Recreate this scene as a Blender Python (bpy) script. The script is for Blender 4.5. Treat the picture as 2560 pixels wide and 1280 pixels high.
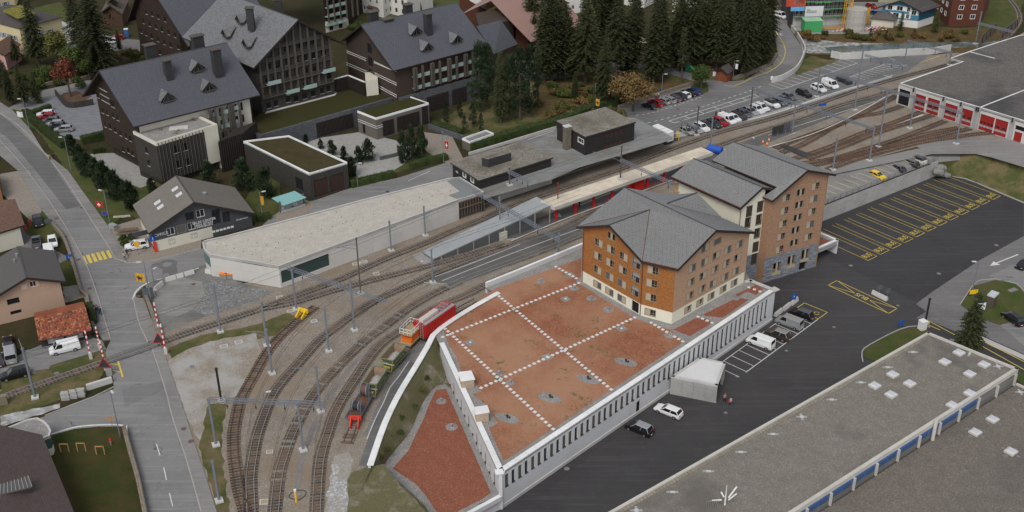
import bpy,bmesh,math,random
from mathutils import Vector,Matrix
from mathutils.geometry import tessellate_polygon
random.seed(7)
S=bpy.context.scene;C=S.collection
for o in list(bpy.data.objects):bpy.data.objects.remove(o)
HC=104.0;F=2811.0;PITCH=math.radians(28.8);ROLL=-0.0084;ZL=-5.0;ZR=1.3
_fw=Vector((0,math.cos(PITCH),-math.sin(PITCH)));_r=Vector((1,0,0));_u=_r.cross(_fw)
CR=math.cos(ROLL)*_r+math.sin(ROLL)*_u;CU=-math.sin(ROLL)*_r+math.cos(ROLL)*_u
cd=bpy.data.cameras.new('camera');cam=bpy.data.objects.new('camera',cd);C.objects.link(cam);S.camera=cam
cd.sensor_width=36;cd.lens=F/2560*36;cd.clip_end=4000;cd.clip_start=1
cam.matrix_world=Matrix(((CR.x,CU.x,-_fw.x,0),(CR.y,CU.y,-_fw.y,0),(CR.z,CU.z,-_fw.z,HC),(0,0,0,1)))
SUN_EL=50;SUN_AZ=200
W=bpy.data.worlds.new('World');S.world=W;W.use_nodes=True
nt=W.node_tree;bg=nt.nodes['Background'];sky=nt.nodes.new('ShaderNodeTexSky');sky.sky_type='NISHITA';sky.sun_disc=False
sky.sun_elevation=math.radians(SUN_EL);sky.sun_rotation=math.radians(SUN_AZ);sky.air_density=1;sky.dust_density=4;sky.altitude=1400
hs=nt.nodes.new('ShaderNodeHueSaturation');hs.inputs['Saturation'].default_value=.28
nt.links.new(sky.outputs[0],hs.inputs['Color']);nt.links.new(hs.outputs[0],bg.inputs[0]);bg.inputs[1].default_value=.1
sd=bpy.data.lights.new('sun','SUN');sd.energy=1.1;sd.angle=math.radians(28);sd.color=(1,.96,.9)
so=bpy.data.objects.new('sun',sd);C.objects.link(so)
az=math.radians(SUN_AZ);el=math.radians(SUN_EL)
sv=Vector((math.sin(az)*math.cos(el),math.cos(az)*math.cos(el),math.sin(el)))
so.rotation_euler=sv.to_track_quat('Z','Y').to_euler();so.location=(0,0,200)
S.view_settings.view_transform='Standard';S.view_settings.look='None';S.view_settings.exposure=0.75;S.view_settings.gamma=1
S.render.resolution_x=1024;S.render.resolution_y=512
def ray(x,y):return(x-1280)*CR-(y-640)*CU+F*_fw
def G(x,y,z=0.0):
 d=ray(x,y);t=(z-HC)/d.z;return Vector((d.x*t,d.y*t,z))
def UP(b,x,y):
 d=ray(x,y);t=(b[0]*d.x+b[1]*d.y)/(d.x*d.x+d.y*d.y);return HC+d.z*t
def OV(A,B,x,y):
 u=Vector((B[0]-A[0],B[1]-A[1])).normalized();n=Vector((-u.y,u.x));d=ray(x,y)
 t=(A[0]*n.x+A[1]*n.y)/(d.x*n.x+d.y*n.y);p=d*t
 return((p.x-A[0])*u.x+(p.y-A[1])*u.y,HC+p.z)
def V2(p):return Vector((p[0],p[1]))
def at(p,z):return Vector((p[0],p[1],z))
MATS={}
def _base(name):
 m=bpy.data.materials.new(name);m.use_nodes=True;n=m.node_tree;b=n.nodes['Principled BSDF'];b.inputs['Specular IOR Level'].default_value=.22;return m,n,b
def _N(n,t,**k):
 x=n.nodes.new(t)
 for a,v in k.items():
  if a in x.inputs:x.inputs[a].default_value=v
  else:setattr(x,a,v)
 return x
def _mix(n,f,a,b):
 m=n.nodes.new('ShaderNodeMix');m.data_type='RGBA'
 for s,v in((0,f),(6,a),(7,b)):
  if isinstance(v,(float,int)):m.inputs[s].default_value=v
  elif isinstance(v,tuple):m.inputs[s].default_value=(*v,1)
  else:n.links.new(v,m.inputs[s])
 return m.outputs[2]
def _ramp(n,f,a,b):
 r=n.nodes.new('ShaderNodeMapRange');r.inputs[1].default_value=a;r.inputs[2].default_value=b;r.clamp=True
 n.links.new(f,r.inputs[0]);return r.outputs[0]
def sc(c,k):return tuple(min(1,max(0,x*k))for x in c)
def _co(n,kind='Object'):return _N(n,'ShaderNodeTexCoord').outputs[kind]
def _noise(n,co,s,d=3,r=.5):
 x=_N(n,'ShaderNodeTexNoise');x.inputs['Scale'].default_value=s;x.inputs['Detail'].default_value=d;x.inputs['Roughness'].default_value=r
 n.links.new(co,x.inputs['Vector']);return x.outputs['Fac']
def _bump(n,b,h,st,dist=.05):
 u=_N(n,'ShaderNodeBump');u.inputs['Strength'].default_value=st;u.inputs['Distance'].default_value=dist
 n.links.new(h,u.inputs['Height']);n.links.new(u.outputs[0],b.inputs['Normal'])
def M(name,col,rough=.8,var=.12,scale=2.,stain=.12,bump=.0,metal=0,coat=0):
 if name in MATS:return MATS[name]
 m,n,b=_base(name);co=_co(n)
 c=_mix(n,_ramp(n,_noise(n,co,scale,4,.6),.3,.7),sc(col,1-var),sc(col,1+var))
 if stain:c=_mix(n,_ramp(n,_noise(n,co,.22,4,.6),.42,.75),c,sc(col,1-2*stain))
 n.links.new(c,b.inputs['Base Color']);b.inputs['Roughness'].default_value=rough;b.inputs['Metallic'].default_value=metal
 if coat:b.inputs['Coat Weight'].default_value=coat
 if bump:_bump(n,b,_noise(n,co,scale*4,3),bump)
 MATS[name]=m;return m
def gravel(name,c1,c2,c3,scale=5.,patch=None,pscale=.12,plo=.5,phi=.68,patch2=None,p2scale=.35,p2lo=.6,p2hi=.7):
 if name in MATS:return MATS[name]
 m,n,b=_base(name);co=_co(n)
 v=_N(n,'ShaderNodeTexVoronoi');v.inputs['Scale'].default_value=scale;n.links.new(co,v.inputs['Vector'])
 s=_N(n,'ShaderNodeSeparateColor');n.links.new(v.outputs['Color'],s.inputs[0])
 c=_mix(n,s.outputs[0],c1,c2);c=_mix(n,_ramp(n,s.outputs[1],.75,.95),c,c3)
 c=_mix(n,_ramp(n,_noise(n,co,.5,5,.65),.35,.75),c,_mix(n,.5,c,sc(c1,.75)))
 if patch:c=_mix(n,_ramp(n,_noise(n,co,pscale,5,.6),plo,phi),c,_mix(n,.25,patch,c))
 if patch2:c=_mix(n,_ramp(n,_noise(n,co,p2scale,6,.75),p2lo,p2hi),c,patch2)
 n.links.new(c,b.inputs['Base Color']);b.inputs['Roughness'].default_value=.95
 _bump(n,b,v.outputs['Distance'],.5,.06);MATS[name]=m;return m
def asphalt(name,col,patch=None,cracks=0.,plo=.45,phi=.7,ps=.07,rough=.85):
 if name in MATS:return MATS[name]
 m,n,b=_base(name);co=_co(n)
 c=_mix(n,_noise(n,co,9,2),sc(col,.8),sc(col,1.2))
 c=_mix(n,_ramp(n,_noise(n,co,ps,6,.65),plo,phi),c,patch or sc(col,.72))
 c=_mix(n,_ramp(n,_noise(n,co,.9,5,.7),.55,.8),c,sc(col,1.3))
 mp=_N(n,'ShaderNodeMapping');mp.inputs['Rotation'].default_value=(0,0,-.62);mp.inputs['Scale'].default_value=(.05,1.1,1);n.links.new(co,mp.inputs['Vector']);c=_mix(n,_ramp(n,_noise(n,mp.outputs[0],1,4,.7),.5,.75),c,sc(col,1.35))
 if cracks:
  w=_N(n,'ShaderNodeTexNoise');w.inputs['Scale'].default_value=.6;n.links.new(co,w.inputs['Vector'])
  ad=_N(n,'ShaderNodeVectorMath',operation='MULTIPLY_ADD');ad.inputs[1].default_value=(3,3,0);n.links.new(w.outputs['Color'],ad.inputs[0]);n.links.new(co,ad.inputs[2])
  v=_N(n,'ShaderNodeTexVoronoi',feature='DISTANCE_TO_EDGE');v.inputs['Scale'].default_value=.09;n.links.new(ad.outputs[0],v.inputs['Vector'])
  f=_ramp(n,v.outputs['Distance'],.0045,.001)
  g=_N(n,'ShaderNodeMath',operation='MULTIPLY');n.links.new(f,g.inputs[0]);n.links.new(_ramp(n,_noise(n,co,.12,3),.45,.6),g.inputs[1])
  c=_mix(n,g.outputs[0],c,sc(col,.45))
 n.links.new(c,b.inputs['Base Color']);b.inputs['Roughness'].default_value=rough
 _bump(n,b,_noise(n,co,14,2),.25,.02);MATS[name]=m;return m
def brick(name,c1,c2,mortar,bw,bh,ms=.02,rough=.75,off=.5,noise=.12,bump=.35,spec=.3,stain=None,blend=None,nsc=1.2):
 if name in MATS:return MATS[name]
 m,n,b=_base(name);co=_co(n,'UV')
 t=_N(n,'ShaderNodeTexBrick',offset=off);n.links.new(co,t.inputs['Vector'])
 t.inputs['Color1'].default_value=(*c1,1);t.inputs['Color2'].default_value=(*c2,1);t.inputs['Mortar'].default_value=(*mortar,1)
 t.inputs['Scale'].default_value=1;t.inputs['Mortar Size'].default_value=ms;t.inputs['Brick Width'].default_value=bw;t.inputs['Row Height'].default_value=bh
 t.inputs['Bias'].default_value=0
 c=t.outputs['Color'];ob=_co(n)
 c=_mix(n,_ramp(n,_noise(n,ob,nsc,5,.7),.3,.8),c,_mix(n,1-noise*2,sc(c1,.6),c))
 if stain:c=_mix(n,_ramp(n,_noise(n,ob,.5,6,.75),.52,.66),c,stain)
 if blend:
  A,B,cc=blend
  tc=_co(n,'Object');sp=_N(n,'ShaderNodeVectorMath',operation='DOT_PRODUCT');sp.inputs[1].default_value=A;n.links.new(tc,sp.inputs[0])
  c=_mix(n,_ramp(n,sp.outputs['Value'],B[0],B[1]),c,cc)
 n.links.new(c,b.inputs['Base Color']);b.inputs['Roughness'].default_value=rough;b.inputs['Specular IOR Level'].default_value=spec
 _bump(n,b,t.outputs['Fac'],-bump,.03);MATS[name]=m;return m
def grass(name,c1,c2,c3,scale=6,ps=.25,lo=.4,hi=.65):
 if name in MATS:return MATS[name]
 m,n,b=_base(name);co=_co(n)
 c=_mix(n,_ramp(n,_noise(n,co,scale,5,.8),.3,.7),c1,c2)
 c=_mix(n,_ramp(n,_noise(n,co,ps,6,.7),lo,hi),c,c3)
 n.links.new(c,b.inputs['Base Color']);b.inputs['Roughness'].default_value=1;b.inputs['Specular IOR Level'].default_value=.1
 _bump(n,b,_noise(n,co,scale*1.5,4,.8),.8,.15);MATS[name]=m;return m
def glass(name,col,rough=.08):
 if name in MATS:return MATS[name]
 m,n,b=_base(name);b.inputs['Base Color'].default_value=(*col,1);b.inputs['Roughness'].default_value=rough;b.inputs['Specular IOR Level'].default_value=.8
 MATS[name]=m;return m
def stripes(name,c1,c2,period,frac=.5,axis=0,rough=.6,coord='UV',soft=.03,var=.1):
 if name in MATS:return MATS[name]
 m,n,b=_base(name);co=_co(n,coord);s=_N(n,'ShaderNodeSeparateXYZ');n.links.new(co,s.inputs[0])
 d=_N(n,'ShaderNodeMath',operation='DIVIDE');n.links.new(s.outputs[axis],d.inputs[0]);d.inputs[1].default_value=period
 f=_N(n,'ShaderNodeMath',operation='FRACT');n.links.new(d.outputs[0],f.inputs[0])
 k=_ramp(n,f.outputs[0],frac-soft,frac+soft)
 c=_mix(n,k,c1,c2);ob=_co(n);c=_mix(n,_ramp(n,_noise(n,ob,1.5,5,.7),.35,.75),c,_mix(n,1-var*3,sc(c1,.5),c))
 n.links.new(c,b.inputs['Base Color']);b.inputs['Roughness'].default_value=rough
 _bump(n,b,k,.3,.03);MATS[name]=m;return m
WL={}
def tag(o,label=None,cat=None,group=None,kind=None):
 if label:o['label']=label
 if cat:o['category']=cat
 if group:o['group']=group
 if kind:o['kind']=kind
 return o
def thing(name,label,cat,loc=(0,0,0),group=None):
 o=bpy.data.objects.new(name,None);o.empty_display_size=.2;C.objects.link(o);o.location=loc;WL[o]=Vector(loc);return tag(o,label,cat,group)
class MB:
 def __init__(s):s.v=[];s.f=[];s.m=[];s.uv=[]
 def face(s,pts,mi=0,uv=None):
  i=len(s.v);s.v+=[Vector(p)for p in pts];s.f.append(tuple(range(i,i+len(pts))));s.m.append(mi);s.uv.append(uv)
 def idx(s,vs,fs,mi=0):
  i=len(s.v);s.v+=[Vector(p)for p in vs]
  for f in fs:s.f.append(tuple(i+k for k in f));s.m.append(mi);s.uv.append(None)
 def box(s,c,d,rz=0,mi=0):
  x,y,z=d[0]/2,d[1]/2,d[2]/2;ca,sa=math.cos(rz),math.sin(rz)
  vs=[]
  for sz in(-z,z):
   for sx,sy in((-x,-y),(x,-y),(x,y),(-x,y)):vs.append((c[0]+sx*ca-sy*sa,c[1]+sx*sa+sy*ca,c[2]+sz))
  s.idx(vs,[(3,2,1,0),(4,5,6,7),(0,1,5,4),(1,2,6,5),(2,3,7,6),(3,0,4,7)],mi)
 def prism(s,pts,z0,z1,mi=0,mtop=None,cap=True):
  n=len(pts);a=sum(pts[i][0]*pts[(i+1)%n][1]-pts[(i+1)%n][0]*pts[i][1]for i in range(n))
  if a<0:pts=list(reversed(pts))
  f0=(lambda i:z0)if not isinstance(z0,(list,tuple))else(lambda i:z0[i])
  L=0
  for i in range(n):
   p,q=pts[i],pts[(i+1)%n];d=math.hypot(q[0]-p[0],q[1]-p[1])
   s.face([(p[0],p[1],z0),(q[0],q[1],z0),(q[0],q[1],z1),(p[0],p[1],z1)],mi,[(L,z0),(L+d,z0),(L+d,z1),(L,z1)]);L+=d
  if cap:
   mt=mi if mtop is None else mtop
   for t in tessellate_polygon([[Vector((p[0],p[1],0))for p in pts]]):
    tri=[pts[k]for k in t]
    ar=(tri[1][0]-tri[0][0])*(tri[2][1]-tri[0][1])-(tri[2][0]-tri[0][0])*(tri[1][1]-tri[0][1])
    if ar<0:tri=[tri[0],tri[2],tri[1]]
    s.face([(p[0],p[1],z1)for p in tri],mt,[(p[0],p[1])for p in tri])
    s.face([(p[0],p[1],z0)for p in reversed(tri)],mi,[(p[0],p[1])for p in tri])
 def bar(s,a,b,w,h=None,mi=0,up=Vector((0,0,1))):
  a=Vector(a);b=Vector(b);h=h or w;d=(b-a)
  if d.length<1e-5:return
  d.normalize();x=d.cross(up)
  if x.length<1e-3:x=d.cross(Vector((0,1,0)))
  x.normalize();y=x.cross(d);x*=w/2;y*=h/2
  vs=[a-x-y,a+x-y,a+x+y,a-x+y,b-x-y,b+x-y,b+x+y,b-x+y]
  s.idx(vs,[(0,1,2,3),(7,6,5,4),(0,4,5,1),(1,5,6,2),(2,6,7,3),(3,7,4,0)],mi)
 def cyl(s,a,b,r0,r1=None,n=8,mi=0,caps=True):
  a=Vector(a);b=Vector(b);r1=r0 if r1 is None else r1;d=(b-a).normalized()
  x=d.cross(Vector((0,0,1)))
  if x.length<1e-3:x=Vector((1,0,0))
  x.normalize();y=d.cross(x)
  vs=[a+(x*math.cos(t)+y*math.sin(t))*r0 for t in[i*2*math.pi/n for i in range(n)]]+[b+(x*math.cos(t)+y*math.sin(t))*r1 for t in[i*2*math.pi/n for i in range(n)]]
  fs=[(i,(i+1)%n,n+(i+1)%n,n+i)for i in range(n)]
  if caps:fs+=[tuple(range(n-1,-1,-1)),tuple(range(n,2*n))]
  s.idx(vs,fs,mi)
 def slab(s,pts,th,mi=0,ms=None,uvo=None):
  ms=mi if ms is None else ms;P=[Vector(p)for p in pts];n=len(P)
  N=Vector((0,0,0))
  for i in range(n):
   a,b=P[i],P[(i+1)%n];N+=Vector(((a.y-b.y)*(a.z+b.z),(a.z-b.z)*(a.x+b.x),(a.x-b.x)*(a.y+b.y)))
  if N.z<0:P.reverse();N=-N
  N.normalize();h=Vector((0,0,1)).cross(N)
  h=Vector((1,0,0))if h.length<.02 else h.normalized()
  sl=N.cross(h).normalized()
  uv=[(p.dot(h),p.dot(sl))for p in P]
  tr=tessellate_polygon([[Vector((u,v,0))for u,v in uv]])
  dn=Vector((0,0,-th))
  for t in tr:
   a,b,c=[uv[k]for k in t];ar=(b[0]-a[0])*(c[1]-a[1])-(c[0]-a[0])*(b[1]-a[1])
   t=t if ar>0 else(t[0],t[2],t[1])
   s.face([P[k]for k in t],mi,[uv[k]for k in t]);s.face([P[k]+dn for k in reversed(t)],ms)
  for i in range(n):
   a,b=P[i],P[(i+1)%n];s.face([a+dn,b+dn,b,a],ms)
 def mesh(s,name,mats,off=Vector((0,0,0)),merge=False,smooth=False):
  me=bpy.data.meshes.new(name);me.from_pydata([v-off for v in s.v],[],s.f)
  for m in(mats if isinstance(mats,(list,tuple))else[mats]):me.materials.append(m)
  me.polygons.foreach_set('material_index',s.m)
  ul=me.uv_layers.new(name='UVMap');flat=[]
  for f,u in zip(s.f,s.uv):
   if u:
    for q in u:flat+=[q[0],q[1]]
   else:
    a,b,c=s.v[f[0]],s.v[f[1]],s.v[f[2]];N=(b-a).cross(c-a)
    for k in f:
     p=s.v[k]
     if abs(N.z)>=abs(N.x)and abs(N.z)>=abs(N.y):flat+=[p.x,p.y]
     elif abs(N.x)>abs(N.y):flat+=[p.y,p.z]
     else:flat+=[p.x,p.z]
  ul.data.foreach_set('uv',flat)
  if merge:
   bm=bmesh.new();bm.from_mesh(me);bmesh.ops.remove_doubles(bm,verts=bm.verts,dist=1e-4);bm.to_mesh(me);bm.free()
  if smooth:me.polygons.foreach_set('use_smooth',[True]*len(me.polygons))
  me.update();return me
 def build(s,name,mats,parent=None,merge=False,smooth=False,loc=None,**k):
  off=WL.get(parent,Vector((0,0,0)))if parent else(Vector(loc)if loc is not None else Vector((0,0,0)))
  o=bpy.data.objects.new(name,s.mesh(name,mats,off,merge,smooth));C.objects.link(o)
  if parent:o.parent=parent;WL[o]=WL.get(parent,Vector((0,0,0)))
  else:
   WL[o]=off
   if loc is not None:o.location=loc
  return tag(o,**k)
def inst(name,me,parent,loc=(0,0,0),rz=0,mats=None,**k):
 o=bpy.data.objects.new(name,me);C.objects.link(o)
 if parent:o.parent=parent
 o.location=loc;o.rotation_euler=(0,0,rz)
 if mats:
  for i,m in enumerate(mats):
   if m:o.material_slots[i].link='OBJECT';o.material_slots[i].material=m
 return tag(o,**k)
def children(o):return KIDS.get(o,[])
KIDS={}
def copy_tree(o,loc,rz=0,parent=None,label=None,mats=None,scale=None,group=None):
 c=o.copy();C.objects.link(c)
 if parent:c.parent=parent
 else:
  c.location=loc;c.rotation_euler=(0,0,rz)
  if label:c['label']=label
  if group:c['group']=group
  if scale:c.scale=scale if isinstance(scale,(tuple,list))else(scale,)*3
 if mats and o.type=='MESH':
  for i,sl in enumerate(c.material_slots):
   if sl.material and sl.material.name in mats:
    sl.link='OBJECT';sl.material=mats[o.material_slots[i].material.name]
 for ch in list(o.children):copy_tree(ch,None,parent=c,mats=mats)
 return c
def area2(p):return sum(p[i][0]*p[(i+1)%len(p)][1]-p[(i+1)%len(p)][0]*p[i][1]for i in range(len(p)))
def sheet(name,pts,mat,holes=(),kind='structure',parent=None,**k):
 loops=[[Vector(p)for p in pts]]+[[Vector(p)for p in h]for h in holes];flat=[v for l in loops for v in l]
 b=MB()
 for t in tessellate_polygon([[Vector((p.x,p.y,0))for p in l]for l in loops]):
  T=[flat[i]for i in t]
  if(T[1].x-T[0].x)*(T[2].y-T[0].y)-(T[2].x-T[0].x)*(T[1].y-T[0].y)<0:T=[T[0],T[2],T[1]]
  b.face(T,0,[(p.x,p.y)for p in T])
 return b.build(name,mat,parent,kind=kind,**k)
_gc=[0]
def ground(name,px,z,mat,**k):
 _gc[0]+=1;z+=_gc[0]*.0004;P=[G(x,y,z)for x,y in px]
 if any(w in name for w in('grass','gravel','lawn','bank','floor','undergrowth','garden','verge','stream','shingle','river')):
  rn=random.Random(_gc[0]);Q=[]
  for i,p in enumerate(P):
   q=P[(i+1)%len(P)];n=int(min(60,(q-p).length/1.1));Q.append(p);d=(q-p).normalized()if n else p;j=.28 if name!='lawn' else .08
   Q+=[p.lerp(q,k/n)+Vector((-d.y,d.x,0))*rn.uniform(-j,j)for k in range(1,n)]
  P=Q
 return sheet(name,P,mat,**k)
def cmr(P,step=1.0):
 P=[Vector(p)for p in P];Q=[P[0]*2-P[1]]+P+[P[-1]*2-P[-2]];out=[]
 for i in range(1,len(Q)-2):
  a,b,c,d=Q[i-1:i+3];n=max(1,int((c-b).length/step))
  for k in range(n):
   t=k/n;out.append(.5*((2*b)+(c-a)*t+(2*a-5*b+4*c-d)*t*t+(3*b-a-3*c+d)*t**3))
 out.append(P[-1]);return out
def offset(P,d):
 out=[]
 for i in range(len(P)):
  a=P[max(0,i-1)];b=P[min(len(P)-1,i+1)];t=(b-a);t.z=0
  if t.length<1e-6:t=Vector((1,0,0))
  t.normalize();out.append(P[i]+Vector((-t.y,t.x,0))*d)
 return out
def strip(name,P,w,mat,z=None,off=0,kind='structure',parent=None,**k):
 A=offset(P,off-w/2);B=offset(P,off+w/2);b=MB();L=0
 for i in range(len(P)-1):
  q=[A[i],A[i+1],B[i+1],B[i]]
  if z is not None:q=[at(p,z)for p in q]
  d=(P[i+1]-P[i]).length
  b.face(q,0,[(L,0),(L+d,0),(L+d,w),(L,w)]);L+=d
 return b.build(name,mat,parent,kind=kind,**k)
def rsm(P,step):
 out=[P[0].copy()];acc=0
 for i in range(len(P)-1):
  a,b=P[i],P[i+1];L=(b-a).length;t=step-acc
  while t<=L:out.append(a.lerp(b,t/L));t+=step
  acc=L-(t-step)
 return out
def wst(b,P,w,z0,z1,mi=0,off=0,mtop=None):
 A=offset(P,off-w/2);B=offset(P,off+w/2);n=len(P)
 f=lambda z,i:z[i]if isinstance(z,(list,tuple))else z
 L=0;mt=mi if mtop is None else mtop
 for i in range(n-1):
  d=(P[i+1]-P[i]).length
  a0,a1,b0,b1=A[i],A[i+1],B[i],B[i+1]
  b.face([at(a0,f(z0,i)),at(a1,f(z0,i+1)),at(a1,f(z1,i+1)),at(a0,f(z1,i))],mi,[(L,f(z0,i)),(L+d,f(z0,i+1)),(L+d,f(z1,i+1)),(L,f(z1,i))])
  b.face([at(b1,f(z0,i+1)),at(b0,f(z0,i)),at(b0,f(z1,i)),at(b1,f(z1,i+1))],mi,[(L+d,f(z0,i+1)),(L,f(z0,i)),(L,f(z1,i)),(L+d,f(z1,i+1))])
  b.face([at(a0,f(z1,i)),at(a1,f(z1,i+1)),at(b1,f(z1,i+1)),at(b0,f(z1,i))],mt,[(L,0),(L+d,0),(L+d,w),(L,w)]);L+=d
 for i,s in((0,1),(n-1,-1)):
  q=[at(A[i],f(z0,i)),at(A[i],f(z1,i)),at(B[i],f(z1,i)),at(B[i],f(z0,i))]
  b.face(q if s>0 else list(reversed(q)),mi)
WIN={}
def winmesh(key,w,h,d):
 style=key
 fr=MB();parts=[];t=.07
 def rim(b,w,h,t,y0,y1,mi=0):
  yc=(y0+y1)/2;dy=y1-y0
  b.box((0,yc,h/2+t/2-.001),(w+2*t,dy,t),mi=mi);b.box((0,yc,-h/2-t/2+.001),(w+2*t,dy,t),mi=mi)
  b.box((-w/2-t/2+.001,yc,0),(t,dy,h-.01),mi=mi);b.box((w/2+t/2-.001,yc,0),(t,dy,h-.01),mi=mi)
 def pane(x0,x1,z0,z1,y,name='pane',mat=None):
  b=MB();b.box(((x0+x1)/2,y,(z0+z1)/2),(x1-x0,.03,z1-z0));parts.append((name,b,mat or MT['glass']))
 if style in('shutL','shutR','louL','louR'):
  rim(fr,w,h,.09,-.06,.1);fm=MT['beige_frame'];s=-1 if style[-1]=='L' else 1;k=.5
  x0,x1=(-w/2,w/2-w*k)if s<0 else(-w/2+w*k,w/2);pane(x0+.01,x1,-h/2+.01,h/2-.01,.02,'shutter',MT['beige_panel'])
  g0,g1=(x1,w/2)if s<0 else(-w/2,x0)
  if style[:3]=='lou':pane(g0+.02,g1-.02,-h/2+.02,h/2-.02,.06,'blind',MT['blind'])
  else:
   pane(g0,g1,-h/2,h/2,d-.02)
   gm=(g0+g1)/2;fr.box((gm,d-.06,0),(.07,.06,h))
   fr.box((gm,d-.06,-h/2+.4),(g1-g0,.05,.05))
 elif style=='double':
  rim(fr,w,h,.09,-.06,.1);fm=MT['beige_frame']
  pane(-w/2,-w*.12,-h/2,h/2,d-.02);pane(w*.12,w/2,-h/2,h/2,d-.02);pane(-w*.12,w*.12,-h/2,h/2,.03,'mullion_panel',MT['beige_panel'])
 elif style=='blind':
  rim(fr,w,h,.09,-.06,.1);fm=MT['beige_frame'];pane(-w/2+.01,w/2-.01,-h/2+.01,h/2-.01,.06,'blind',MT['blind'])
 elif style=='loggia':
  rim(fr,w,h,.1,-.06,.12);fm=MT['beige_frame'];pane(-w/2,w/2,-h/2,h/2,d-.02,'back_wall',MT['loggia_wall'])
  b=MB();b.bar((-w/2,.05,-h/2+.9),(w/2,.05,-h/2+.9),.06)
  for i in range(5):b.bar((-w/2+w*i/4,.05,-h/2),(-w/2+w*i/4,.05,-h/2+.9),.04)
  parts.append(('railing',b,MT['dark_metal']));b=MB();b.box((w*.15,d*.6,-h/2+.5),(w*.35,.3,.9));parts.append(('door_pane',b,MT['glass']))
 elif style=='tallblind':
  rim(fr,w,h,.09,-.05,.1);fm=MT['brown_frame'];pane(-w/2+.01,w/2-.01,-h/2+.01,h/2-.01,.08,'blind',MT['blind_dark'])
 elif style=='tallglass':
  rim(fr,w,h,.09,-.05,.1);fm=MT['brown_frame'];pane(-w/2,w/2,-h/2,h/2,d-.02);fr.box((0,d-.06,0),(.07,.05,h));fr.box((0,.02,-h/2+.9),(w,.04,.06))
  for i in range(6):fr.box((-w/2+w*(i+.5)/6,.02,-h/2+.45),(.03,.03,.9))
 elif style=='slot':
  fr.box((0,.05,-h/2+.04),(w,.3,.05));fm=MT['dark_metal'];pane(-w/2,w/2,-h/2,h/2,d-.02,'pane',MT['glass_grey'])
  fr.box((0,d-.06,h*.12),(w,.04,.05))
 elif style=='slotb':
  fr.box((0,.05,-h/2+.04),(w,.3,.05));fm=MT['dark_metal'];pane(-w/2,w/2,-h/2,h/2,d-.1,'blind',MT['blind_slat'])
 elif style=='white':
  rim(fr,w-.16,h-.16,.08,d-.12,d-.03);fm=MT['white_paint'];pane(-w/2,w/2,-h/2,h/2,d-.02);fr.box((0,d-.08,0),(.06,.06,h-.1))
 elif style=='whitebox':
  rim(fr,w,h,.12,-.06,.1);fm=MT['white_paint'];pane(-w/2,w/2,-h/2,h/2,d-.02);fr.box((0,d-.08,0),(.06,.06,h-.1))
 elif style=='redblind':
  rim(fr,w-.1,h-.1,.05,d-.1,d-.03);fm=MT['dark_wood2'];pane(-w/2,w/2,-h/2,h/2,d-.03,'blind',MT['red_blind'])
 elif style=='shutters':
  rim(fr,w,h,.07,-.04,.06);fm=MT['white_paint'];pane(-w/2,w/2,-h/2,h/2,d-.02);fr.box((0,d-.07,0),(.06,.05,h))
  for s in(-1,1):
   b=MB();b.box((s*(w/2+.07+w*.27),-.05,0),(w*.5,.05,h+.1));parts.append(('shutter',b,MT['white_paint']))
 elif style=='blueshut':
  rim(fr,w,h,.07,-.04,.06);fm=MT['white_paint'];pane(-w/2,w/2,-h/2,h/2,d-.02);fr.box((0,d-.07,0),(.06,.05,h))
  for s in(-1,1):
   b=MB();b.box((s*(w/2+.07+w*.27),-.05,0),(w*.5,.05,h+.1));parts.append(('shutter',b,MT['blue_shutter']))
 elif style=='hotel':
  fm=MT['dark_wood2'];rim(fr,w-.08,h-.08,.05,d-.12,d-.02);pane(-w/2,w/2,-h/2,h/2,d-.02)
  b=MB();b.box((0,-.03,-h/2-.04),(w+.1,.14,.07));parts.append(('sill',b,MT['sill_grey']))
 elif style=='hotelbal':
  fm=MT['dark_wood2'];rim(fr,w-.08,h-.08,.06,d-.12,d-.02);pane(-w/2,w/2,-h/2,h/2,d-.02)
  b=MB();b.box((0,-.35,-h/2-.02),(w+.9,.8,.08));parts.append(('balcony',b,MT['pale_glass']))
 elif style=='big':
  fm=MT['dark_metal'];rim(fr,w-.1,h-.1,.06,d-.12,d-.02);pane(-w/2,w/2,-h/2,h/2,d-.02)
  n=max(2,int(w/1.1))
  for i in range(1,n):fr.box((-w/2+w*i/n,d-.07,0),(.06,.06,h))
 elif style=='green':
  fm=MT['dark_metal'];pane(-w/2,w/2,-h/2,h/2,d-.1,'pane',glass('hall_green_glass',(.035,.075,.07),.12))
  for i in range(26):fr.box((-w/2+w*i/26+.1,d-.16,0),(.05,.05,h))
 elif style=='doorbig':
  fm=MT['dark_metal'];rim(fr,w-.1,h-.1,.06,d-.12,d-.02);pane(-w/2,w/2,-h/2,h/2,d-.02,'door_leaf',MT['brown_door']);fr.box((0,d-.05,0),(.12,.06,h))
 elif style=='dark':
  fm=MT['dark_metal'];rim(fr,w-.1,h-.1,.05,d-.1,d-.02);pane(-w/2,w/2,-h/2,h/2,d-.02,'dark_opening',MT['void'])
 elif style=='board':
  fm=MT['beige_frame'];rim(fr,w-.1,h-.1,.05,0,.06);pane(-w/2,w/2,-h/2,h/2,.05,'notice_board',MT['boardmix'])
 else:
  fm=MT['brown_frame'];rim(fr,w-.1,h-.1,.05,d-.1,d-.02);pane(-w/2,w/2,-h/2,h/2,d-.02)
 me=fr.mesh('window_frame',fm);return me,[(nm,b.mesh(nm,mt))for nm,b,mt in parts]
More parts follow.
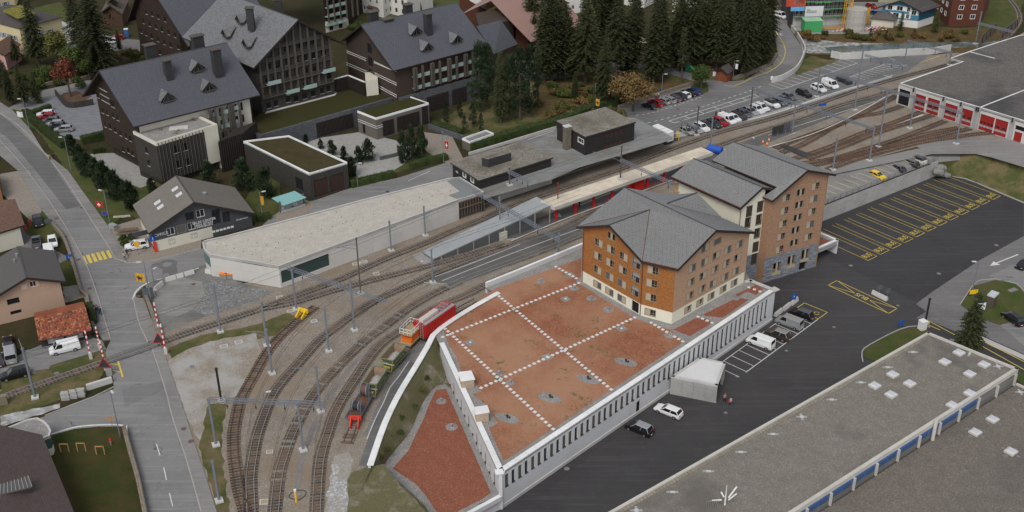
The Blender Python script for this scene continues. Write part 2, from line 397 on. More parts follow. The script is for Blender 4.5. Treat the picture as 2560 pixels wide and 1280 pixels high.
def place_window(parent,p,ang,w,h,style,d,label=None):
 w=round(w,1);h=round(h,1);k=(style,w,h,d)
 if k not in WIN:WIN[k]=winmesh(style,w,h,d)
 me,parts=WIN[k];off=WL[parent]
 nm='door' if style=='doorbig' else('notice_case' if style=='board' else 'window')
 o=inst(nm,me,parent,p-off,ang)
 if label:o['label']=label
 for nm,m in parts:inst(nm,m,o)
 return o
def facade(parent,name,A,B,zb,top,mat,ops=(),depth=.22,bands=None,thick=None):
 """A->B is left to right seen from outside. top: [(u,z)...]; ops: (uc,zc,w,h,style)"""
 A=V2(A);B=V2(B);u=(B-A);L=u.length;u.normalize();inn=Vector((-u.y,u.x));ang=math.atan2(u.y,u.x)
 if isinstance(top,(int,float)):top=[(0,top),(L,top)]
 zl,zr=(zb if isinstance(zb,(list,tuple))else(zb,zb))
 P3=lambda uu,z,d=0:Vector((A.x+u.x*uu+inn.x*d,A.y+u.y*uu+inn.y*d,z))
 outer=[(0,zl),(L,zr)]+[t for t in reversed(top)]
 def inside(q):
  c=False;n=len(outer)
  for i in range(n):
   a,b=outer[i],outer[(i+1)%n]
   if(a[1]>q[1])!=(b[1]>q[1])and q[0]<(b[0]-a[0])*(q[1]-a[1])/(b[1]-a[1])+a[0]:c=not c
  return c
 good=[]
 for o in ops:
  uc,zc,w,h=o[:4];w=round(w,1);h=round(h,1)
  cs=[(uc-w/2,zc-h/2),(uc+w/2,zc-h/2),(uc+w/2,zc+h/2),(uc-w/2,zc+h/2)]
  if not all(inside(c)for c in cs):continue
  if any(abs(uc-g[0])<(w+g[2])/2+.02 and abs(zc-g[1])<(h+g[3])/2+.02 for g in good):continue
  good.append((uc,zc,w,h,o[4],cs))
 loops=[outer]+[g[5]for g in good];flat=[q for l in loops for q in l];b=MB()
 for t in tessellate_polygon([[Vector((q[0],q[1],0))for q in l]for l in loops]):
  T=[flat[i]for i in t]
  if(T[1][0]-T[0][0])*(T[2][1]-T[0][1])-(T[2][0]-T[0][0])*(T[1][1]-T[0][1])<0:T=[T[0],T[2],T[1]]
  b.face([P3(*q)for q in T],0,T)
 for g in good:
  cs=g[5]
  for i in range(4):
   p,q=cs[i],cs[(i+1)%4];b.face([P3(*p),P3(*p,depth),P3(*q,depth),P3(*q)],0,[p,(p[0]+.1,p[1]),(q[0]+.1,q[1]),q])
 o=b.build(name,mat,parent)
 for g in good:place_window(parent,P3(g[0],g[1]),ang,g[2],g[3],g[4],depth)
 return o
def pxops(A,B,L,w,h,style=None):
 out=[]
 for q in L:
  u,z=OV(A,B,q[0],q[1]);out.append((u,z,q[3]if len(q)>3 else w,q[4]if len(q)>4 else h,q[2]if len(q)>2 else style))
 return out
MT={}
MT['glass']=glass('window_glass',(.015,.017,.02),.06);MT['glass_grey']=glass('grey_glass',(.03,.035,.04),.12)
MT['beige_frame']=M('beige_frame',(.24,.195,.14),.6,.05,2,0);MT['beige_panel']=M('beige_panel',(.4,.33,.24),.6,.06,2,.03)
MT['brown_frame']=M('brown_frame',(.12,.09,.07),.6,.05,2,0);MT['blind']=stripes('grey_blind',(.08,.08,.078),(.13,.13,.125),.08,.5,1,coord='Object',var=.02)
MT['blind']=M('blind_grey',(.1,.1,.098),.6,.1,8,0);MT['blind_dark']=M('blind_dark',(.055,.045,.038),.6,.15,6,0);MT['blind_slat']=M('blind_bronze',(.1,.085,.068),.5,.2,8,0)
MT['loggia_wall']=M('loggia_wall',(.3,.3,.29),.7);MT['dark_metal']=M('dark_metal',(.04,.04,.042),.5,.1,3,0)
MT['white_paint']=M('white_paint',(.72,.72,.7),.5,.04,2,.05);MT['red_blind']=M('red_blind',(.07,.032,.026),.6);MT['sill_grey']=M('sill_grey',(.38,.38,.38),.6,.05,2,0)
MT['blue_shutter']=M('blue_shutter',(.2,.26,.38),.6);MT['pale_glass']=glass('pale_balcony_glass',(.33,.42,.4),.25)
MT['brown_door']=M('brown_door',(.05,.028,.022),.5,.1,3,.05);MT['void']=M('interior_shade',(.012,.012,.013),.9,0,1,0)  # void: near-black colour stands in for shade inside openings, throats and slat gaps
MT['dark_wood2']=M('dark_timber_frame',(.05,.04,.033),.7);MT['boardmix']=M('notice_paper',(.5,.5,.42),.7,.5,5,0)
# ground
m_ballast=gravel('ballast',(.185,.155,.125),(.285,.25,.205),(.4,.36,.31),10,patch=(.22,.165,.115),pscale=.09,plo=.48,phi=.66)
m_ballast2=gravel('light_gravel',(.26,.26,.25),(.42,.42,.41),(.6,.6,.58),4,patch=(.27,.24,.2),pscale=.15,plo=.5,phi=.62)
m_sand=gravel('sandy_gravel',(.215,.18,.14),(.3,.26,.215),(.4,.36,.31),8,patch=(.36,.355,.34),pscale=.2,plo=.42,phi=.6)
m_road=asphalt('road_asphalt',(.2,.196,.192),cracks=1);m_road2=asphalt('patch_asphalt',(.13,.128,.127))
m_park=asphalt('car_park_asphalt',(.16,.157,.155),cracks=1);m_walk=asphalt('pavement_asphalt',(.215,.205,.198))
m_lot=asphalt('new_dark_asphalt',(.046,.044,.046),patch=(.034,.032,.035),ps=.05);m_plat=asphalt('platform_asphalt',(.115,.11,.105))
m_grass=grass('grass',(.042,.062,.017),(.07,.098,.026),(.1,.09,.038));m_rough=grass('rough_grass',(.05,.065,.02),(.09,.1,.035),(.16,.125,.065),4,.2,.42,.6)
m_dry=grass('dry_bank_grass',(.1,.095,.045),(.165,.15,.085),(.28,.255,.21),3,.25,.5,.7)
m_forest=grass('forest_floor',(.022,.025,.01),(.04,.042,.016),(.06,.045,.024),2,.12)
m_autumn=grass('autumn_scrub_ground',(.05,.05,.02),(.1,.08,.035),(.14,.085,.04),3,.3)
m_bark=M('bark_mulch',(.12,.075,.05),.95,.3,4,.2)
m_whiteline=M('white_road_paint',(.62,.62,.6),.6,.12,3,.12);m_yellow=M('yellow_road_paint',(.62,.47,.1),.6,.12,3,.08);m_kerb=M('granite_kerb',(.34,.32,.3),.8,.12,3,.1)
m_conc=M('concrete',(.36,.355,.34),.8,.08,.8,.14,.1);m_conc2=M('light_concrete',(.5,.49,.47),.8,.06,.6,.1)
m_cobble=brick('cobble_setts',(.26,.22,.18),(.33,.29,.24),(.16,.14,.12),.35,.3,.03);m_pave=brick('pale_pavers',(.3,.29,.27),(.37,.36,.34),(.2,.2,.19),.8,.5,.02)
m_court=brick('hotel_court_setts',(.17,.175,.19),(.23,.235,.25),(.13,.13,.14),1.2,.5,.02,.6)
BX=900
CAP=[(1455,615,1.6),(1213,714,1.6)]
CAPC=[(1243,728,1.6),(1165,772,1.6),(1085,826,1.6),(1060,868,1.4),(1030,918,1.2),(1000,966,1.0),(975,1012,.9),(952,1062,.8),(934,1112,.7),(917,1162,.6)]
capw=[G(x,y,z)for x,y,z in CAPC]
hole=[at(p,0)for p in capw]+[G(895,1260,0),G(880,1340,0)]+[Vector((-60,60,0)),Vector((300,60,0)),Vector((300,160,0)),G(2590,420,0),G(2400,372,0),G(2330,372,0),G(2067,428,0),G(1900,455,0),G(1700,520,0),G(1452,617,1.6)]
hole[-1].z=0
sheet('terrain',[(-BX,-100,-.02),(BX,-100,-.02),(BX,BX,-.02),(-BX,BX,-.02)],m_forest,holes=[[at(p,-.02)for p in hole]])
sheet('car_park_ground',[at(G(700,1500,0),ZL)]+[Vector((320,50,ZL)),Vector((320,260,ZL)),G(2200,380,ZL),G(1500,560,ZL),at(capw[2],ZL),at(capw[-1],ZL)],m_lot)
def gz(L,z=0.0):return[G(x,y,z)for x,y in L]
bal=gz([(0,975),(130,930),(262,890),(405,848),(395,820),(560,720),(690,690),(1150,520),(1250,490),(1600,375),(1780,320),(1920,275),(2150,225),(2270,178),(2310,140),(2400,130),(2500,120),(2560,80),(2700,120),(2760,330),(2560,368),(2300,365),(2067,425),(1700,518)],.004)+[at(p,.004)for p in(G(1452,617,1.6),)]+[at(p,.004)for p in capw]+gz([(890,1240),(870,1400),(560,1400),(542,1280),(483,1100),(417,903),(262,915),(130,962),(0,1012)],.004)
sheet('ballast_bed',bal,m_ballast)
ground('road',[(-60,240),(0,283),(60,327),(147,427),(207,517),(277,627),(287,647),(317,657),(360,657),(433,640),(503,622),(620,600),(700,520),(790,500),(870,472),(1000,443),(1120,405),(1260,365),(1390,318),(1500,288),(1540,275),(1640,242),(1735,212),(1768,200),(1830,203),(1862,200),(1925,163),(1945,133),(1940,107),(1927,60),(1930,20),(1985,10),(1970,30),(1968,62),(1990,95),(2008,120),(2008,150),(1990,178),(1927,208),(2110,147),(2330,135),(2270,178),(2150,225),(1920,290),(1700,350),(1400,400),(1140,470),(700,600),(520,659),(400,700),(363,712),(340,735),(345,800),(370,854),(413,973),(433,1050),(467,1153),(503,1280),(530,1400),(390,1400),(367,1280),(320,1083),(313,1066),(247,1064),(187,1070),(130,1086),(60,1130),(0,1100),(60,1060),(113,1040),(233,993),(285,972),(280,920),(262,880),(277,850),(240,727),(207,644),(143,533),(67,427),(0,350),(-60,300)],.012,m_road)
ground('road_patch',[(-40,262),(10,292),(62,338),(118,392),(202,515),(165,523),(92,430),(20,345),(-40,305)],.018,m_road2)
ground('road_patch',[(305,975),(405,952),(413,973),(312,1018)],.018,asphalt('patch_light',(.165,.163,.162)))
for P in([(407,670),(440,660),(447,690),(430,697),(420,682),(405,685)],[(380,660),(397,655),(390,668),(376,670)]):ground('road_patch',P,.019,m_road2)
p0=G(418,661,0)
b=MB()
for i in range(16):
 a0,a1=i*math.pi/8,(i+1)*math.pi/8
 b.face([at(p0,0)+Vector((math.cos(t)*r,math.sin(t)*r,.02))for t,r in((a0,.9),(a1,.9),(a1,1.9),(a0,1.9))])
b.build('road_patch',m_road2,kind='structure')
ground('car_park',[(1500,288),(1540,275),(1640,242),(1735,212),(1768,200),(1860,205),(1945,160),(2005,165),(2110,147),(2330,135),(2270,178),(2150,225),(1920,290),(1700,350),(1560,380),(1390,410),(1390,318)],.016,m_park)
def walk(name,L,w,z,mat,off=0,h=None):
 P=cmr(gz(L),2.0)
 if h is None:return strip(name,P,w,mat,z=z,off=off)
 b=MB();wst(b,P,w,-.01,h,off=off);return b.build(name,mat,kind='structure')
def pave(L1,L2,mat,h=.12,name='pavement'):
 P=[at(p,0)for p in gz(L1)+gz(list(reversed(L2)))];b=MB();b.prism(P,-.01,h);return b.build(name,mat,kind='structure')
pave([(-30,258),(0,283),(60,327),(147,427),(207,517),(277,627),(287,647),(305,655)],[(-30,230),(0,256),(30,275),(73,320),(110,380),(170,427),(222,500),(275,572),(303,625),(318,655)],m_walk)
pave([(0,353),(67,427),(143,533),(207,644),(240,727),(262,800),(275,850)],[(-5,385),(45,427),(100,520),(165,600),(185,660),(215,760),(232,812),(258,852)],m_walk)
pave([(334,745),(345,800),(357,830),(368,854)],[(360,747),(375,790),(397,835),(403,853)],m_walk)
pave([(380,873),(413,973),(433,1050),(467,1153),(503,1280),(520,1340)],[(404,866),(417,903),(460,1026),(483,1100),(513,1187),(542,1280),(562,1340)],m_walk)
pave([(1130,478),(1400,398),(1600,335),(1700,327),(1920,283),(2225,190),(2230,187)],[(1130,492),(1400,412),(1655,352),(1730,337),(1920,290),(2228,194),(2232,190)],m_conc,.1,'kerb_strip')
def kerb(L,w=.18,h=.14,z=0,mat=None,off=0,step=2.):
 P=cmr(gz(L,z),step);b=MB();wst(b,P,w,z-.02,z+h,off=off);return b.build('kerb',mat or m_kerb,kind='structure')
for L in([(-30,258),(0,283),(60,327),(147,427),(207,517),(277,627),(287,647),(317,657),(360,657),(433,640),(503,622)],[(0,351),(67,427),(143,533),(207,644),(240,727),(262,800),(277,850)],[(333,745),(345,800),(357,830),(370,857)],[(381,875),(413,973),(433,1050),(467,1153),(503,1280),(515,1330)],[(130,1088),(187,1072),(247,1066),(313,1067),(320,1083)],[(113,1040),(175,1015),(233,993),(285,968)]):kerb(L)
P=cmr(gz([(130,1087),(187,1070),(247,1064),(300,1064),(316,1068),(318,1080)]),1.);strip('white_edge_line',P,.3,m_whiteline,z=.16)
P=cmr(gz([(332,748),(338,732),(352,717),(372,706)]),1.);strip('white_edge_line',P,.3,m_whiteline,z=.02)
ground('grass_verge',[(30,272),(45,290),(95,330),(150,400),(222,500),(275,572),(306,540),(330,545),(345,520),(330,470),(250,420),(190,370),(130,320),(60,280)],.03,m_grass)
ground('hotel_garden',[(130,330),(350,560),(420,440),(330,440),(190,380)],.022,m_grass)
ground('grass_patch',[(139,560),(113,520),(60,575),(105,612),(150,592)],.03,m_grass)
ground('lawn',[(133,1086),(187,1072),(247,1066),(313,1067),(318,1083),(362,1290),(380,1400),(160,1400),(165,1280),(120,1130)],.05,grass('lawn_green',(.028,.04,.01),(.05,.062,.016),(.075,.055,.025),5,.25))
ground('paved_yard',[(0,435),(45,427),(62,450),(128,545),(85,560),(0,480)],.024,m_cobble)
ground('paved_yard',[(30,565),(62,560),(68,585),(110,610),(165,640),(175,650),(140,668),(100,640),(40,610)],.02,m_park)
ground('grass_patch',[(135,663),(178,645),(205,712),(156,716)],.03,m_grass)
ground('gravel_yard',[(156,716),(205,710),(218,742),(163,757)],.028,m_sand)
ground('grass_verge',[(0,945),(130,905),(262,868),(268,895),(262,925),(222,975),(120,1010),(0,1060)],.008,m_rough)
ground('lane',[(0,920),(60,880),(120,855),(195,835),(255,850),(265,872),(130,912),(0,955)],.02,m_road)
ground('stream_bed',[(0,1068),(60,1050),(150,1020),(150,1008),(60,1028),(0,1040)],.014,gravel('stream_stone',(.25,.25,.24),(.4,.4,.39),(.5,.5,.5),1.5))
ground('grass_patch',[(418,870),(500,838),(640,812),(720,782),(745,800),(700,835),(640,850),(560,862),(430,897)],.008,m_rough)
ground('gravel_clearing',[(417,905),(470,872),(560,845),(640,832),(655,880),(605,980),(560,1010),(500,1100),(470,1050),(440,970)],.010,m_sand)
ground('grass_patch',[(523,1010),(565,1010),(552,1090),(560,1180),(575,1280),(590,1400),(560,1400),(535,1250),(497,1120)],.010,m_rough)
ground('pale_gravel_spread',[(835,1140),(870,1130),(885,1150),(868,1200),(868,1280),(870,1400),(800,1400),(810,1280)],.010,m_ballast2)
ground('station_yard_asphalt',[(363,712),(383,703),(520,659),(560,690),(620,712),(695,728),(640,745),(520,790),(455,812),(400,840),(378,760)],.014,asphalt('old_yard_asphalt',(.13,.127,.12),patch=(.2,.19,.175),ps=.12,plo=.42,phi=.55))
ground('gravel_strip',[(500,690),(640,722),(695,728),(640,752),(520,790),(470,770)],.018,gravel('dark_gravel',(.13,.13,.13),(.22,.22,.21),(.32,.32,.31),5))
ground('concrete_pad',[(440,690),(505,705),(512,735),(480,775),(445,790),(385,785),(385,740)],.02,asphalt('pale_pad',(.22,.215,.2),ps=.15))
ground('cobbled_forecourt',[(277,572),(300,560),(352,545),(385,625),(503,600),(503,620),(433,640),(360,656),(318,654),(300,632)],.03,m_cobble)
ground('lawn',[(640,455),(700,440),(700,530),(640,560),(600,520)],.02,m_grass)
ground('lawn',[(868,455),(930,415),(1010,380),(1060,340),(1120,395),(1010,425),(900,465)],.02,m_grass)
ground('forecourt_bay',[(690,535),(720,512),(760,498),(785,508),(780,525),(730,548),(690,560)],.026,m_cobble)
ground('hotel_court',[(760,350),(900,330),(1050,365),(1010,410),(960,440),(900,450),(870,400),(800,380)],.03,m_pave)
ground('paved_path',[(1060,330),(1130,340),(1160,400),(1120,410),(1060,375)],.032,m_cobble)
ground('hotel_forecourt',[(110,250),(210,205),(330,240),(300,340),(200,350),(140,335),(100,290)],.02,m_court)
ground('approach_road',[(20,270),(110,225),(220,200),(350,210),(300,235),(180,250),(140,262),(175,278),(110,290),(60,290)],.018,m_road)
ground('terrace',[(225,385),(330,380),(420,440),(350,470),(260,430)],.02,m_pave)
ground('mulch_bed',[(145,245),(160,232),(190,228),(230,240),(195,262),(165,258)],.03,m_bark)
ground('woodland_floor',[(1100,300),(1280,200),(1400,150),(1600,130),(1920,150),(1860,200),(1765,200),(1640,240),(1540,273),(1390,318),(1260,365),(1200,375)],.006,m_rough)
ground('autumn_undergrowth',[(1330,215),(1480,180),(1650,200),(1740,205),(1640,238),(1545,270),(1400,305),(1340,290)],.012,m_autumn)
ground('playground_surface',[(1560,150),(1640,130),(1900,140),(1935,160),(1860,195),(1790,190),(1700,170),(1575,165)],.012,m_bark)
ground('path',[(1560,165),(1640,175),(1735,203),(1770,195),(1690,172),(1570,155)],.016,m_road)
ground('back_car_park',[(1280,150),(1420,150),(1560,130),(1560,190),(1420,195),(1290,200)],.01,m_park)
ground('tree_island',[(1730,208),(1768,205),(1772,228),(1750,238),(1720,235)],.05,m_grass)
m_water=M('river_water',(.12,.15,.14),.15,.5,1.6,.3,.4);m_rocks=gravel('river_rocks',(.16,.16,.155),(.38,.38,.37),(.5,.5,.49),1.2)
ground('river_bank',[(1990,75),(2180,60),(2400,70),(2540,60),(2480,130),(2120,140),(2020,135)],.010,m_autumn)
ground('shingle_bank',[(2000,95),(2100,105),(2240,110),(2440,105),(2450,118),(2200,128),(2110,133),(2015,133)],.014,m_rocks)
ground('river',[(2060,118),(2160,112),(2300,106),(2440,106),(2530,100),(2530,112),(2440,116),(2300,120),(2160,126),(2075,131)],.02,m_water)
ground('grass_verge',[(2080,131),(2200,127),(2440,116),(2440,124),(2370,131),(2080,141)],.024,m_autumn)
ground('grass_bank',[(2450,0),(2560,0),(2540,60),(2500,75),(2440,70),(2440,40)],.016,m_grass)
ground('grass_bank',[(2008,150),(2030,140),(2070,150),(2105,147),(1990,190),(1985,180)],.02,m_rough)
ground('construction_yard',[(1960,0),(2140,10),(2210,60),(2190,85),(2030,85),(1985,75)],.012,asphalt('gravelly_yard',(.27,.265,.25)))
ground('street',[(2120,5),(2220,5),(2280,40),(2180,75),(2120,70)],.014,m_road)
ground('street',[(1960,0),(1700,0),(1280,0),(860,0),(860,-60),(2000,-60)],.004,m_road)
ground('village_garden',[(850,5),(950,0),(1250,-10),(1250,60),(980,90),(860,70)],.008,m_grass)
ground('village_garden',[(80,20),(150,5),(190,60),(140,90)],.012,m_grass)
ground('yard',[(110,95),(200,70),(290,95),(350,100),(350,130),(250,125),(150,140)],.012,m_park)
ground('village_garden',[(1380,10),(1480,0),(1560,5),(1500,40),(1400,35)],.012,m_grass)
ZU=-1.6
m_upper=asphalt('upper_park_asphalt',(.2,.197,.19),cracks=0)
wA=G(2062,512,-1.25);wB=G(2345,402,-1.25)
top=[G(1900,455,0),G(2067,428,0),G(2330,372,0)]
b=MB();W0=[at(G(1950,555,-1.25),ZU),at(wA,ZU),at(wB,ZU)]
for i in range(2):b.face([W0[i],W0[i+1],top[i+1],top[i]],0,[(p.x,p.y)for p in(W0[i],W0[i+1],top[i+1],top[i])])
b.face([W0[2],G(2400,400,ZU+.3),G(2400,372,0),top[2]],0);b.build('upper_car_park',m_upper,kind='structure')
bk_t=[at(wB,ZU+.02),G(2400,400,ZU+.3),G(2480,405,ZU+.3),G(2590,440,ZU)];bk_b=[G(2340,436,ZL+.02),G(2410,446,ZL+.02),G(2480,474,ZL+.02),G(2590,520,ZL+.02)];upk=[None,G(2400,372,0),G(2480,385,0),G(2590,420,0)]
b=MB()
for i in range(3):
 b.face([bk_b[i],bk_b[i+1],bk_t[i+1],bk_t[i]])
 if i:b.face([bk_t[i],bk_t[i+1],upk[i+1],upk[i]])
b.build('grass_bank',m_rough,kind='structure')
b=MB();wst(b,cmr(bk_b,3),.35,ZL-.05,ZL+.16);b.build('kerb',m_kerb,kind='structure')
ground('depot_forecourt',[(2287,365),(2400,340),(2560,352),(2700,400),(2560,418),(2440,382),(2330,382)],.03,m_walk)
ground('service_road',[(2060,425),(2140,405),(2290,372),(2400,362),(2560,378),(2560,412),(2440,385),(2330,385),(2200,412),(2070,438)],.02,m_walk)
ground('lot_road',[(2560,490),(2700,420),(2700,1000),(2560,900),(2320,800),(2290,795),(2560,620),(2560,600)],ZL+.01,asphalt('lot_road_asphalt',(.155,.15,.148)))
ground('lot_road',[(2330,730),(2450,650),(2560,590),(2640,560),(2640,900),(2560,900),(2360,812),(2290,760)],ZL+.014,asphalt('lot_road_asphalt',(.155,.15,.148)))
ground('lawn',[(2155,880),(2175,862),(2250,826),(2290,818),(2325,822),(2225,905),(2190,905),(2160,893)],ZL+.1,m_grass)
ground('lawn',[(2490,700),(2540,710),(2560,730),(2600,760),(2560,795),(2500,812),(2440,790),(2400,760),(2432,715)],ZL+.1,m_grass)
ground('lawn',[(2540,925),(2700,1000),(2700,1060),(2540,950)],ZL+.1,m_grass)
ground('car_park_bay',[(2470,690),(2560,650),(2640,620),(2640,740),(2560,728),(2540,708)],ZL+.02,m_road)
ground('car_park_bay',[(2500,812),(2560,795),(2640,770),(2640,900),(2560,865)],ZL+.02,m_road)
for L in([(2157,905),(2155,880),(2175,862),(2250,824),(2290,816),(2325,818)],[(2400,762),(2432,715),(2455,700),(2490,698),(2540,710),(2560,730)]):
 P=cmr(gz(L,ZL),1.5);b=MB();wst(b,P,.2,ZL,ZL+.14);b.build('kerb',m_kerb,kind='structure')
ground('lot_seam_patch',[(2060,640),(2180,700),(2300,760),(2300,900),(2150,1000),(1900,1100),(1800,1280),(1300,1280),(1500,1120),(1900,820),(1950,720)],ZL+.006,asphalt('new_dark_asphalt2',(.054,.052,.053),patch=(.04,.038,.04),ps=.06))
# railway
m_rail=M('rail_steel',(.36,.33,.3),.35,.2,2,.05,metal=.5);m_railrust=M('rusty_rail',(.13,.075,.05),.8,.3,2,.1)
m_sl=M('weathered_sleeper',(.085,.07,.058),.95,.4,3,.3);m_sl2=M('rusty_steel_sleeper',(.15,.1,.07),.9,.4,3,.2);m_sl3=M('concrete_sleeper',(.24,.225,.2),.9,.2,3,.2)
_slb=MB();_slb.box((0,0,.03),(.24,1.9,.12));SLM=[_slb.mesh('sleeper',[m])for m in(m_sl,m_sl2,m_sl3)]
m_oil=gravel('oily_ballast',(.12,.098,.078),(.2,.17,.138),(.3,.255,.205),9,patch=(.16,.11,.075),pscale=.2)
m_oil2=gravel('rusty_ballast',(.14,.11,.085),(.22,.18,.145),(.3,.26,.215),6,patch=(.19,.125,.08),pscale=.2)
def track(label,px,kinds=(0,0,1),rust=False,nmax=10**9,spacing=.62,z=.05,rails=True):
 P=cmr(gz(px,0),.8);P=[at(p,z+.02)for p in P]
 t=thing('railway_track',label,'railway track',P[len(P)//2])
 strip('trackbed',P,2.0,m_oil2 if rust else m_oil,z=z+.03,kind=None,parent=t)
 for o in(-.54,.54):
  b=MB();wst(b,P,.11,z+.03,z+.22,off=o);b.build('rail',m_railrust if rust else m_rail,t)
 R=rsm(P,spacing);R=[p for p in R]
 rnd=random.Random(len(label));near=sorted(range(len(R)),key=lambda i:(R[i].x**2+R[i].y**2));keep=set(near[:nmax])
 far=MB()
 for i,p in enumerate(R):
  a=R[max(0,i-1)];c=R[min(len(R)-1,i+1)];ang=math.atan2(c.y-a.y,c.x-a.x)
  if i in keep:inst('sleeper',SLM[rnd.choice(kinds)],t,Vector((p.x,p.y,z+.03))-WL[t],ang+rnd.uniform(-.02,.02))
  else:far.box((p.x,p.y,z+.06),(.24,1.9,.12),ang)
 if far.v:far.build('sleepers',m_sl,t,kind='stuff')
 return t
TM=[(-40,1008),(0,996),(133,950),(260,906),(330,881),(413,852),(500,822),(640,777),(740,739),(840,703),(973,644),(1073,604),(1140,574),(1207,548),(1280,516),(1380,480),(1460,453),(1547,424),(1613,398),(1713,360),(1813,327),(1920,299),(2020,268),(2153,222),(2253,193),(2367,163),(2470,128)]
track('main line running over the level crossing and through the platforms',TM,(0,0,0,1),nmax=290)
track('crossover track branching off the main line towards the middle platform',[(655,772),(740,755),(840,725),(973,690),(1073,664),(1140,645),(1207,627),(1262,612)],(0,0,1),nmax=250)
track('stub siding with the yellow buffer stop, running beside the grass',[(788,769),(763,787),(740,806),(693,850),(664,888),(640,930),(615,975),(600,1005),(588,1060),(584,1100),(587,1153),(597,1220),(613,1280),(622,1330)],(0,1,0),rust=True,nmax=250)
track('curved track with bright rails, second from the left at the bottom',[(629,1330),(628,1280),(626,1236),(626,1189),(633,1140),(646,1080),(677,998),(705,955),(740,916),(797,853),(840,819),(885,786),(952,745),(1055,700),(1107,675),(1207,638),(1280,613),(1363,587),(1413,568),(1480,534),(1560,505)],(0,0,0,1),nmax=290)
track('curved track third from the left at the bottom, passing the light concrete strip',[(682,1330),(686.6,1280),(697,1189),(712,1135),(733,1080),(773,1003),(827,936),(907,858),(957,821),(1010,780),(1075,740),(1160,700),(1280,655),(1370,622),(1453,588),(1540,560)],(1,0,1,2),nmax=290)
track('curved track next to the parked wagons',[(789,1330),(791,1280),(797,1180),(805,1130),(821,1080),(840,1026),(887,949),(949,865),(1012,821),(1052,791),(1100,765),(1172,735),(1212,714),(1290,680),(1400,640)],(1,0,1),nmax=250)
track('short siding under the wagons, ending at the red buffer stop',[(868,1108),(880,1076),(893,1040),(915,995),(943,955),(1000,893),(1045,850),(1092,812),(1140,780),(1190,752)],(2,1,2),rust=True,nmax=250)
track('second through track beside the main line, north of the island platform',[(1640,420),(1700,395),(1773,372),(1847,347),(1920,323),(2020,293),(2087,267),(2187,240),(2237,226),(2330,205)],(0,0,1),nmax=150)
Y=[('first',[(1940,372),(1990,350),(2087,316),(2137,293),(2190,268),(2240,240)]),('second',[(1955,382),(2010,360),(2120,300),(2200,283),(2255,266)]),('third',[(1985,398),(2070,370),(2153,335),(2240,305),(2302,281)]),('fourth',[(2020,398),(2100,370),(2187,335),(2270,308),(2332,288)]),('fifth',[(2000,410),(2080,398),(2153,377),(2240,350),(2363,303)]),('sixth',[(2035,414),(2140,390),(2220,363),(2320,335),(2397,320)]),('seventh',[(2070,424),(2153,395),(2287,360),(2380,345),(2440,336),(2483,333)]),('eighth',[(2067,405),(2160,382),(2290,352),(2350,340),(2425,322)])]
for n,L in Y:track(n+' yard track counted from the platform side, fanning to the depot doors',L,(1,0,1),rust=True,nmax=60,spacing=.7)
track('curved line beyond the steel bridge, upper right',[(2470,128),(2500,105),(2530,80),(2548,50),(2540,20),(2515,-10)],(0,1),nmax=60,spacing=.8)
A=G(273,902);B=G(392,861);P=[A.lerp(B,i/12)for i in range(13)]
for i in range(12):
 b=MB();wst(b,[P[i],P[i].lerp(P[i+1],.96)],2.1,.0,.235);b.build('crossing_panel',m_road2,kind='structure')
ground('inspection_pit_slab',[(2012,392),(2020,397),(2313,290),(2305,285)],.05,m_conc2)
ground('crossing_boards',[(1947,364),(1960,360),(2025,384),(2010,392)],.27,M('black_boards',(.05,.05,.05),.8))
def plat(name,px,h,mat=m_plat,edge=None):
 P=[at(p,0)for p in gz(px,h)];b=MB();b.prism(P,-.01,h,0,1);return b.build(name,[m_conc,mat],kind='structure')
plat('island_platform',[(1060,705),(1117,708),(1125,718),(1200,692),(1300,652),(1455,590),(1540,560),(1540,520),(1440,556),(1300,604),(1200,645),(1090,690)],.2)
plat('island_platform',[(1195,588),(1220,602),(1290,595),(1450,530),(1560,492),(1690,445),(1810,400),(1950,345),(2217,240),(2213,236),(2050,285),(1920,332),(1850,357),(1773,387),(1640,436),(1560,465),(1450,508),(1380,532),(1300,562),(1270,575)],.3)
plat('station_platform',[(1185,520),(1262,486),(1380,445),(1500,405),(1620,365),(1690,344),(1690,325),(1560,350),(1400,400),(1180,480)],.35)
def pline(L,w,z,mat,name='platform_line'):
 P=cmr(gz(L,z),2.);return strip(name,P,w,mat,z=z)
pline([(1190,517),(1262,489),(1380,449),(1500,409),(1620,368),(1690,343)],.35,.36,M('tactile_buff',(.5,.44,.3),.8))
pline([(1278,602),(1350,572),(1450,533),(1560,494),(1690,447)],.22,.31,m_whiteline);pline([(1105,702),(1180,672),(1300,626),(1453,570)],.14,.21,m_whiteline);pline([(1087,692),(1200,650),(1300,610)],.14,.21,m_whiteline)
pline([(1083,716),(1120,707),(1200,678)],.1,.012,m_conc)
pline([(1140,478),(1400,402),(1600,340),(1700,333),(1920,288),(2060,240),(2150,213)],.3,.11,m_whiteline)
pline([(1920,368),(2030,335),(2130,290),(2217,240)],.25,.31,m_whiteline);pline([(1920,338),(2050,297),(2187,254)],.2,.31,M('pale_edge',(.5,.47,.38),.8))
pline([(1453,512),(1560,468),(1640,440)],.25,.31,M('tactile_buff2',(.42,.38,.28),.8))
pline([(1640,440),(1773,388),(1850,359)],.25,.31,m_whiteline)
strip('cable_duct',cmr(gz([(741,1228),(757,1140),(790,1050)]),1.),.75,M('duct_cover',(.2,.185,.175),.85),z=.03);strip('cable_duct',cmr(gz([(822,996),(870,925),(915,880),(940,855)]),1.),.7,MATS['duct_cover'],z=.03)
def coverplate(x,y,w,d,ang,mat,label):
 b=MB();p=G(x,y);b.box((p.x,p.y,.04),(w,d,.08),ang);b.box((p.x,p.y,.085),(w*.72,d*.72,.02),ang,1);return b.build('manhole_cover_slab',[m_conc2,mat],None,loc=p,label=label,cat='manhole cover')
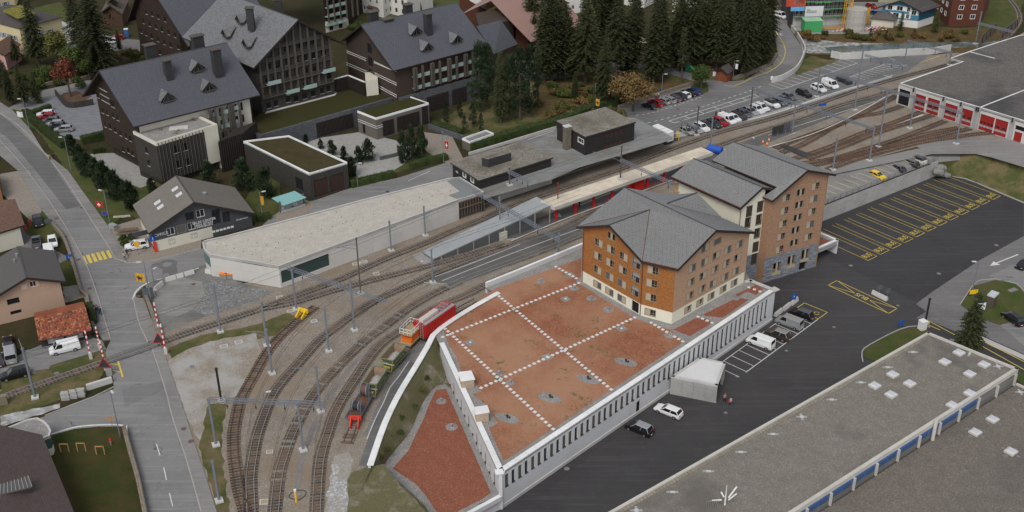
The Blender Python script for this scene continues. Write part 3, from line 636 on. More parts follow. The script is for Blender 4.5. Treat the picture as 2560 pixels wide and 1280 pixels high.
mpl=M('plywood_tan',(.36,.27,.16),.85,.1,3,.1);mgp=M('grey_plate',(.3,.3,.3),.7)
for x,y,w,d,a,m,l in[(674,1130,1,.8,.1,mpl,'tan cable pit cover between the second and third bottom tracks, upper one'),(661,1255,1.3,1.1,.1,mpl,'tan cable pit cover beside the third track at the bottom edge'),(941,685,1.1,1.1,.4,mpl,'tan pit cover with pale rim beside the crossover track'),(699,744,1.2,1.1,.3,mpl,'tan pit cover by the corner of the long concrete building'),(726,778,1.2,.8,.3,mpl,'plain tan pit cover beside the mast near the buffer stop'),(785,803,1.1,1,.4,mgp,'pale grey pit cover between the curved tracks near the stub siding'),(890,660,1.4,1,.4,mpl,'tan pit cover under the long concrete wall'),(908,655,1.6,.9,.4,mgp,'grey grating plate beside the tan pit cover under the long wall'),(560,866,1.3,1.,.4,mgp,'dark square drain cover in the pale gravel clearing'),(597,856,1.3,1.,.4,mgp,'second dark square drain cover nearer the grass'),(1260,625,1.2,1,.4,mpl,'tan slab beside the ramp lower end')]:coverplate(x,y,w,d,a,m,l)
# base building with green roof
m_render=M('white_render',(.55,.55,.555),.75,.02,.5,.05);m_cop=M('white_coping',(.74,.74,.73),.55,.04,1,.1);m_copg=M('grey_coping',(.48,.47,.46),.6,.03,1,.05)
m_og=gravel('orange_roof_gravel',(.21,.08,.045),(.31,.12,.062),(.4,.21,.13),9,patch=(.37,.21,.13),pscale=.05,plo=.4,phi=.56,patch2=(.1,.1,.035),p2scale=.42,p2lo=.6,p2hi=.68)
m_og2=gravel('red_roof_gravel',(.2,.07,.042),(.28,.1,.058),(.35,.16,.11),9,patch2=(.08,.1,.03),p2scale=.8,p2lo=.72,p2hi=.75)
m_gg=gravel('grey_roof_gravel',(.2,.19,.18),(.3,.285,.27),(.4,.39,.375),9)
ZP=1.6
Fc=at(G(1249,1183,ZP),0);Fr=at(G(1939,723,ZP),0);Wc=at(G(1099,857,ZP),0)
r1=at(G(1877,698,ZP),0);r2=at(G(1861,705,1.3),0)
base=thing('base_building','long low white building with orange gravel roof and a row of slot windows','building',Fc)
capP=[at(G(x,y,z),0)for x,y,z in CAPC[:3]]
up=[Fc,Fr,r1,at(G(1800,560,1.3),0),at(G(1700,520,1.3),0),at(G(1458,617,1.6),0),at(G(1213,714,1.6),0)]+capP+[Wc]
b=MB();b.prism(up,ZR-.3,ZR,0);b.build('roof_slab',[m_gg],base)
L=(Fr-Fc).length;us=[]
A0=Fc;B0=Fr
u_a,_=OV(A0,B0,1283.5,1198);u_b,_=OV(A0,B0,1759,876);_,zt=OV(A0,B0,1580,1000)
n=34;sp=(u_b-u_a)/n
ztop=ZP-.95;ops=[];k=-1
u=u_a-sp
while u<L-1.2:
 if u>1.0:
  h=2.3 if k<27 else(2.9 if k<29 else 3.9)
  ops.append((u,ztop-h/2,.72,h,'slotb' if(k*7)%5 in(1,2,3)and k<27 else 'slot'))
 u+=sp;k+=1
ud,zd=OV(A0,B0,1595,1020);ops.append((ud,ZL+1.35,.9,2.3,'dark'))
facade(base,'front_wall',A0,B0,ZL,ZP-.12,m_render,ops,depth=.2)
b=MB();wst(b,[A0,B0],.16,ZL-.05,ZL+.55,off=-.05);b.build('plinth',m_conc2,base)
b=MB();wst(b,[Fr,r1],.5,ZL,ZP-.12,off=.25);wst(b,[r1,r1+(r2-r1)*1.0],.5,ZL,ZP-.12,off=.25);b.build('end_wall',m_render,base)
def coping(P,w,z,mat,h=.14,off=0,seg=2.0,parent=base,nm='coping_stone'):
 R=rsm([at(p,0)for p in P],seg)+[at(P[-1],0)]
 zz=z if callable(z)else(lambda t:z)
 for i in range(len(R)-1):
  if(R[i+1]-R[i]).length<.3:continue
  b=MB();e=.03/(R[i+1]-R[i]).length
  wst(b,[R[i].lerp(R[i+1],e),R[i+1].lerp(R[i],e)],w,[zz(i/len(R))-h,zz((i+1)/len(R))-h],[zz(i/len(R)),zz((i+1)/len(R))],off=off);b.build(nm,mat,parent)
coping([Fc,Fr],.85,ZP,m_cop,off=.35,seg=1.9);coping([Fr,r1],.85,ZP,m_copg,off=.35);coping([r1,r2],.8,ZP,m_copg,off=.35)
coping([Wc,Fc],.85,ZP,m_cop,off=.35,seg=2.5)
b=MB();wst(b,[Fc,Fr],.3,ZR,ZP-.14,off=.5);wst(b,[Wc,Fc],.3,ZR,ZP-.14,off=.5);b.build('parapet',m_render,base)
_,ZLO=OV(Wc,Fc,1244,1228)
ops=[]
for x,y in[(1455,290),(1483,345),(1510,405),(1537,465),(1565,520),(1595,590),(1625,660),(1655,725),(1687,800),(1720,870),(1752,945),(1787,1025)]:
 uu,z=OV(Wc,Fc,640+x/3,853+y/3);ops.append((uu,z-.1,.66,2.0,'slotb' if len(ops)%2 else 'slot'))
ZLO=max(-3.0,min(-1.6,ZLO))
facade(base,'clerestory_wall',Wc,Fc,ZLO-.5,ZP-.12,m_render,ops,depth=.2)
P=[at(G(x,y,2.2),0)for x,y in[(1213,705),(1300,670),(1456,606)]]
b=MB();wst(b,P,.5,-.1,2.2,off=-.25,mtop=1);b.build('track_side_wall',[m_render,m_cop],base)
cw=thing('curved_retaining_wall','white coped retaining wall curving beside the wagons down to the grass','wall',at(capw[6],0))
Pc=cmr([Vector(p)for p in capw],1.0)
b=MB();wst(b,Pc,.4,[min(p.z,0)-2.6 for p in Pc],[p.z-.12 for p in Pc],off=.35);b.build('wall_body',m_render,cw)
R=rsm(Pc,3.0)+[Pc[-1]]
for i in range(len(R)-1):
 if(R[i+1]-R[i]).length<.4:continue
 b=MB();a,c=R[i],R[i+1];e=.02;wst(b,[a.lerp(c,e),c.lerp(a,e)],.95,[a.z-.12,c.z-.12],[a.z,c.z],off=.47);b.build('coping_stone',m_cop,cw)
P=cmr(gz([(1040,928),(1005,965),(985,985),(952,1040),(930,1090),(916,1140)]),1.)
b=MB();wst(b,cmr(gz([(1022,905),(995,945),(975,970),(960,1005),(940,1045),(925,1080),(918,1098)]),1.),.16,0,.12);b.build('kerb',m_conc2,kind='structure')
strip('path',cmr(gz([(1030,905),(1000,950),(980,985),(955,1030),(935,1075),(925,1110),(906,1165)]),1.),1.3,m_road2,z=.016,off=.1)
strip('service_strip',cmr(gz([(1120,800),(1075,838),(1030,880),(985,945),(955,1000),(935,1050),(915,1090)]),1.),1.6,gravel('fine_dark_gravel',(.13,.13,.13),(.2,.2,.2),(.3,.3,.3),7),z=.008,off=.4)
lowroof=[at(G(x,y,ZLO),0)for x,y in[(1100,968),(1118,958),(1128,960)]]
gb=[(1070,986),(1055,1010),(1043,1040),(1030,1073),(1010,1100),(993,1120),(973,1143),(957,1166),(961,1188),(977,1198),(993,1199),(1023,1226),(1067,1270),(1080,1310)]
gbw=[G(x,y,ZLO)for x,y in gb]
inner=[p+Vector((0,0,-.15))for p in offset(Pc,.75)]
inr=[at(inner[int(i*(len(inner)-1)/8)],inner[int(i*(len(inner)-1)/8)].z)for i in range(9)]
inr=[inner[int((.30+.70*i/8)*(len(inner)-1))]for i in range(9)]
outer_pts=inr+[G(885,1260,-.02),G(870,1400,-.02)]
b=MB();n=24
def along(P,t):
 Ls=[0]
 for i in range(len(P)-1):Ls.append(Ls[-1]+(P[i+1]-P[i]).length)
 s=t*Ls[-1]
 for i in range(len(P)-1):
  if s<=Ls[i+1]:return P[i].lerp(P[i+1],(s-Ls[i])/max(1e-6,Ls[i+1]-Ls[i]))
 return P[-1]
lowline=[at(G(1104,868,ZR),ZLO+2.2),at(G(1112,905,ZLO),ZLO+.9),G(1116,950,ZLO)]+[G(1092,964,ZLO)]+gbw
for i in range(n):
 a0,a1=along(outer_pts,i/n),along(outer_pts,(i+1)/n);c0,c1=along(lowline,i/n),along(lowline,(i+1)/n)
 for k in range(6):
  s0,s1=k/6,(k+1)/6
  jit=lambda p:p
  b.face([a0.lerp(c0,s0),a0.lerp(c0,s1),a1.lerp(c1,s1),a1.lerp(c1,s0)])
b.build('grass_bank',m_dry,merge=True,kind='structure')
ground('rough_bank',[(880,1180),(917,1166),(960,1160),(1000,1215),(1110,1320),(1110,1400),(860,1400),(868,1280),(868,1200)],-.01,m_dry)
lw=thing('low_roof_wing','lower wing with a tapering red gravel roof beside the grass bank','building',G(1100,1150,ZLO))
low=[at(G(x,y,ZLO),0)for x,y in[(1113,960),(1090,965),(1069,985),(1054,1010),(1042,1040),(1029,1073),(1009,1100),(992,1120),(972,1143),(957,1166),(961,1187),(977,1197),(993,1198),(1023,1225),(1067,1269),(1120,1340)]]
lowA=low+[at(G(1160,1283,ZLO),0),at(Fc,0),at(Wc+(Wc-Fc).normalized()*-8,0)]
b=MB();b.prism(lowA,ZL,ZLO,0,1);b.build('roof_slab',[m_render,m_gg],lw)
sheet('red_gravel_bed',[G(x,y,ZLO+.03)for x,y in[(1090,975),(1115,972),(1140,1030),(1170,1100),(1200,1168),(1227,1232),(1205,1248),(1150,1275),(1120,1300),(1090,1278),(1065,1240),(1040,1210),(1010,1190),(982,1171),(1000,1150),(1022,1125),(1038,1090),(1060,1045),(1073,1010)]],m_og2,kind=None,parent=lw)
b=MB();wst(b,[at(G(1150,1292,ZLO+.3),0),at(Fc,0)],.6,ZLO-.5,ZLO+.3,off=-.1,mtop=1);b.build('parapet',[m_render,m_cop],lw)
b=MB();q=at(G(1215,1262,ZL+1),0);b.box((q.x+.4,q.y-.6,ZL+1.2),(3.2,.1,2.4),.55);b.build('opening_shade_panel',MT['void'],lw)  # solid near-black panel, painted shade of the opening below the parapet
sheet('bank_base',[at(q,ZLO-.05)for q in(Wc+Vector((1.5,0,0)),Wc+(Fc-Wc)*.5,G(1000,1150,0),G(960,1160,0),G(1000,1080,0),G(1060,960,0),G(1085,905,0))],m_dry,kind='structure')
b=MB();b.box((Fc.x+.12,Fc.y+.2,(ZL+ZP)/2-.1),(.5,.5,ZP-ZL-.3));b.build('corner_post',m_render,base)
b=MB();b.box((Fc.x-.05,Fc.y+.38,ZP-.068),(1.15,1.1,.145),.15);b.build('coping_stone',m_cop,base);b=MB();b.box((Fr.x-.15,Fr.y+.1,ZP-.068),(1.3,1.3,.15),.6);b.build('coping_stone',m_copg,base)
BED=[[(1107,821),(1213,738),(1237,722),(1280,707),(1390,668),(1453,645),(1453,690),(1438,704),(1470,722),(1500,742),(1587,795),(1640,815),(1680,825),(1708,855),(1500,993),(1400,1060),(1280,1139),(1260,1152),(1222,1070),(1245,1058),(1215,1012),(1182,985),(1203,978),(1180,945),(1153,926),(1140,890),(1124,866)],[(1682,824),(1747,792),(1785,805),(1725,840)],[(1752,789),(1843,744),(1872,749),(1807,794)],[(1833,739),(1890,712),(1908,722),(1890,737),(1867,729),(1843,742)]]
for i,p in enumerate(BED):sheet('orange_gravel_bed' if i==0 else 'red_gravel_bed',[G(x,y,ZR+.03)for x,y in p],m_og if i==0 else m_og2,kind=None,parent=base)
tf=MB();rn=random.Random(9);cl=[(rn.uniform(1130,1640),rn.uniform(680,1120))for _ in range(70)]+[(1290,780),(1340,720),(1390,790),(1420,930),(1510,880),(1560,880),(1490,800),(1450,840),(1330,760),(1250,930)]*4
for x,y in cl:
 if y>1150-.0*x or(y-821)<-.62*(x-1107)+20 or(y-1139)>-.66*(x-1280)-8 or(x<1250 and y>990-.9*(1230-x))or(x>1450 and y<700+.42*(x-1440)):continue
 for k in range(rn.randint(5,26)):
  p=G(x+rn.gauss(0,9),y+rn.gauss(0,4.5),ZR+.05);s=rn.uniform(.06,.2);tf.face([p+Vector((rn.uniform(-s,s),rn.uniform(-s,s),rn.uniform(0,.1)))for _ in range(3)])
tf.build('moss_tufts',grass('tuft_green',(.06,.085,.02),(.12,.15,.04),(.15,.15,.05)),base,kind='stuff')
m_slabw=M('white_paving_slab',(.62,.62,.61),.8,.06,3,.05);sb=MB();sb.box((0,0,.03),(.52,.52,.06));SM=sb.mesh('paving_slab',m_slabw)
for L in[[(1241,735),(1528,974)],[(1390,667),(1441,696)],[(1107,843),(1447,708)],[(1113,822),(1383,1073)],[(1203,970),(1587,794)],[(1628,807),(1707,854)],[(1872,719),(1900,729)],[(1745,792),(1780,807)]]:
 a,c=G(*L[0],ZR+.06),G(*L[1],ZR+.06);n=max(2,round((c-a).length/.98));ang=math.atan2(c.y-a.y,c.x-a.x)
 for i in range(n+1):
  p=a.lerp(c,i/n);inst('paving_slab',SM,base,p-WL[base],ang+random.uniform(-.06,.06)+.35)
def disc(b,c,rx,ry,z,n=14,rot=0,mi=0):
 pts=[(c.x+math.cos(t)*rx*math.cos(rot)-math.sin(t)*ry*math.sin(rot),c.y+math.cos(t)*rx*math.sin(rot)+math.sin(t)*ry*math.cos(rot))for t in[i*2*math.pi/n for i in range(n)]]
 b.prism(pts,z-.02,z,mi)
m_steel=M('stainless_steel',(.5,.5,.5),.35,.05,2,0,metal=.7)
for i,(x,y,rx,ry,rt,zz)in enumerate([(1352,703,.85,.85,0,ZR),(1436,721,.85,.85,0,ZR),(1478,746,.9,.9,0,ZR),(1521,774,1,1,0,ZR),(1247,935,.8,.8,0,ZR),(1276,957,.7,.7,0,ZR),(1375,994,2,1.1,-.5,ZR),(1268,1045,2,1,-.5,ZR),(1470,948,2,1,-.5,ZR),(1565,905,2,1,-.5,ZR),(1675,838,1,1,0,ZR),(1838,745,.8,.8,0,ZR),(1751,790,.8,.8,0,ZR),(1103,1003,.85,.85,0,ZLO),(1129,1067,.95,.95,0,ZLO)]):
 p=G(x,y,zz+.06);own=base if zz==ZR else lw
 b=MB();disc(b,p,rx,ry,zz+.055,rot=rt);b.build('gravel_ring',m_gg,own)
 b=MB();b.cyl((p.x,p.y,zz+.05),(p.x,p.y,zz+.5),.12);b.cyl((p.x,p.y,zz+.45),(p.x,p.y,zz+.62),.2,.2);b.cyl((p.x+.35,p.y,zz+.05),(p.x+.35,p.y,zz+.25),.15);b.build('vent_pipe',m_steel if i not in(6,7,8,9)else MT['dark_metal'],own)
for x,y in[(1414,748),(1554,822),(1176,857),(1368,893),(1425,688)]:
 p=G(x,y,ZR);b=MB();b.box((p.x,p.y,ZR+.05),(1.5,1.5,.03),.6);b.box((p.x,p.y,ZR+.1),(.3,.3,.08),.6,1);b.build('gravel_pad',[m_gg,m_cop],base)
for k,(tp,bs)in enumerate([([(1144,930),(1178,926),(1188,948),(1152,953)],[(1155,976),(1187,971)]),([(1184,1018),(1218,1013),(1224,1030),(1188,1036)],[(1193,1061),(1223,1056)])]):
 f0=G(*bs[0],ZR);zt=UP(f0,*tp[3]);T=[G(x,y,zt)for x,y in tp];own=base
 cx=sum((p for p in T),Vector((0,0,0)))/4;t=thing('roof_vent_box','tan vent box with white ribbed lid on the roof edge, '+('farther of the two' if k==0 else 'nearer of the two'),'vent box',at(cx,ZR))
 sh=[at(cx+(p-cx)*.88,0)for p in T]
 b=MB();b.prism(sh,ZR,zt-.1);b.build('box_body',M('tan_panel',(.42,.33,.24),.7),t)
 b=MB();b.prism([at(p,0)for p in T],zt-.12,zt);b.build('lid',m_cop,t)
 for i in range(6):
  s=(i+.5)/6;b=MB();b.bar(T[0].lerp(T[3],s)+Vector((0,0,.04)),T[1].lerp(T[2],s)+Vector((0,0,.04)),.22,.05);b.build('rib',m_cop,t)
# concrete ramp cover (car park side)
zc=-1.5;T=[G(1677.5,941,zc),G(1749,893,zc),G(1815,906,zc),G(1794,964,zc)]
cn=thing('concrete_ramp_shelter','pale concrete shelter with a flat stained roof against the slot window wall','shelter',at(T[0],ZL))
b=MB();b.prism([at(p,0)for p in T],zc-.3,zc-.08);b.build('roof',[M('pale_shelter_roof',(.6,.6,.59),.8,.03,2,.05)],cn)
b=MB()
for i in range(4):wst(b,[T[i],T[(i+1)%4]],.45,zc-.3,zc,off=-.22 if i in(0,1,2,3)else 0)
b.build('roof_rim',m_conc2,cn)
A,B=at(T[0],0),at(T[3],0)
for i in range(4):
 for j in range(4):
  z0=ZL+(zc-.3-ZL)*j/4;z1=ZL+(zc-.3-ZL)*(j+1)/4;b=MB();wst(b,[A.lerp(B,i/4+.002),A.lerp(B,(i+1)/4-.002)],.3,z0+.012,z1-.012,off=.15);b.build('concrete_panel',m_conc,cn)
b=MB();wst(b,[A,B],.24,ZL,zc-.3,off=.2);wst(b,[at(T[2],0).lerp(at(T[3],0),.22),at(T[2],0)],.35,ZL,zc-.3,off=.2);wst(b,[at(T[2],0),at(T[1],0)],.3,ZL,zc-.3,off=.15);b.build('inner_wall',m_conc,cn)
# orange shingle building
m_slate=brick('grey_slate_roof',(.18,.18,.177),(.21,.21,.206),(.09,.09,.09),.42,.36,.018,.62,noise=.04,bump=.5,nsc=.4)
m_fascia=M('dark_brown_fascia',(.035,.025,.022),.6,.1,2,0);m_copper=M('copper_gutter',(.16,.055,.035),.5,.15,2,0,metal=.3)
m_shing=brick('orange_larch_shingle',(.3,.105,.025),(.45,.21,.07),(.13,.045,.012),.16,.14,.012,.85,noise=.2,bump=.6,nsc=6)
m_shing2=brick('weathered_shingle',(.42,.265,.165),(.56,.385,.265),(.26,.15,.095),.16,.14,.012,.85,noise=.2,bump=.6,nsc=6)
m_shing3=brick('brown_red_shingle',(.35,.195,.115),(.49,.315,.205),(.13,.065,.04),.16,.14,.012,.85,noise=.2,bump=.6,nsc=6)
m_cream=M('cream_render',(.66,.64,.52),.8,.03,1,.03)
m_stone=brick('grey_gneiss_wall',(.13,.14,.16),(.33,.345,.37),(.07,.075,.085),.8,.14,.01,.75,noise=.2,bump=.7,nsc=8)
def push(A,B,d):
 u=(V2(B)-V2(A)).normalized();n=Vector((u.y,-u.x));return V2(A)+n*d,V2(B)+n*d
def onp(A,B,x,y):
 u,z=OV(A,B,x,y);d=(V2(B)-V2(A)).normalized();return Vector((A[0]+d.x*u,A[1]+d.y*u,z))
zg=ZR
a,bb,c,d=[G(x,y,zg)for x,y in[(1454,703),(1602,789),(1679,810),(1861,705)]]
ob=thing('orange_shingle_house','orange and faded shingle clad house with folded grey slate roof on the orange terrace','building',c)
pa=push(a,bb,.7);pb=push(bb,c,.7);pc=push(c,d,.7)
L0=onp(*pa,1441,567);GA=onp(*pa,1522.7,562);Vv=onp(*pa,1605.5,653);C0=onp(*pc,1695.4,673);RA=onp(*pc,1791,575);RT=onp(*pc,1890,580)
RB=G(1562,469,RA.z);PV=G(1624.7,524,GA.z);Q=G(1668,509,GA.z);QR=G(1742.6,481.6,GA.z);E1=G(1804.5,544,RT.z+.2);E2=G(1674,487,GA.z-1.2)
zt=.3
def rfp(parent,pts,name='roof_plane',mat=None,th=.32):
 b=MB();b.slab(pts,th,0,1);o=b.build(name,[mat or m_slate,m_fascia],parent)
 P=[Vector(p)for p in pts];mt=mat or m_slate
 if not mt.name.startswith(('grey_slate','hotel_slate')):return o
 N=Vector((0,0,0))
 for i in range(len(P)):N+=P[i].cross(P[(i+1)%len(P)])
 N=(N if N.z>0 else-N).normalized();h=Vector((0,0,1)).cross(N).normalized();s=N.cross(h);uv=[(p.dot(h),p.dot(s))for p in P];c=P[0].dot(N);g=MB();j=0;v=min(q[1]for q in uv)+.3;e=.042
 while v<max(q[1]for q in uv):
  xs=[]
  for i in range(len(uv)):
   a,b_=uv[i],uv[(i+1)%len(uv)]
   if(a[1]>v)!=(b_[1]>v):xs.append(a[0]+(b_[0]-a[0])*(v-a[1])/(b_[1]-a[1]))
  xs.sort()
  for k in range(0,len(xs)-1,2):
   u=math.ceil((xs[k]+.3)/.84)*.84+(.42 if j%2 else 0)
   while u<xs[k+1]-.25:q=h*u+s*v+N*(c+.035);g.face([q-h*e-s*e*1.4,q+h*e-s*e*1.4,q+h*e+s*e*1.4,q-h*e+s*e*1.4]);u+=.84
  v+=.56;j+=1
 if g.v:g.build('snow_guards',m_fascia,parent,kind='stuff')
 return o
rfp(ob,[RA,C0,Vv,PV,L0,RB]);rfp(ob,[GA,Vv,PV]);rfp(ob,[GA,PV,L0])
up=Vector((0,0,.03))
rfp(ob,[RA,RT,E1,Q,E2,RB]);rfp(ob,[Q+up,QR,E1+up]);rfp(ob,[Q+up,QR,E2+up])
def ridge(parent,P,w=.25,h=.1,mat=None,nm='ridge_cap'):
 b=MB()
 for i in range(len(P)-1):b.bar(P[i],P[i+1],w,h)
 return b.build(nm,mat or M('ridge_zinc',(.06,.062,.066),.5),parent)
ridge(ob,[RA,RB]);ridge(ob,[GA,PV]);ridge(ob,[Q+up*3,QR+up]);ridge(ob,[PV+up,Vv+up],.1,.08,m_copper,'valley_gutter');ridge(ob,[PV+up,L0+up],.1,.08,m_copper,'valley_gutter')
def fasc(parent,P,h=.42,w=.1):
 b=MB()
 for i in range(len(P)-1):
  A_,B_=P[i],P[i+1];b.idx([A_+Vector((0,0,-h)),B_+Vector((0,0,-h)),B_+Vector((0,0,.03)),A_+Vector((0,0,.03))],[(0,1,2,3)])
  b.bar(A_+Vector((0,0,-h/2)),B_+Vector((0,0,-h/2)),w,h)
 return b.build('fascia',m_fascia,parent)
fasc(ob,[L0,GA,Vv,C0,RA,RT]);ridge(ob,[Vv+up,C0+up],.14,.1,m_copper,'gutter')
zs=3.55
def gl(A,B,P):
 d=(V2(B)-V2(A)).normalized();return[((V2(p)-V2(A)).dot(d),p.z-.36)for p in P]
La=(V2(bb)-V2(a)).length;g=gl(a,bb,[L0,GA,Vv])
def prof(g,L):
 out=[]
 def zi(u):
  for(u0,z0),(u1,z1)in zip(g,g[1:]):
   if u0<=u<=u1:return z0+(z1-z0)*(u-u0)/(u1-u0)
  return g[0][1]if u<g[0][0]else g[-1][1]
 return[(0,zi(0))]+[q for q in g if .01<q[0]<L-.01]+[(L,zi(L))]
Z=lambda L:[(1440+q[0]/4.17,460+q[1]/4.17)+tuple(q[2:])for q in L]
left=Z([(237,613,'shutR'),(370,545,'double',1.9,1.3),(365,683,'shutL'),(497,757,'shutR'),(633,828,'loggia',1.9,1.8),(231,752,'shutL'),(356,822,'shutL'),(489,898,'shutL'),(625,973,'loggia',1.9,1.8),(225,895,'shutR'),(351,965,'louR'),(480,1040,'louR'),(616,1117,'loggia',1.9,1.8)])
facade(ob,'shingle_wall',a,bb,zs,prof(g,La),m_shing,pxops(a,bb,left,1.9,1.45))
pl=Z([(224,1033,'louL'),(349,1110,'louL'),(477,1183,'louR')])+[(1588,766,'dark',1.7,2.1)]
facade(ob,'plinth_wall',a,bb,zg,zs,m_cream,[(u,2.45 if st!='dark' else 2.38,w,h if st=='dark' else 1.25,st)for u,z,w,h,st in pxops(a,bb,pl,1.9,1.25)])
Lb=(V2(c)-V2(bb)).length;g=gl(bb,c,[Vv,C0])
facade(ob,'shingle_wall',bb,c,zs,prof(g,Lb),m_shing,pxops(bb,c,Z([(800,898,'shutL'),(790,1035,'shutL'),(780,1182,'shutL')]),1.9,1.45))
facade(ob,'plinth_wall',bb,c,zg,zs,m_cream,[(u,2.45,w,h,st)for u,z,w,h,st in pxops(bb,c,[(1625.7,778,'shutL')],1.9,1.25)])
Lc=(V2(d)-V2(c)).length;g=gl(c,d,[C0,RA,RT])
R_=[(1475,598,'blind',1.9,1.1),(1350,662,'louR'),(1700,630,'louL'),(1580,690,'louL'),(1462,745,'shutR'),(1342,810,'louR'),(1210,878,'louL'),(1683,765,'shutR'),(1565,830,'shutL'),(1445,893,'shutL'),(1325,955,'shutR'),(1197,1025,'shutL'),(1663,912,'louL'),(1550,972,'louL'),(1430,1035,'louR'),(1310,1097,'shutL'),(1185,1167,'shutL')]
facade(ob,'weathered_shingle_wall',c,d,zs,prof(g,Lc),m_shing2,pxops(c,d,Z(R_),1.85,1.4))
facade(ob,'plinth_wall',c,d,zg,zs,m_cream,[(u,2.45,1.7,1.2,st)for u,z,w,h,st in pxops(c,d,[(1834.5,711,'louL'),(1807,726,'louL'),(1777,741,'louL'),(1749,757,'shutL'),(1719,774,'shutL')],1.8,1.2)])
dd=V2(d)-V2(c);e1=V2(a)+dd*.92;b=MB()
wst(b,[at(d,0),at(e1,0)],.3,zg,RT.z-.6,off=.15);wst(b,[at(e1,0),at(a,0)],.3,zg,L0.z-.5,off=.15);b.build('rear_wall',m_shing2,ob)
for(x,y)in((1480,703),):pass
b=MB();q=V2(bb)+(V2(bb)-V2(a)).normalized()*-.15;n=Vector((math.cos(-2),math.sin(-2)))*.12
for P0,dz in((at(q,0)+at(n,0),L0.z-.8),(at(V2(a)+(V2(bb)-V2(a)).normalized()*.2,0)+at(n,0),L0.z-.7)):b.cyl(at(P0,zg+.1),at(P0,min(dz,Vv.z-.5)if P0.x>a.x+5 else dz),.06)
b.build('downpipe',m_copper,ob)
b=MB()
for x,y in[(918,425),(827,497),(1367,480),(1030,222)]:
 p=G(1440+x/4.17,460+y/4.17,RA.z-2.2 if y>300 else RA.z-1)
 b.cyl(p+Vector((0,0,-.6)),p+Vector((0,0,.5)),.08)
b.build('vent_pipe',m_copper,ob)
# cream and brick block
t0=G(1905,708,ZL);t1=G(2040,666,ZL)
tw=thing('shingle_tower_house','tall brown shingle block on a grey stone base at the edge of the bus park','building',t0)
pt=push(t0,t1,.8)
T1=lambda x,y:(1660+x/4.267,340+y/4.267)
A_=onp(*pt,*T1(1155,692));AP=onp(*pt,*T1(1535,362));AR=onp(*pt,*T1(1838,408))
zr=AP.z
RBk=G(*T1(745,62),zr);zl=onp(*pt,*T1(1155,692)).z
K1=G(*T1(1095,650),zl);K2=G(*T1(1205,545),zl+1.6);K3=G(*T1(515,258),zl+1.6)
K1=A_+(V2(RBk)-V2(AP)).normalized().to_3d()*2.2;K1.z=A_.z
bd=(V2(RBk)-V2(AP))
K2=G(*T1(1207,545),A_.z+2.0);K3=G(*T1(515,258),A_.z+2.0)
rfp(tw,[AP,A_,K1,K2,K3,RBk])
ARb=AR+Vector((bd.x,bd.y,0))*.97;rfp(tw,[AP,AR,ARb,RBk]);ridge(tw,[AP,RBk]);fasc(tw,[A_,AP,AR]);ridge(tw,[K1,A_],.14,.12,m_copper,'gutter')
Lt=(V2(t1)-V2(t0)).length;g=gl(t0,t1,[A_,AP,AR])
u_,zst=OV(t0,t1,1910,655);u2,zst2=OV(t0,t1,2049,598);zst=(zst+zst2)/2
cols=[(1303,660,'shutL'),(1285,798,'shutL'),(1267,937,'shutL'),(1248,1073,'shutL'),(1232,1208,'shutL'),(1460,600,'double'),(1440,732,'double'),(1425,868,'double'),(1403,1003,'double'),(1387,1138,'double'),(1617,535,'shutL'),(1595,670,'louL'),(1577,807,'shutL'),(1557,942,'louL'),(1537,1075,'shutL')]
facade(tw,'shingle_wall',t0,t1,zst,prof(g,Lt),m_shing3,pxops(t0,t1,[T1(q[0],q[1])+(q[2],)for q in cols],1.85,1.45))
T2=lambda x,y:(1830+x/6.4,560+y/6.4)
ops=[]
for(x,y)in((715,690),(948,580),(1170,480)):
 u,z=OV(t0,t1,*T2(x,y));ops.append((u,z,1.9,2.1,'double'))
for(x,y)in((675,890),(905,790),(1130,690)):
 u,z=OV(t0,t1,*T2(x,y));ops.append((u,ZL+1.2,1.9,2.3,'dark'))
facade(tw,'stone_base_wall',t0,t1,ZL,zst,m_stone,ops,depth=.6)
b=MB();n_=Vector(((V2(t1)-V2(t0)).normalized().y,-(V2(t1)-V2(t0)).normalized().x))
for(u,z,w,h,s)in ops[:3]:
 p=V2(t0)+(V2(t1)-V2(t0)).normalized()*u+n_*.02;b.box((p.x,p.y,z-1.35),(2.05,.12,.6),math.atan2(t1.y-t0.y,t1.x-t0.x))
b.build('window_apron',MT['beige_panel'],tw)
tc=bpy.data.curves.new('door_number','FONT');tc.body='7';tc.size=1.5;tc.extrude=.01
def txo(name,body,size,P,ang,parent,mat,tilt=math.pi/2,ext=.01,align='CENTER'):
 tc=bpy.data.curves.new(name,'FONT');tc.body=body;tc.size=size;tc.extrude=ext;tc.align_x=align;tc.align_y='CENTER'
 tmp=bpy.data.objects.new('tmp_text',tc);C.objects.link(tmp);dg=bpy.context.evaluated_depsgraph_get();dg.update()
 me=bpy.data.meshes.new_from_object(tmp.evaluated_get(dg));bpy.data.objects.remove(tmp)
 me.materials.clear();me.materials.append(mat)
 o=bpy.data.objects.new(name,me);C.objects.link(o);off=WL.get(parent,Vector((0,0,0)))if parent else Vector((0,0,0))
 if parent:o.parent=parent
 o.location=Vector(P)-off;o.rotation_euler=(tilt,0,ang);return o
angt=math.atan2(t1.y-t0.y,t1.x-t0.x)
u,z,w,h,s=ops[3];p=V2(t0)+(V2(t1)-V2(t0)).normalized()*u-n_*.53;txo('door_number','7',1.4,(p.x,p.y,z+.3),angt,tw,m_yellow)
bk=bd.normalized()*(bd.length-1.2)
b=MB();t1b=V2(t1)+bk;t0b=V2(t0)+bk
wst(b,[at(t1,0),at(t1b,0)],.3,ZL,AR.z-.5,off=.15);wst(b,[at(t1b,0),at(t0b,0)],.3,ZL,A_.z-.3,off=.15);wst(b,[at(t0b,0),at(t0,0)],.3,ZL,A_.z-.3,off=.15);b.build('side_wall',m_shing3,tw)
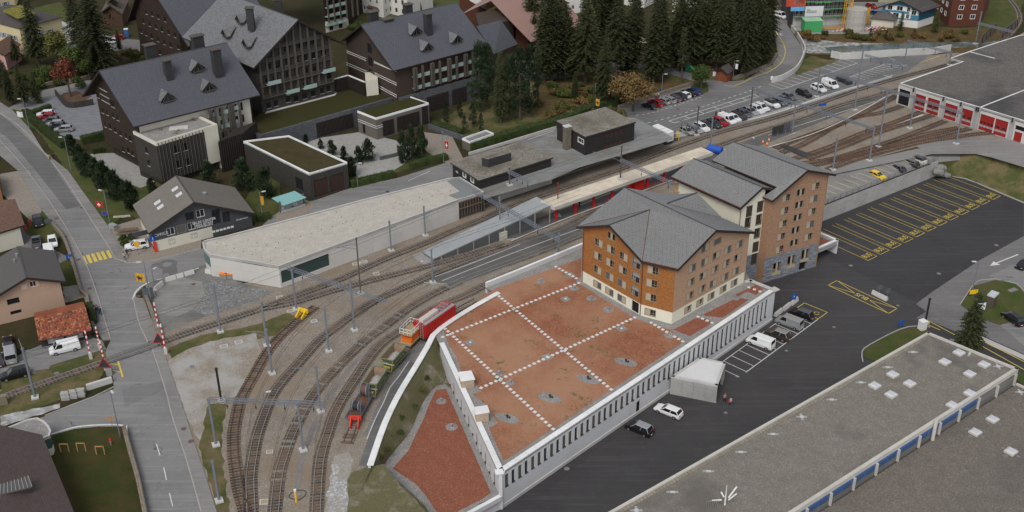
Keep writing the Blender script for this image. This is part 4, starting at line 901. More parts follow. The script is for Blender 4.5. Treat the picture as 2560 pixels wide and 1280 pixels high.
cr=thing('cream_house','cream rendered block with grey slate roof between the orange house and the tower','building',at(t0,0))
un=(V2(t1)-V2(t0)).normalized();s0=V2(t0)+bd.normalized()*1.6
cL=s0-un*9
pcx=push(cL,s0,.6)
uE,zE=OV(pcx[0],pcx[1],1851,519);CE=onp(*pcx,1851,520);CA=onp(*pcx,1907,468);CT=onp(*pcx,1941,473)
CRb=G(1733.8,395.8,CA.z);bd2=V2(CRb)-V2(CA);CEb=CE+Vector((bd2.x,bd2.y,0));CEb=G(1676.9,442,CE.z)
CTb=CT+Vector((bd2.x,bd2.y,0))
rfp(cr,[CA,CE,CEb,CRb]);rfp(cr,[CA,CRb,CTb,CT]);ridge(cr,[CA,CRb]);fasc(cr,[CEb,CE,CA,CT]);ridge(cr,[CEb+up,CE+up],.14,.1,m_copper,'gutter')
f0=onp(cL,s0,1846,600);f0=V2(f0);Lf=(s0-f0).length;g=gl(f0,s0,[CE,CA,CT])
wi=[(1872.8,528,'tallblind',1.2,2.1),(1900,516,'tallblind',1.2,2.1),(1869,557,'tallglass',1.2,2.1),(1896.7,549,'tallglass',1.2,2.1),(1892.5,583,'tallglass',1.2,2.0),(1865.5,590,'tallblind',1.2,2.0),(1888.5,617,'tallblind',1.2,2.0)]
u_,zc1=OV(f0,s0,1890,633)
facade(cr,'cream_wall',f0,s0,zc1,prof(g,Lf),m_cream,pxops(f0,s0,wi,1.2,2.1))
facade(cr,'stone_base_wall',f0,s0,ZL,zc1,m_stone,pxops(f0,s0,[(1884.7,647.5,'tallblind',1.2,2.2),(1875,689,'big',3.0,2.4)],1.2,2.2))
fb=V2(f0)+(V2(CEb)-V2(CE)).normalized()*((V2(CEb)-V2(CE)).length-1.8)
b=MB();wst(b,[at(fb,0),at(f0,0)],.3,ZR-.3,CE.z-.3,off=.15);sb_=s0+(fb-V2(f0));wst(b,[at(sb_,0),at(fb,0)],.3,0,CE.z,off=.15);b.build('side_wall',m_cream,cr)
b=MB();b.cyl(at(f0,ZR)+Vector((-.12,-.12,0)),at(f0,CE.z-.3)+Vector((-.12,-.12,0)),.06);b.build('downpipe',m_copper,cr)
m_tim=M('new_timber',(.42,.24,.1),.7,.15,3,.05);b=MB();q=V2(fb);dv=(V2(CEb)-V2(CE)).normalized()
for k in range(2):
 zf=CE.z-2.9-2.8*k;b.box((q.x+dv.x*.7+.9,q.y+dv.y*.7+.2,zf),(2.2,1.4,.15),math.atan2(dv.y,dv.x)+math.pi/2)
 for s in range(4):b.bar((q.x+dv.x*1.3+un.x*s*.6,q.y+dv.y*1.3+un.y*s*.6,zf),(q.x+dv.x*1.3+un.x*s*.6,q.y+dv.y*1.3+un.y*s*.6,zf+2.6 if s in(0,3)else zf+1),.14)
 b.bar((q.x+dv.x*1.3,q.y+dv.y*1.3,zf+1),(q.x+dv.x*1.3+un.x*1.8,q.y+dv.y*1.3+un.y*1.8,zf+1),.12)
b.build('timber_balcony',m_tim,cr)
bs=G(2089,634,ZL);za=UP(bs,2097,600)
an=thing('annex_canopy','white edged flat canopy with a red gravel patch joining the tower stone base','canopy',bs)
c1=G(2052,580,za);c2=G(2097,599,za);c3=V2(onp(t0,t1,2044,622));c3=G(2046,621,za)
c4=c1+(c3-c2)
b=MB();b.prism([at(p,0)for p in(c1,c2,c3,c4)],za-1.1,za-.25,0,1);b.build('roof_slab',[m_render,m_gg],an)
b=MB();b.prism([at(p,0)for p in(c1,c2,c3,c4)],za-.27,za-.26,0)
cc=(c1+c2+c3+c4)/4;sheet('red_gravel_bed',[at(cc+(p-cc)*.55,za-.23)for p in(c1,c2,c3,c4)],m_og2,kind=None,parent=an)
b=MB()
for p,q in((c1,c2),(c2,c3)):wst(b,[at(p,0),at(q,0)],.5,za-1.1,za,off=-.25,mtop=1)
b.build('parapet',[m_render,m_cop],an);b=MB();wst(b,[at(c2,0),at(c2.lerp(c1,.9),0)],.3,ZL,za-1.1,off=.15);b.build('leg_wall',m_render,an)
print('ROOF3D',[tuple(round(k,1)for k in p)for p in(L0,GA,Vv,C0,RA,RT,RB,PV,Q,QR,E1,E2)]);print('TW',[tuple(round(k,1)for k in p)for p in(A_,AP,AR,RBk,K1,K2,K3)],zst,'CR',[tuple(round(k,1)for k in p)for p in(CE,CA,CT,CRb,CEb)],zc1,za,ZLO)
# bus park retaining wall
bw=thing('retaining_wall','long board marked concrete retaining wall above the bus bays','wall',at(wA,ZL))
A2=G(1985,540,-1.25);P=[at(A2,0),at(wA,0),at(wB,0)];R=rsm(P,3.2)
for i in range(len(R)-1):
 for j in range(3):
  z0=ZL+(-1.25-ZL)*j/3;z1=ZL+(-1.25-ZL)*(j+1)/3;b=MB();wst(b,[R[i].lerp(R[i+1],.004),R[i+1].lerp(R[i],.004)],.4,z0+.01,z1-.01);b.build('concrete_panel',m_conc,bw)
b=MB();wst(b,P,.34,ZL,-1.26);b.build('wall_core',m_conc,bw)
b=MB();R=rsm(P,2.0)
for p in R:b.bar((p.x,p.y,-1.25),(p.x,p.y,-.2),.05)
for h in(-.2,-.55,-.9):b.bar((P[0].x,P[0].y,h),(P[1].x,P[1].y,h),.035);b.bar((P[1].x,P[1].y,h),(P[2].x,P[2].y,h),.035)
b.build('wire_railing',MT['dark_metal'],bw)
# generic gable house
def gbh(t,A,B,EL,AP,ER,RB,wmat,rmat,zb=0,over=.8,gops=(),rops=(),lops=(),back=.8,side=.6,th=.3,RBw=None,fas=None,gd=.22,rmat2=None,profz=.36,gw='gable_wall'):
 A=Vector(A);B=Vector(B);pl_=push(A,B,over)
 el,ap,er=onp(*pl_,*EL),onp(*pl_,*AP),onp(*pl_,*ER)
 rb=RBw if RBw is not None else G(RB[0],RB[1],ap.z);d=Vector((rb.x-ap.x,rb.y-ap.y,0))
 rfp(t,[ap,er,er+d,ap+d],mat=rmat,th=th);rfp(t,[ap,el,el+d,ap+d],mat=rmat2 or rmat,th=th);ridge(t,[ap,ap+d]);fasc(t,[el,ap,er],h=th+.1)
 fasc(t,[er,er+d],h=.2,w=.12)
 L_=(V2(B)-V2(A)).length;g=[(u,z+.36-profz)for u,z in gl(A,B,[el,ap,er])]
 facade(t,gw,A,B,zb,prof(g,L_),wmat,[o for o in gops],depth=gd)
 dn=d.normalized();k=V2(dn)*(d.length-over-back)
 Ab=V2(A)+k;Bb=V2(B)+k;p=prof(g,L_)
 facade(t,'side_wall',V2(B),Bb,zb,p[-1][1],wmat,rops);facade(t,'side_wall',Ab,V2(A),zb,p[0][1],wmat,lops)
 g2=[(L_-u,z)for u,z in reversed(p)];facade(t,'rear_wall',Bb,Ab,zb,g2,wmat)
 return el,ap,er,d,Ab,Bb
def dormer(t,x,y,z,d,w=2.6,ln=2.6,rmat=None,sl=None,ang=0,hgt=1.6):
 p=G(x,y,z);n=Vector((d.x,d.y,0)).normalized();s=Vector((-n.y,n.x,0))
 ap=p+Vector((0,0,hgt))+n*.35;l=p+s*(w/2+.35)+Vector((0,0,.25))+n*.25;r=p-s*(w/2+.35)+Vector((0,0,.25))+n*.25
 bk=-n*ln
 b=MB();b.slab([ap,r,r+bk*.25,ap+bk],.14,0,1);b.slab([ap,l,l+bk*.25,ap+bk],.14,0,1);o=b.build('dormer',[rmat,m_wood],t)
 b=MB();a0=p+s*w/2*.8;a1=p-s*w/2*.8;b.face([a1+Vector((0,0,-.25)),a0+Vector((0,0,-.25)),a0+Vector((0,0,.2)),p+Vector((0,0,hgt-.3)),a1+Vector((0,0,.2))]);b.build('dormer_window',MT['glass'],o)
 b=MB();b.bar(a0+n*.1,p+n*.1+Vector((0,0,hgt-.1)),.14);b.bar(a1+n*.1,p+n*.1+Vector((0,0,hgt-.1)),.14);b.bar(a0+n*.1+Vector((0,0,-.25)),a1+n*.1+Vector((0,0,-.25)),.16);b.bar(p+n*.06+Vector((0,0,-.2)),p+n*.06+Vector((0,0,hgt-.4)),.1);b.build('dormer_frame',m_wood,o)
 return o
def RP(ap,e,dv,x,y,d=.3):
 n=(e-ap).cross(dv).normalized();r=ray(x,y);o=Vector((0,0,HC));return(o+r*((ap-o).dot(n)/r.dot(n))).z+d
def chimney(t,x,y,z,h,w,dd,ang,mat,cap):
 p=G(x,y,z);b=MB();b.box((p.x,p.y,z+h/2-1.2),(w,dd,h+2.4),ang);o=b.build('chimney',mat,t)
 b=MB();b.box((p.x,p.y,z+h+.25),(w+.5,dd+.5,.18),ang);b.build('chimney_cap',cap,o)
 b=MB();b.box((p.x,p.y,z+h+.07),(w-.3,dd-.3,.2),ang);b.build('chimney_throat',MT['void'],o)
m_wood=M('grey_weathered_timber',(.09,.08,.068),.85,.15,4,.1)
m_tb=stripes('brown_board_cladding',(.026,.017,.012),(.058,.039,.028),.3,.5,0,.85,var=.25);m_tg=stripes('grey_board_cladding',(.035,.032,.028),(.068,.062,.055),.4,.45,0,.85,var=.2)
m_slat=stripes('dark_slats',(.02,.017,.016),(.06,.048,.042),.25,.5,0,.8,var=.2);m_lat=stripes('grey_lattice',(.022,.02,.018),(.085,.079,.07),.22,.5,0,.8,var=.15)
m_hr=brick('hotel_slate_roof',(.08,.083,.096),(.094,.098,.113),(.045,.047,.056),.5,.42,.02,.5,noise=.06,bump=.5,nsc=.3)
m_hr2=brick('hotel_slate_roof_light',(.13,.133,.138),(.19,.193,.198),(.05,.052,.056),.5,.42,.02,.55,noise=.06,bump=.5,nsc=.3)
m_brn=M('brown_render',(.062,.045,.036),.85,.06,1,.1);m_lwall=M('cream_wall',(.6,.57,.48),.8,.03,1,.05)
m_green=grass('sedum_roof',(.034,.032,.012),(.058,.05,.02),(.036,.042,.014),3,.3);m_green2=grass('brown_sedum_roof',(.055,.038,.02),(.085,.06,.034),(.04,.045,.016),3,.35)
m_blackst=brick('dark_stone_wall',(.075,.08,.088),(.13,.137,.15),(.04,.04,.045),.7,.18,.012,.7,noise=.15,bump=.5)
hA,hB=G(270,388),G(400,457)
ha=thing('hotel_block','dark timber hotel block with three dormers and low gravel roofed wing, nearest the road','building',hB)
Zw=lambda L,ox=0,oy=0:[(ox+q[0]/3,oy+q[1]/3)+tuple(q[2:])for q in L]
gwin=Zw([(735,715),(845,780,'hotel',1.6,1.5),(885,885),(850,865),(805,845),(770,830),(905,1000),(865,975),(825,950),(790,935),(945,1020),(978,1040),(1022,1070),(1058,1085),(1100,1112),(1137,1138),(965,1130),(995,1150),(1042,1178),(1068,1190),(1120,1225),(1157,1250),(925,1120)])
gwin=[(q[0],q[1],q[2]if len(q)>2 else 'hotel',q[3]if len(q)>3 else 1.0,q[4]if len(q)>4 else 1.2)for q in gwin]
go=pxops(hA,hB,gwin,1.0,1.2)
L_=(hB-hA).length;go=[o for o in go if .8<o[0]<L_-.8]
pr=push(hA,hB,1.6);erz=onp(*pr,333.5,317.5);_d=(V2(hB)-V2(hA)).normalized();hBf=hB.copy();hB=at(V2(hA)+_d*((V2(erz)-V2(hA)).dot(_d)-1.3),0)
res=gbh(ha,hA,hB,(205,240),(246.7,176.7),(333.5,317.5),(566.7,106),m_tb,m_hr,zb=3.0,over=1.6,gops=go,back=1.6,rmat2=m_hr)
el,ap,er,dv,Ab,Bb=res
print('HA',[tuple(round(k,1)for k in p)for p in(hA,hB,el,ap,er,dv)])
dn=V2(dv).normalized();nrm=Vector((dn.y,-dn.x))
b=MB();inn=Vector((-nrm.x,-nrm.y))
b.prism([V2(hA)+dn*1.5,V2(hB)+dn*1.5-nrm*-0,Bb,Ab],0,3.05);b.build('base_storey',m_slat,ha)
b=MB()
for(x0,y0,x1,y1)in((742,658,803,692),(750,702,820,742),(762,748,825,784)):b.bar(onp(*push(hA,hB,.04),x0/3,y0/3),onp(*push(hA,hB,.04),x1/3,y1/3),.12)
b.build('pale_band',MT['sill_grey'],ha)
eu=lambda x,y:OV(V2(hB),Bb,x,y)
def blc(t,A,B,px,w,proj,ncol,colmat,slabmat,ht=2.6):
 A=V2(A);B=V2(B);u=(B-A).normalized();n=Vector((u.y,-u.x));ang=math.atan2(u.y,u.x)
 for x,y in px:
  uu,z=OV(*push(A,B,proj/2),x,y);p=A+u*uu+n*proj/2
  b=MB();b.box((p.x,p.y,z),(w,proj,.14),ang);o=b.build('balcony',slabmat,t);q=A+u*uu+n*proj
  b=MB();b.box((q.x,q.y,z+.5),(w,.05,.9),ang);b.build('balcony_glass',MT['pale_glass'],o)
b=MB()
def clr(t,A,B,us,z0,z1,proj,w,mat):
 A=V2(A);B=V2(B);u=(B-A).normalized();n=Vector((u.y,-u.x));ang=math.atan2(u.y,u.x)
 for uu in us:
  p=A+u*uu+n*proj;b=MB();b.box((p.x,p.y,(z0+z1)/2),(w,.7,z1-z0),ang);b.build('timber_column',mat,t)
Lr=(Bb-V2(hB)).length;A2=V2(hB);ws_z=er.z-.5
uw,_=eu(490,285)
ops=[]
for k in range(4):
 for x in(1580,1640,1700,1745,1790):
  u_,_=eu(x/3,830/3-20);ops.append((u_,er.z-2.2-2.9*k,1.1,1.9,'big'))
facade(ha,'cream_front_wall',A2+nrm*.05+dn*.3,Bb+nrm*.05-dn*.3,3.0,er.z-.35,m_lwall,ops)
blc(ha,A2,Bb,[(1590/3,870/3),(1690/3,845/3),(1745/3,822/3),(1590/3,975/3),(1690/3,950/3),(1745/3,925/3)],2.3,1.3,0,None,MT['sill_grey'])
clr(ha,A2,Bb,[eu(x/3,880/3)[0]for x in(1555,1570,1600,1650,1705,1720,1735,1785)],3,er.z-.6,1.5,.35,m_wood)
for x,y in((1190,705),(1515,630),(1235,745)):pass
zs_=lambda f:er.z+(ap.z-er.z)*f
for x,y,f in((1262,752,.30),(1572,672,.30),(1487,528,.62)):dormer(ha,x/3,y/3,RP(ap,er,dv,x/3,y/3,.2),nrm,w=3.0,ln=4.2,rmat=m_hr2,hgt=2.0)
for x,y,f,h,w in((1265,560,.72,3.2,1.5),(1630,490,.74,3.6,2.0)):chimney(ha,x/3,y/3,zs_(f)-.2,h,w,1.5,math.atan2(dn.y,dn.x),MT['dark_metal'],m_wood)
chimney(ha,1132/3,425/3,ap.z-1.5,2.6,2.2,1.5,math.atan2(dn.y,dn.x),MT['dark_metal'],m_wood);chimney(ha,1487/3,345/3,ap.z-1.2,2.3,2.6,1.6,math.atan2(dn.y,dn.x),MT['dark_metal'],m_wood)
w0=G(403,452);zwt=UP(w0,390,357);zwt=10.7
wg=thing('hotel_wing','low hotel wing with lattice clad front, cream corner and gravel roof with planters','building',w0)
q0=G(390,357,zwt);q1=G(543,310,zwt);q2=G(483,282,zwt);q3=G(350,328,zwt)
q3=q0+(q2-q1)
b=MB();b.prism([at(p,0)for p in(q0,q1,q2,q3)],zwt-.8,zwt-.5);b.build('roof_slab',m_gg,wg)
b=MB();wst(b,[at(q0,0),at(q1,0),at(q2,0)],.45,zwt-.8,zwt,off=.22);wst(b,[at(q3,0),at(q0,0)],.45,zwt-.8,zwt-.1,off=.22,mtop=1);b.build('parapet',[m_lwall,m_copg],wg)
q12=at(V2(q0).lerp(V2(q1),.77),0)
fw=pxops(q0,q12,Zw([(1318,1120),(1392,1100),(1338,1232),(1412,1212)]),1.3,1.7,'hotel')
facade(wg,'lattice_wall',q0,q12,1.5,zwt-.8,m_lat,fw);facade(wg,'cream_corner_wall',q12,q1,2.0,zwt-.8,m_lwall);facade(wg,'side_wall',q3,q0,1.5,zwt-.8,m_tg,[((q0-q3).length*.5,zwt-3.2-3*k,1.2,1.4,'hotel')for k in range(3)])
b=MB();e=(V2(q2)-V2(q1));wst(b,[at(q1,0),at(q2,0)],.3,0,zwt-.8,off=.15);b.build('end_wall',m_lwall,wg)
b=MB();b.prism([at(V2(q0).lerp(V2(q2),.06),0),at(V2(q1).lerp(V2(q3),.06),0),at(q2,0),at(q3,0)],0,2.1);b.build('base_storey',m_slat,wg)
for i in range(14):
 p=V2(q0).lerp(V2(q12),(i+.5)/14)+V2((q0-q3).normalized())*.12
 b=MB();b.bar(at(p,1.5),at(p,zwt-.2),.12,.12);b.build('lattice_post',m_wood,wg)
bsh=M('planter_shrub',(.12,.1,.04),.95,.4,6,.1)
for x,y in((1202,975),(1448,905),(1320,1000),(1345,985)):
 p=G(x/3,y/3,zwt-.5);b=MB()
 for k in range(40):
  r=random.random()*.9;t_=random.random()*6.28;c_=p+Vector((math.cos(t_)*r,math.sin(t_)*r,random.random()*.5));s=.18
  b.face([c_+Vector((random.uniform(-s,s),random.uniform(-s,s),random.uniform(-s,s)))for _ in range(3)])
 b.build('shrub',bsh,wg,kind='stuff')
b=MB();p=G(1340/3,960/3,zwt-.5);b.box((p.x,p.y,zwt-.45),(4,2.2,.06),.2);b.build('roof_pad',m_conc2,wg)
zP=5.0
pod=thing('podium_building','stone walled podium with a sedum roof between the hotel blocks','building',G(800,362))
pp=[G(x,y,zP)for x,y in[(610,322),(653,337),(984,243),(986,236),(947,228),(920,218),(837,225),(650,278),(630,300)]]
b=MB();b.prism([at(p,0)for p in pp],zP-.6,zP-.35,0,0);b.build('sedum_roof',m_green,pod)
b=MB();wst(b,[at(pp[0],0),at(pp[1],0),at(pp[2],0)],.45,0,zP,off=.22,mtop=1);b.build('stone_wall',[m_blackst,m_blackst],pod)
b=MB();s0_=V2(pp[1]);s1_=V2(pp[2]);uu=(s1_-s0_).normalized();nn=Vector((uu.y,-uu.x))
def slp(t,A,B,px0,px1,z0,z1,mat=None,proj=.12,step=.35,nm='slat'):
 A=V2(A);B=V2(B);u=(B-A).normalized();n=Vector((u.y,-u.x));ua=OV(A,B,*px0)[0];ub=OV(A,B,*px1)[0]
 k=max(2,int((ub-ua)/step));me=MB();me.box((0,0,(z1-z0)/2),(step*.5,.16,z1-z0));m_=me.mesh(nm,mat or m_brs)
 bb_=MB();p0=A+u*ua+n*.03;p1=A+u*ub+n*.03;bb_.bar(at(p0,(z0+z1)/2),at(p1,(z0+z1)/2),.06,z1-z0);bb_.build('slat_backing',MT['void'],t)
 for i in range(k):
  p=A+u*(ua+(ub-ua)*(i+.5)/k)+n*proj;inst(nm,m_,t,Vector((p.x,p.y,z0))-WL[t],math.atan2(u.y,u.x))
m_brs=M('dark_brown_slat',(.035,.027,.025),.7,.2,3,.1)
slp(pod,s0_,s1_,(793,340),(884,315),.4,4.0)
pv=thing('garden_pavilion','grey rendered pavilion with sedum roof, black slats and white roof edge','building',G(940,350))
zv=UP(G(940,351),940,296);zv=max(4.5,min(zv,6.5));v=[G(x,y,zv)for x,y in[(893,277),(940,295),(1072,257),(1045,247)]];v[3]=v[0]+(v[2]-v[1])
b=MB();b.prism([at(p,0)for p in v],zv-.5,zv-.25,0);b.build('sedum_roof',m_green,pv)
b=MB();wst(b,[at(v[0],0),at(v[1],0),at(v[2],0),at(v[3],0)],.25,zv-.5,zv,off=.12,mtop=1);b.build('roof_edge',[m_cop,m_cop],pv)
m_gr=M('taupe_render',(.13,.115,.1),.85,.06,1,.1)
facade(pv,'left_wall',v[0],v[1],0,zv-.5,m_gr,pxops(v[0],v[1],[(910,322)],1.,2.3,'dark'));facade(pv,'front_wall',v[1],v[2],0,zv-.5,m_gr);facade(pv,'right_wall',v[2],v[3],0,zv-.5,m_gr)
for p0,p1 in(((957,330),(985,320)),((993,320),(1049,303)),((1055,290),(1070,288))):slp(pv,v[1],v[2],p0,p1,.5,4.2 if p0[0]<1050 else 5.0)
b=MB()
for z in(zv-2.1,zv-2.6):b.bar(at(V2(v[0])+Vector((-.02,-.05)),z),at(V2(v[1])+Vector((-.02,-.05)),z),.08);b.bar(at(V2(v[1])+Vector((.0,-.06)),z),at(V2(v[1]).lerp(V2(v[2]),.12)+Vector((0,-.06)),z),.08)
b.build('white_band',MT['white_paint'],pv)
zgq=UP(G(775,500),773,434);gr_=thing('garage_building','dark grey garage with brown double doors and a white edged sedum roof','building',G(775,500))
v=[G(x,y,zgq)for x,y in[(608,352),(772,433),(868,405),(722,338)]]
b=MB();b.prism([at(p,0)for p in v],zgq-.6,zgq-.35,0);b.build('sedum_roof',m_green2,gr_)
b=MB();wst(b,[at(v[0],0),at(v[1],0),at(v[2],0),at(v[3],0),at(v[0],0)],.28,zgq-.6,zgq,off=.14,mtop=1);b.build('roof_edge',[m_cop,m_cop],gr_)
facade(gr_,'side_wall',v[0],v[1],0,zgq-.6,m_tg,pxops(v[0],v[1],[(748,460,'big',2.6,2.8),(672,427,'dark',1.1,2.)],2,2,'big'))
facade(gr_,'front_wall',v[1],v[2],0,zgq-.6,m_tg,[(u,2.05,w,4.0,s)for u,z,w,h,s in pxops(v[1],v[2],[(803,468,'doorbig',3.4,4),(843,456,'doorbig',3.4,4)],3,4)]);facade(gr_,'right_wall',v[2],v[3],0,zgq-.6,m_tg);facade(gr_,'rear_wall',v[3],v[0],0,zgq-.6,m_tg)
lk=thing('slatted_link','black slatted link wall between the hotel front block and the garage','wall',G(600,440))
la,lb=G(556,432),G(612,412);b=MB();b.prism([at(la,0),at(lb,0),at(lb,0)+Vector((2,8,0)),at(la,0)+Vector((2,8,0))],0,7.3);b.build('core',m_slat,lk);slp(lk,la,lb,(556,420),(612,402),.2,7.6,step=.5)
mb=thing('hotel_block','hotel block whose timber lattice gable faces the station, pale slate roof behind','building',G(740,262,zP-.4))
mA,mB=G(656.7,282,zP-.4),G(836.7,236,zP-.4)
gw_=Zw([(95,500),(165,485),(238,465),(305,450),(370,432),(435,415),(505,395),(565,385),(238,560),(305,550),(380,530),(445,518),(85,608),(145,595),(240,690),(370,640),(540,570),(95,790),(150,775),(240,745),(300,740),(365,720),(430,700),(497,680),(545,665)],640,0)
go=pxops(mA,mB,gw_,1.2,1.5,'hotel')+pxops(mA,mB,Zw([(330,340,'big',3.6,1.6),(430,315,'big',1.8,1.5),(230,362,'big',1.8,1.5)],640,0),1,1)
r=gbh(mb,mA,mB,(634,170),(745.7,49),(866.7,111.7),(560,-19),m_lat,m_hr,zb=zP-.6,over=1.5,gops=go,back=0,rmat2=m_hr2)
el,ap,er,dv,Ab,Bb=r;dnB=V2(dv).normalized();n2=Vector((-dnB.y,dnB.x))
print('MB',[tuple(round(k,1)for k in p)for p in r[:4]])
fr_=push(mA,mB,.5);u_=(V2(mB)-V2(mA)).normalized();Lm=(mB-mA).length
g=gl(mA,mB,[el,ap,er]);pf=prof(g,Lm)
def zat(u):
 for(u0,z0),(u1,z1)in zip(pf,pf[1:]):
  if u0<=u<=u1:return z0+(z1-z0)*(u-u0)/(u1-u0)
 return pf[-1][1]
for k in range(11):
 u=.4+(Lm-.8)*k/10;p=V2(mA)+u_*u;nn_=-dnB;p=p+nn_*.35;b=MB();b.box((p.x,p.y,(zP+3.0+zat(u))/2-.1),(.45,.5,zat(u)-zP-3.2),math.atan2(u_.y,u_.x));b.build('timber_column',m_wood,mb)
for k in range(1,6):
 z=zP+2.9*k+.3
 us=[u for u in[i*.25 for i in range(int(Lm/.25))]if zat(u)>z+.9]
 if len(us)<4:continue
 p=V2(mA)+u_*us[0]-dnB*.3;q=V2(mA)+u_*us[-1]-dnB*.3;b=MB();b.bar(at(p,z),at(q,z),.9 if k<3 else .5,.14);b.build('balcony',m_wood,mb);p2=p-dnB*.2;q2_=q-dnB*.2;b=MB();b.bar(at(p2,z+.5),at(q2_,z+.5),.06,.8);b.build('balcony_rail',m_lat,mb)
for x,y in((130,625),(270,690),(400,655),(540,535)):
 blc(mb,mA,mB,[(640+x/3,y/3)],3.4,1.6,0,None,MT['pale_glass'])
zsB=lambda f:el.z+(ap.z-el.z)*f;nl=(V2(mA)-V2(mB)).normalized()
for x,y,f in((1790,165,.62),(1685,270,.30),(1840,345,.28)):dormer(mb,x/3,y/3,RP(ap,el,dv,x/3,y/3,.5),nl,w=2.8,ln=3.6,rmat=m_hr2,hgt=1.9)
chimney(mb,1880/3,150/3,zsB(.85),2.8,1.6,1.6,0,MT['dark_metal'],m_wood)
chimney(mb,640+172/3,90/3,ap.z-2.5,3.0,1.6,1.6,0,MT['dark_metal'],m_wood)
b=MB();ta=G(662,284,zP-.3);tb_=G(838,238,zP-.3);b.prism([at(ta,0),at(tb_,0),at(tb_,0)+Vector((.4,3,0)),at(ta,0)+Vector((.4,3,0))],zP-.36,zP-.28);b.build('terrace',m_conc2,mb)
dl=thing('hotel_block','brown timber hotel block with rows of small windows, at the top left behind','building',G(356,140))
dirA=(hB-hA).normalized();DA=G(356,142);DB=DA+dirA*22
pz=push(DA,DB,1.5)
gwl=Zw([(1098,90),(1143,105),(1188,125),(1237,145),(1077,160),(1123,180),(1170,200),(1215,220),(1265,243),(1312,263),(1060,232),(1097,250),(1138,273),(1185,295),(1232,318),(1280,338),(1338,353),(1385,370),(1150,365),(1200,392)])
r=gbh(dl,DA,DB,(318,52),(357,-62),(470,116),None,m_tb,m_hr,over=1.5,gops=pxops(DA,DB,gwl,1.1,1.3,'hotel'),RBw=onp(*pz,357,-62)+Vector((V2(dv).x,V2(dv).y,0))*0+Vector((res[3].x,res[3].y,0))*.85,rmat2=m_hr)
eb=thing('hotel_block','small rear hotel block with white ground floor, behind the middle gable','building',G(812,84))
EA,EB=G(815,82),G(872,68);o1=Vector((3,18,0))
facade(eb,'white_ground_wall',EA,EB,0,3.4,m_lwall,[(2+3.4*i,1.5,1.3,2.3,'big')for i in range(3)])
facade(eb,'timber_wall',EA,EB,3.4,18,m_tb,[(1.8+2.6*i,5+3*k,1.2,1.8,'big')for i in range(4)for k in range(4)])
for k in range(4):blc(eb,EA,EB,[(828,62-k*22),(852,56-k*22)],3.6,1.4,0,None,MT['pale_glass'])
clr(eb,EA,EB,[.5,2.6,4.8,7,9.2,11],3.4,18,1.4,.3,m_wood)
b=MB();b.prism([V2(EA)+Vector((0,.3)),V2(EB)+Vector((0,.3)),V2(EB)+V2(o1),V2(EA)+V2(o1)],0,18);b.build('block_core',m_tb,eb)
rz=20;rr=[G(640,-30,rz+3),G(745,-30,rz+2),G(785,47,13.5),G(700,25,rz)]
k0=G(785,47,11);k1=G(752,0,16.5);k2=G(630,-30,19);k3=G(665,30,13)
rfp(eb,[at(EA,13.)+Vector((-3.,-1,0)),at(EA,20)+Vector((-8,16,0)),at(EA,20)+Vector((-28,9,0)),at(EA,13)+Vector((-23,-7,0))],mat=m_hr)
zc_=zP-.3
rc=thing('hotel_block','right hotel block with three dormers on a long slate roof behind the pine trees','building',G(991.7,253,zc_))
cA,cB=G(872,190,zc_),G(991.7,253,zc_)
r=gbh(rc,cA,cB,(853,101.7),(901.7,61.7),(983,176.7),(1140,6),m_brn,m_hr,zb=zc_-.3,over=1.3,gops=pxops(cA,cB,Zw([(850,365,'big',2.2,2.6),(857,462,'big',2.2,2.4),(863,555,'big',2.2,2.4)],640,0),1,1),back=1)
el,ap,er,dv,Ab,Bb=r;dn=V2(dv).normalized();nrm=Vector((dn.y,-dn.x));print('RC',[tuple(round(k,1)for k in p)for p in r[:4]])
zs_=lambda f:er.z+(ap.z-er.z)*f
for x,y,f in((1205,255,.60),(1290,375,.30),(1510,315,.30)):dormer(rc,640+x/3,y/3,RP(ap,er,dv,640+x/3,y/3,.2),nrm,w=3,ln=4,rmat=m_hr2,hgt=2)
for x,y,f,h,w in((990,240,.62,3.2,2.4),(1290,195,.8,3,1.6)):chimney(rc,640+x/3,y/3,zs_(f)-.3,h,w,1.6,math.atan2(dn.y,dn.x),MT['dark_metal'],m_wood)
chimney(rc,640+880/3,150/3,ap.z-1,2,2.4,1.6,math.atan2(dn.y,dn.x),MT['dark_metal'],m_wood);chimney(rc,640+1140/3,95/3,ap.z-1,2,2,1.6,math.atan2(dn.y,dn.x),MT['dark_metal'],m_wood)
Lr=(Bb-V2(cB)).length
u0,_=OV(V2(cB),Bb,1037,190)
us=[u0+2.6*i for i in range(9)if u0+2.6*i<Lr-2]
b=MB()
for x in us:
 pass
facade(rc,'balcony_front_wall',V2(cB)+dn*(u0-1)+nrm*.06,Bb+nrm*.06-dn*.3,zc_,er.z-.4,m_brn,[(1+2.6*i,zc_+1.9+2.9*k,1.5,2.2,'big')for i in range(int((Lr-u0)/2.6))for k in range(4)])
clr(rc,V2(cB),Bb,[u-1.2 for u in us]+[u-.6 for u in us[::2]],zc_+2,er.z-.6,1.5,.35,m_wood)
for k,(ya)in enumerate((178,207)):
 for i,u in enumerate(us):
  p=V2(cB)+dn*u+nrm*.75;z=er.z-3.4-2.9*k;b=MB();b.box((p.x,p.y,z),(1.9,1.4,.12),math.atan2(dn.y,dn.x));o=b.build('balcony',MT['sill_grey'],rc);q=V2(cB)+dn*u+nrm*1.42;b=MB();b.box((q.x,q.y,z+.5),(1.9,.05,.85),math.atan2(dn.y,dn.x));b.build('balcony_glass',MT['pale_glass'],o)
b=MB()
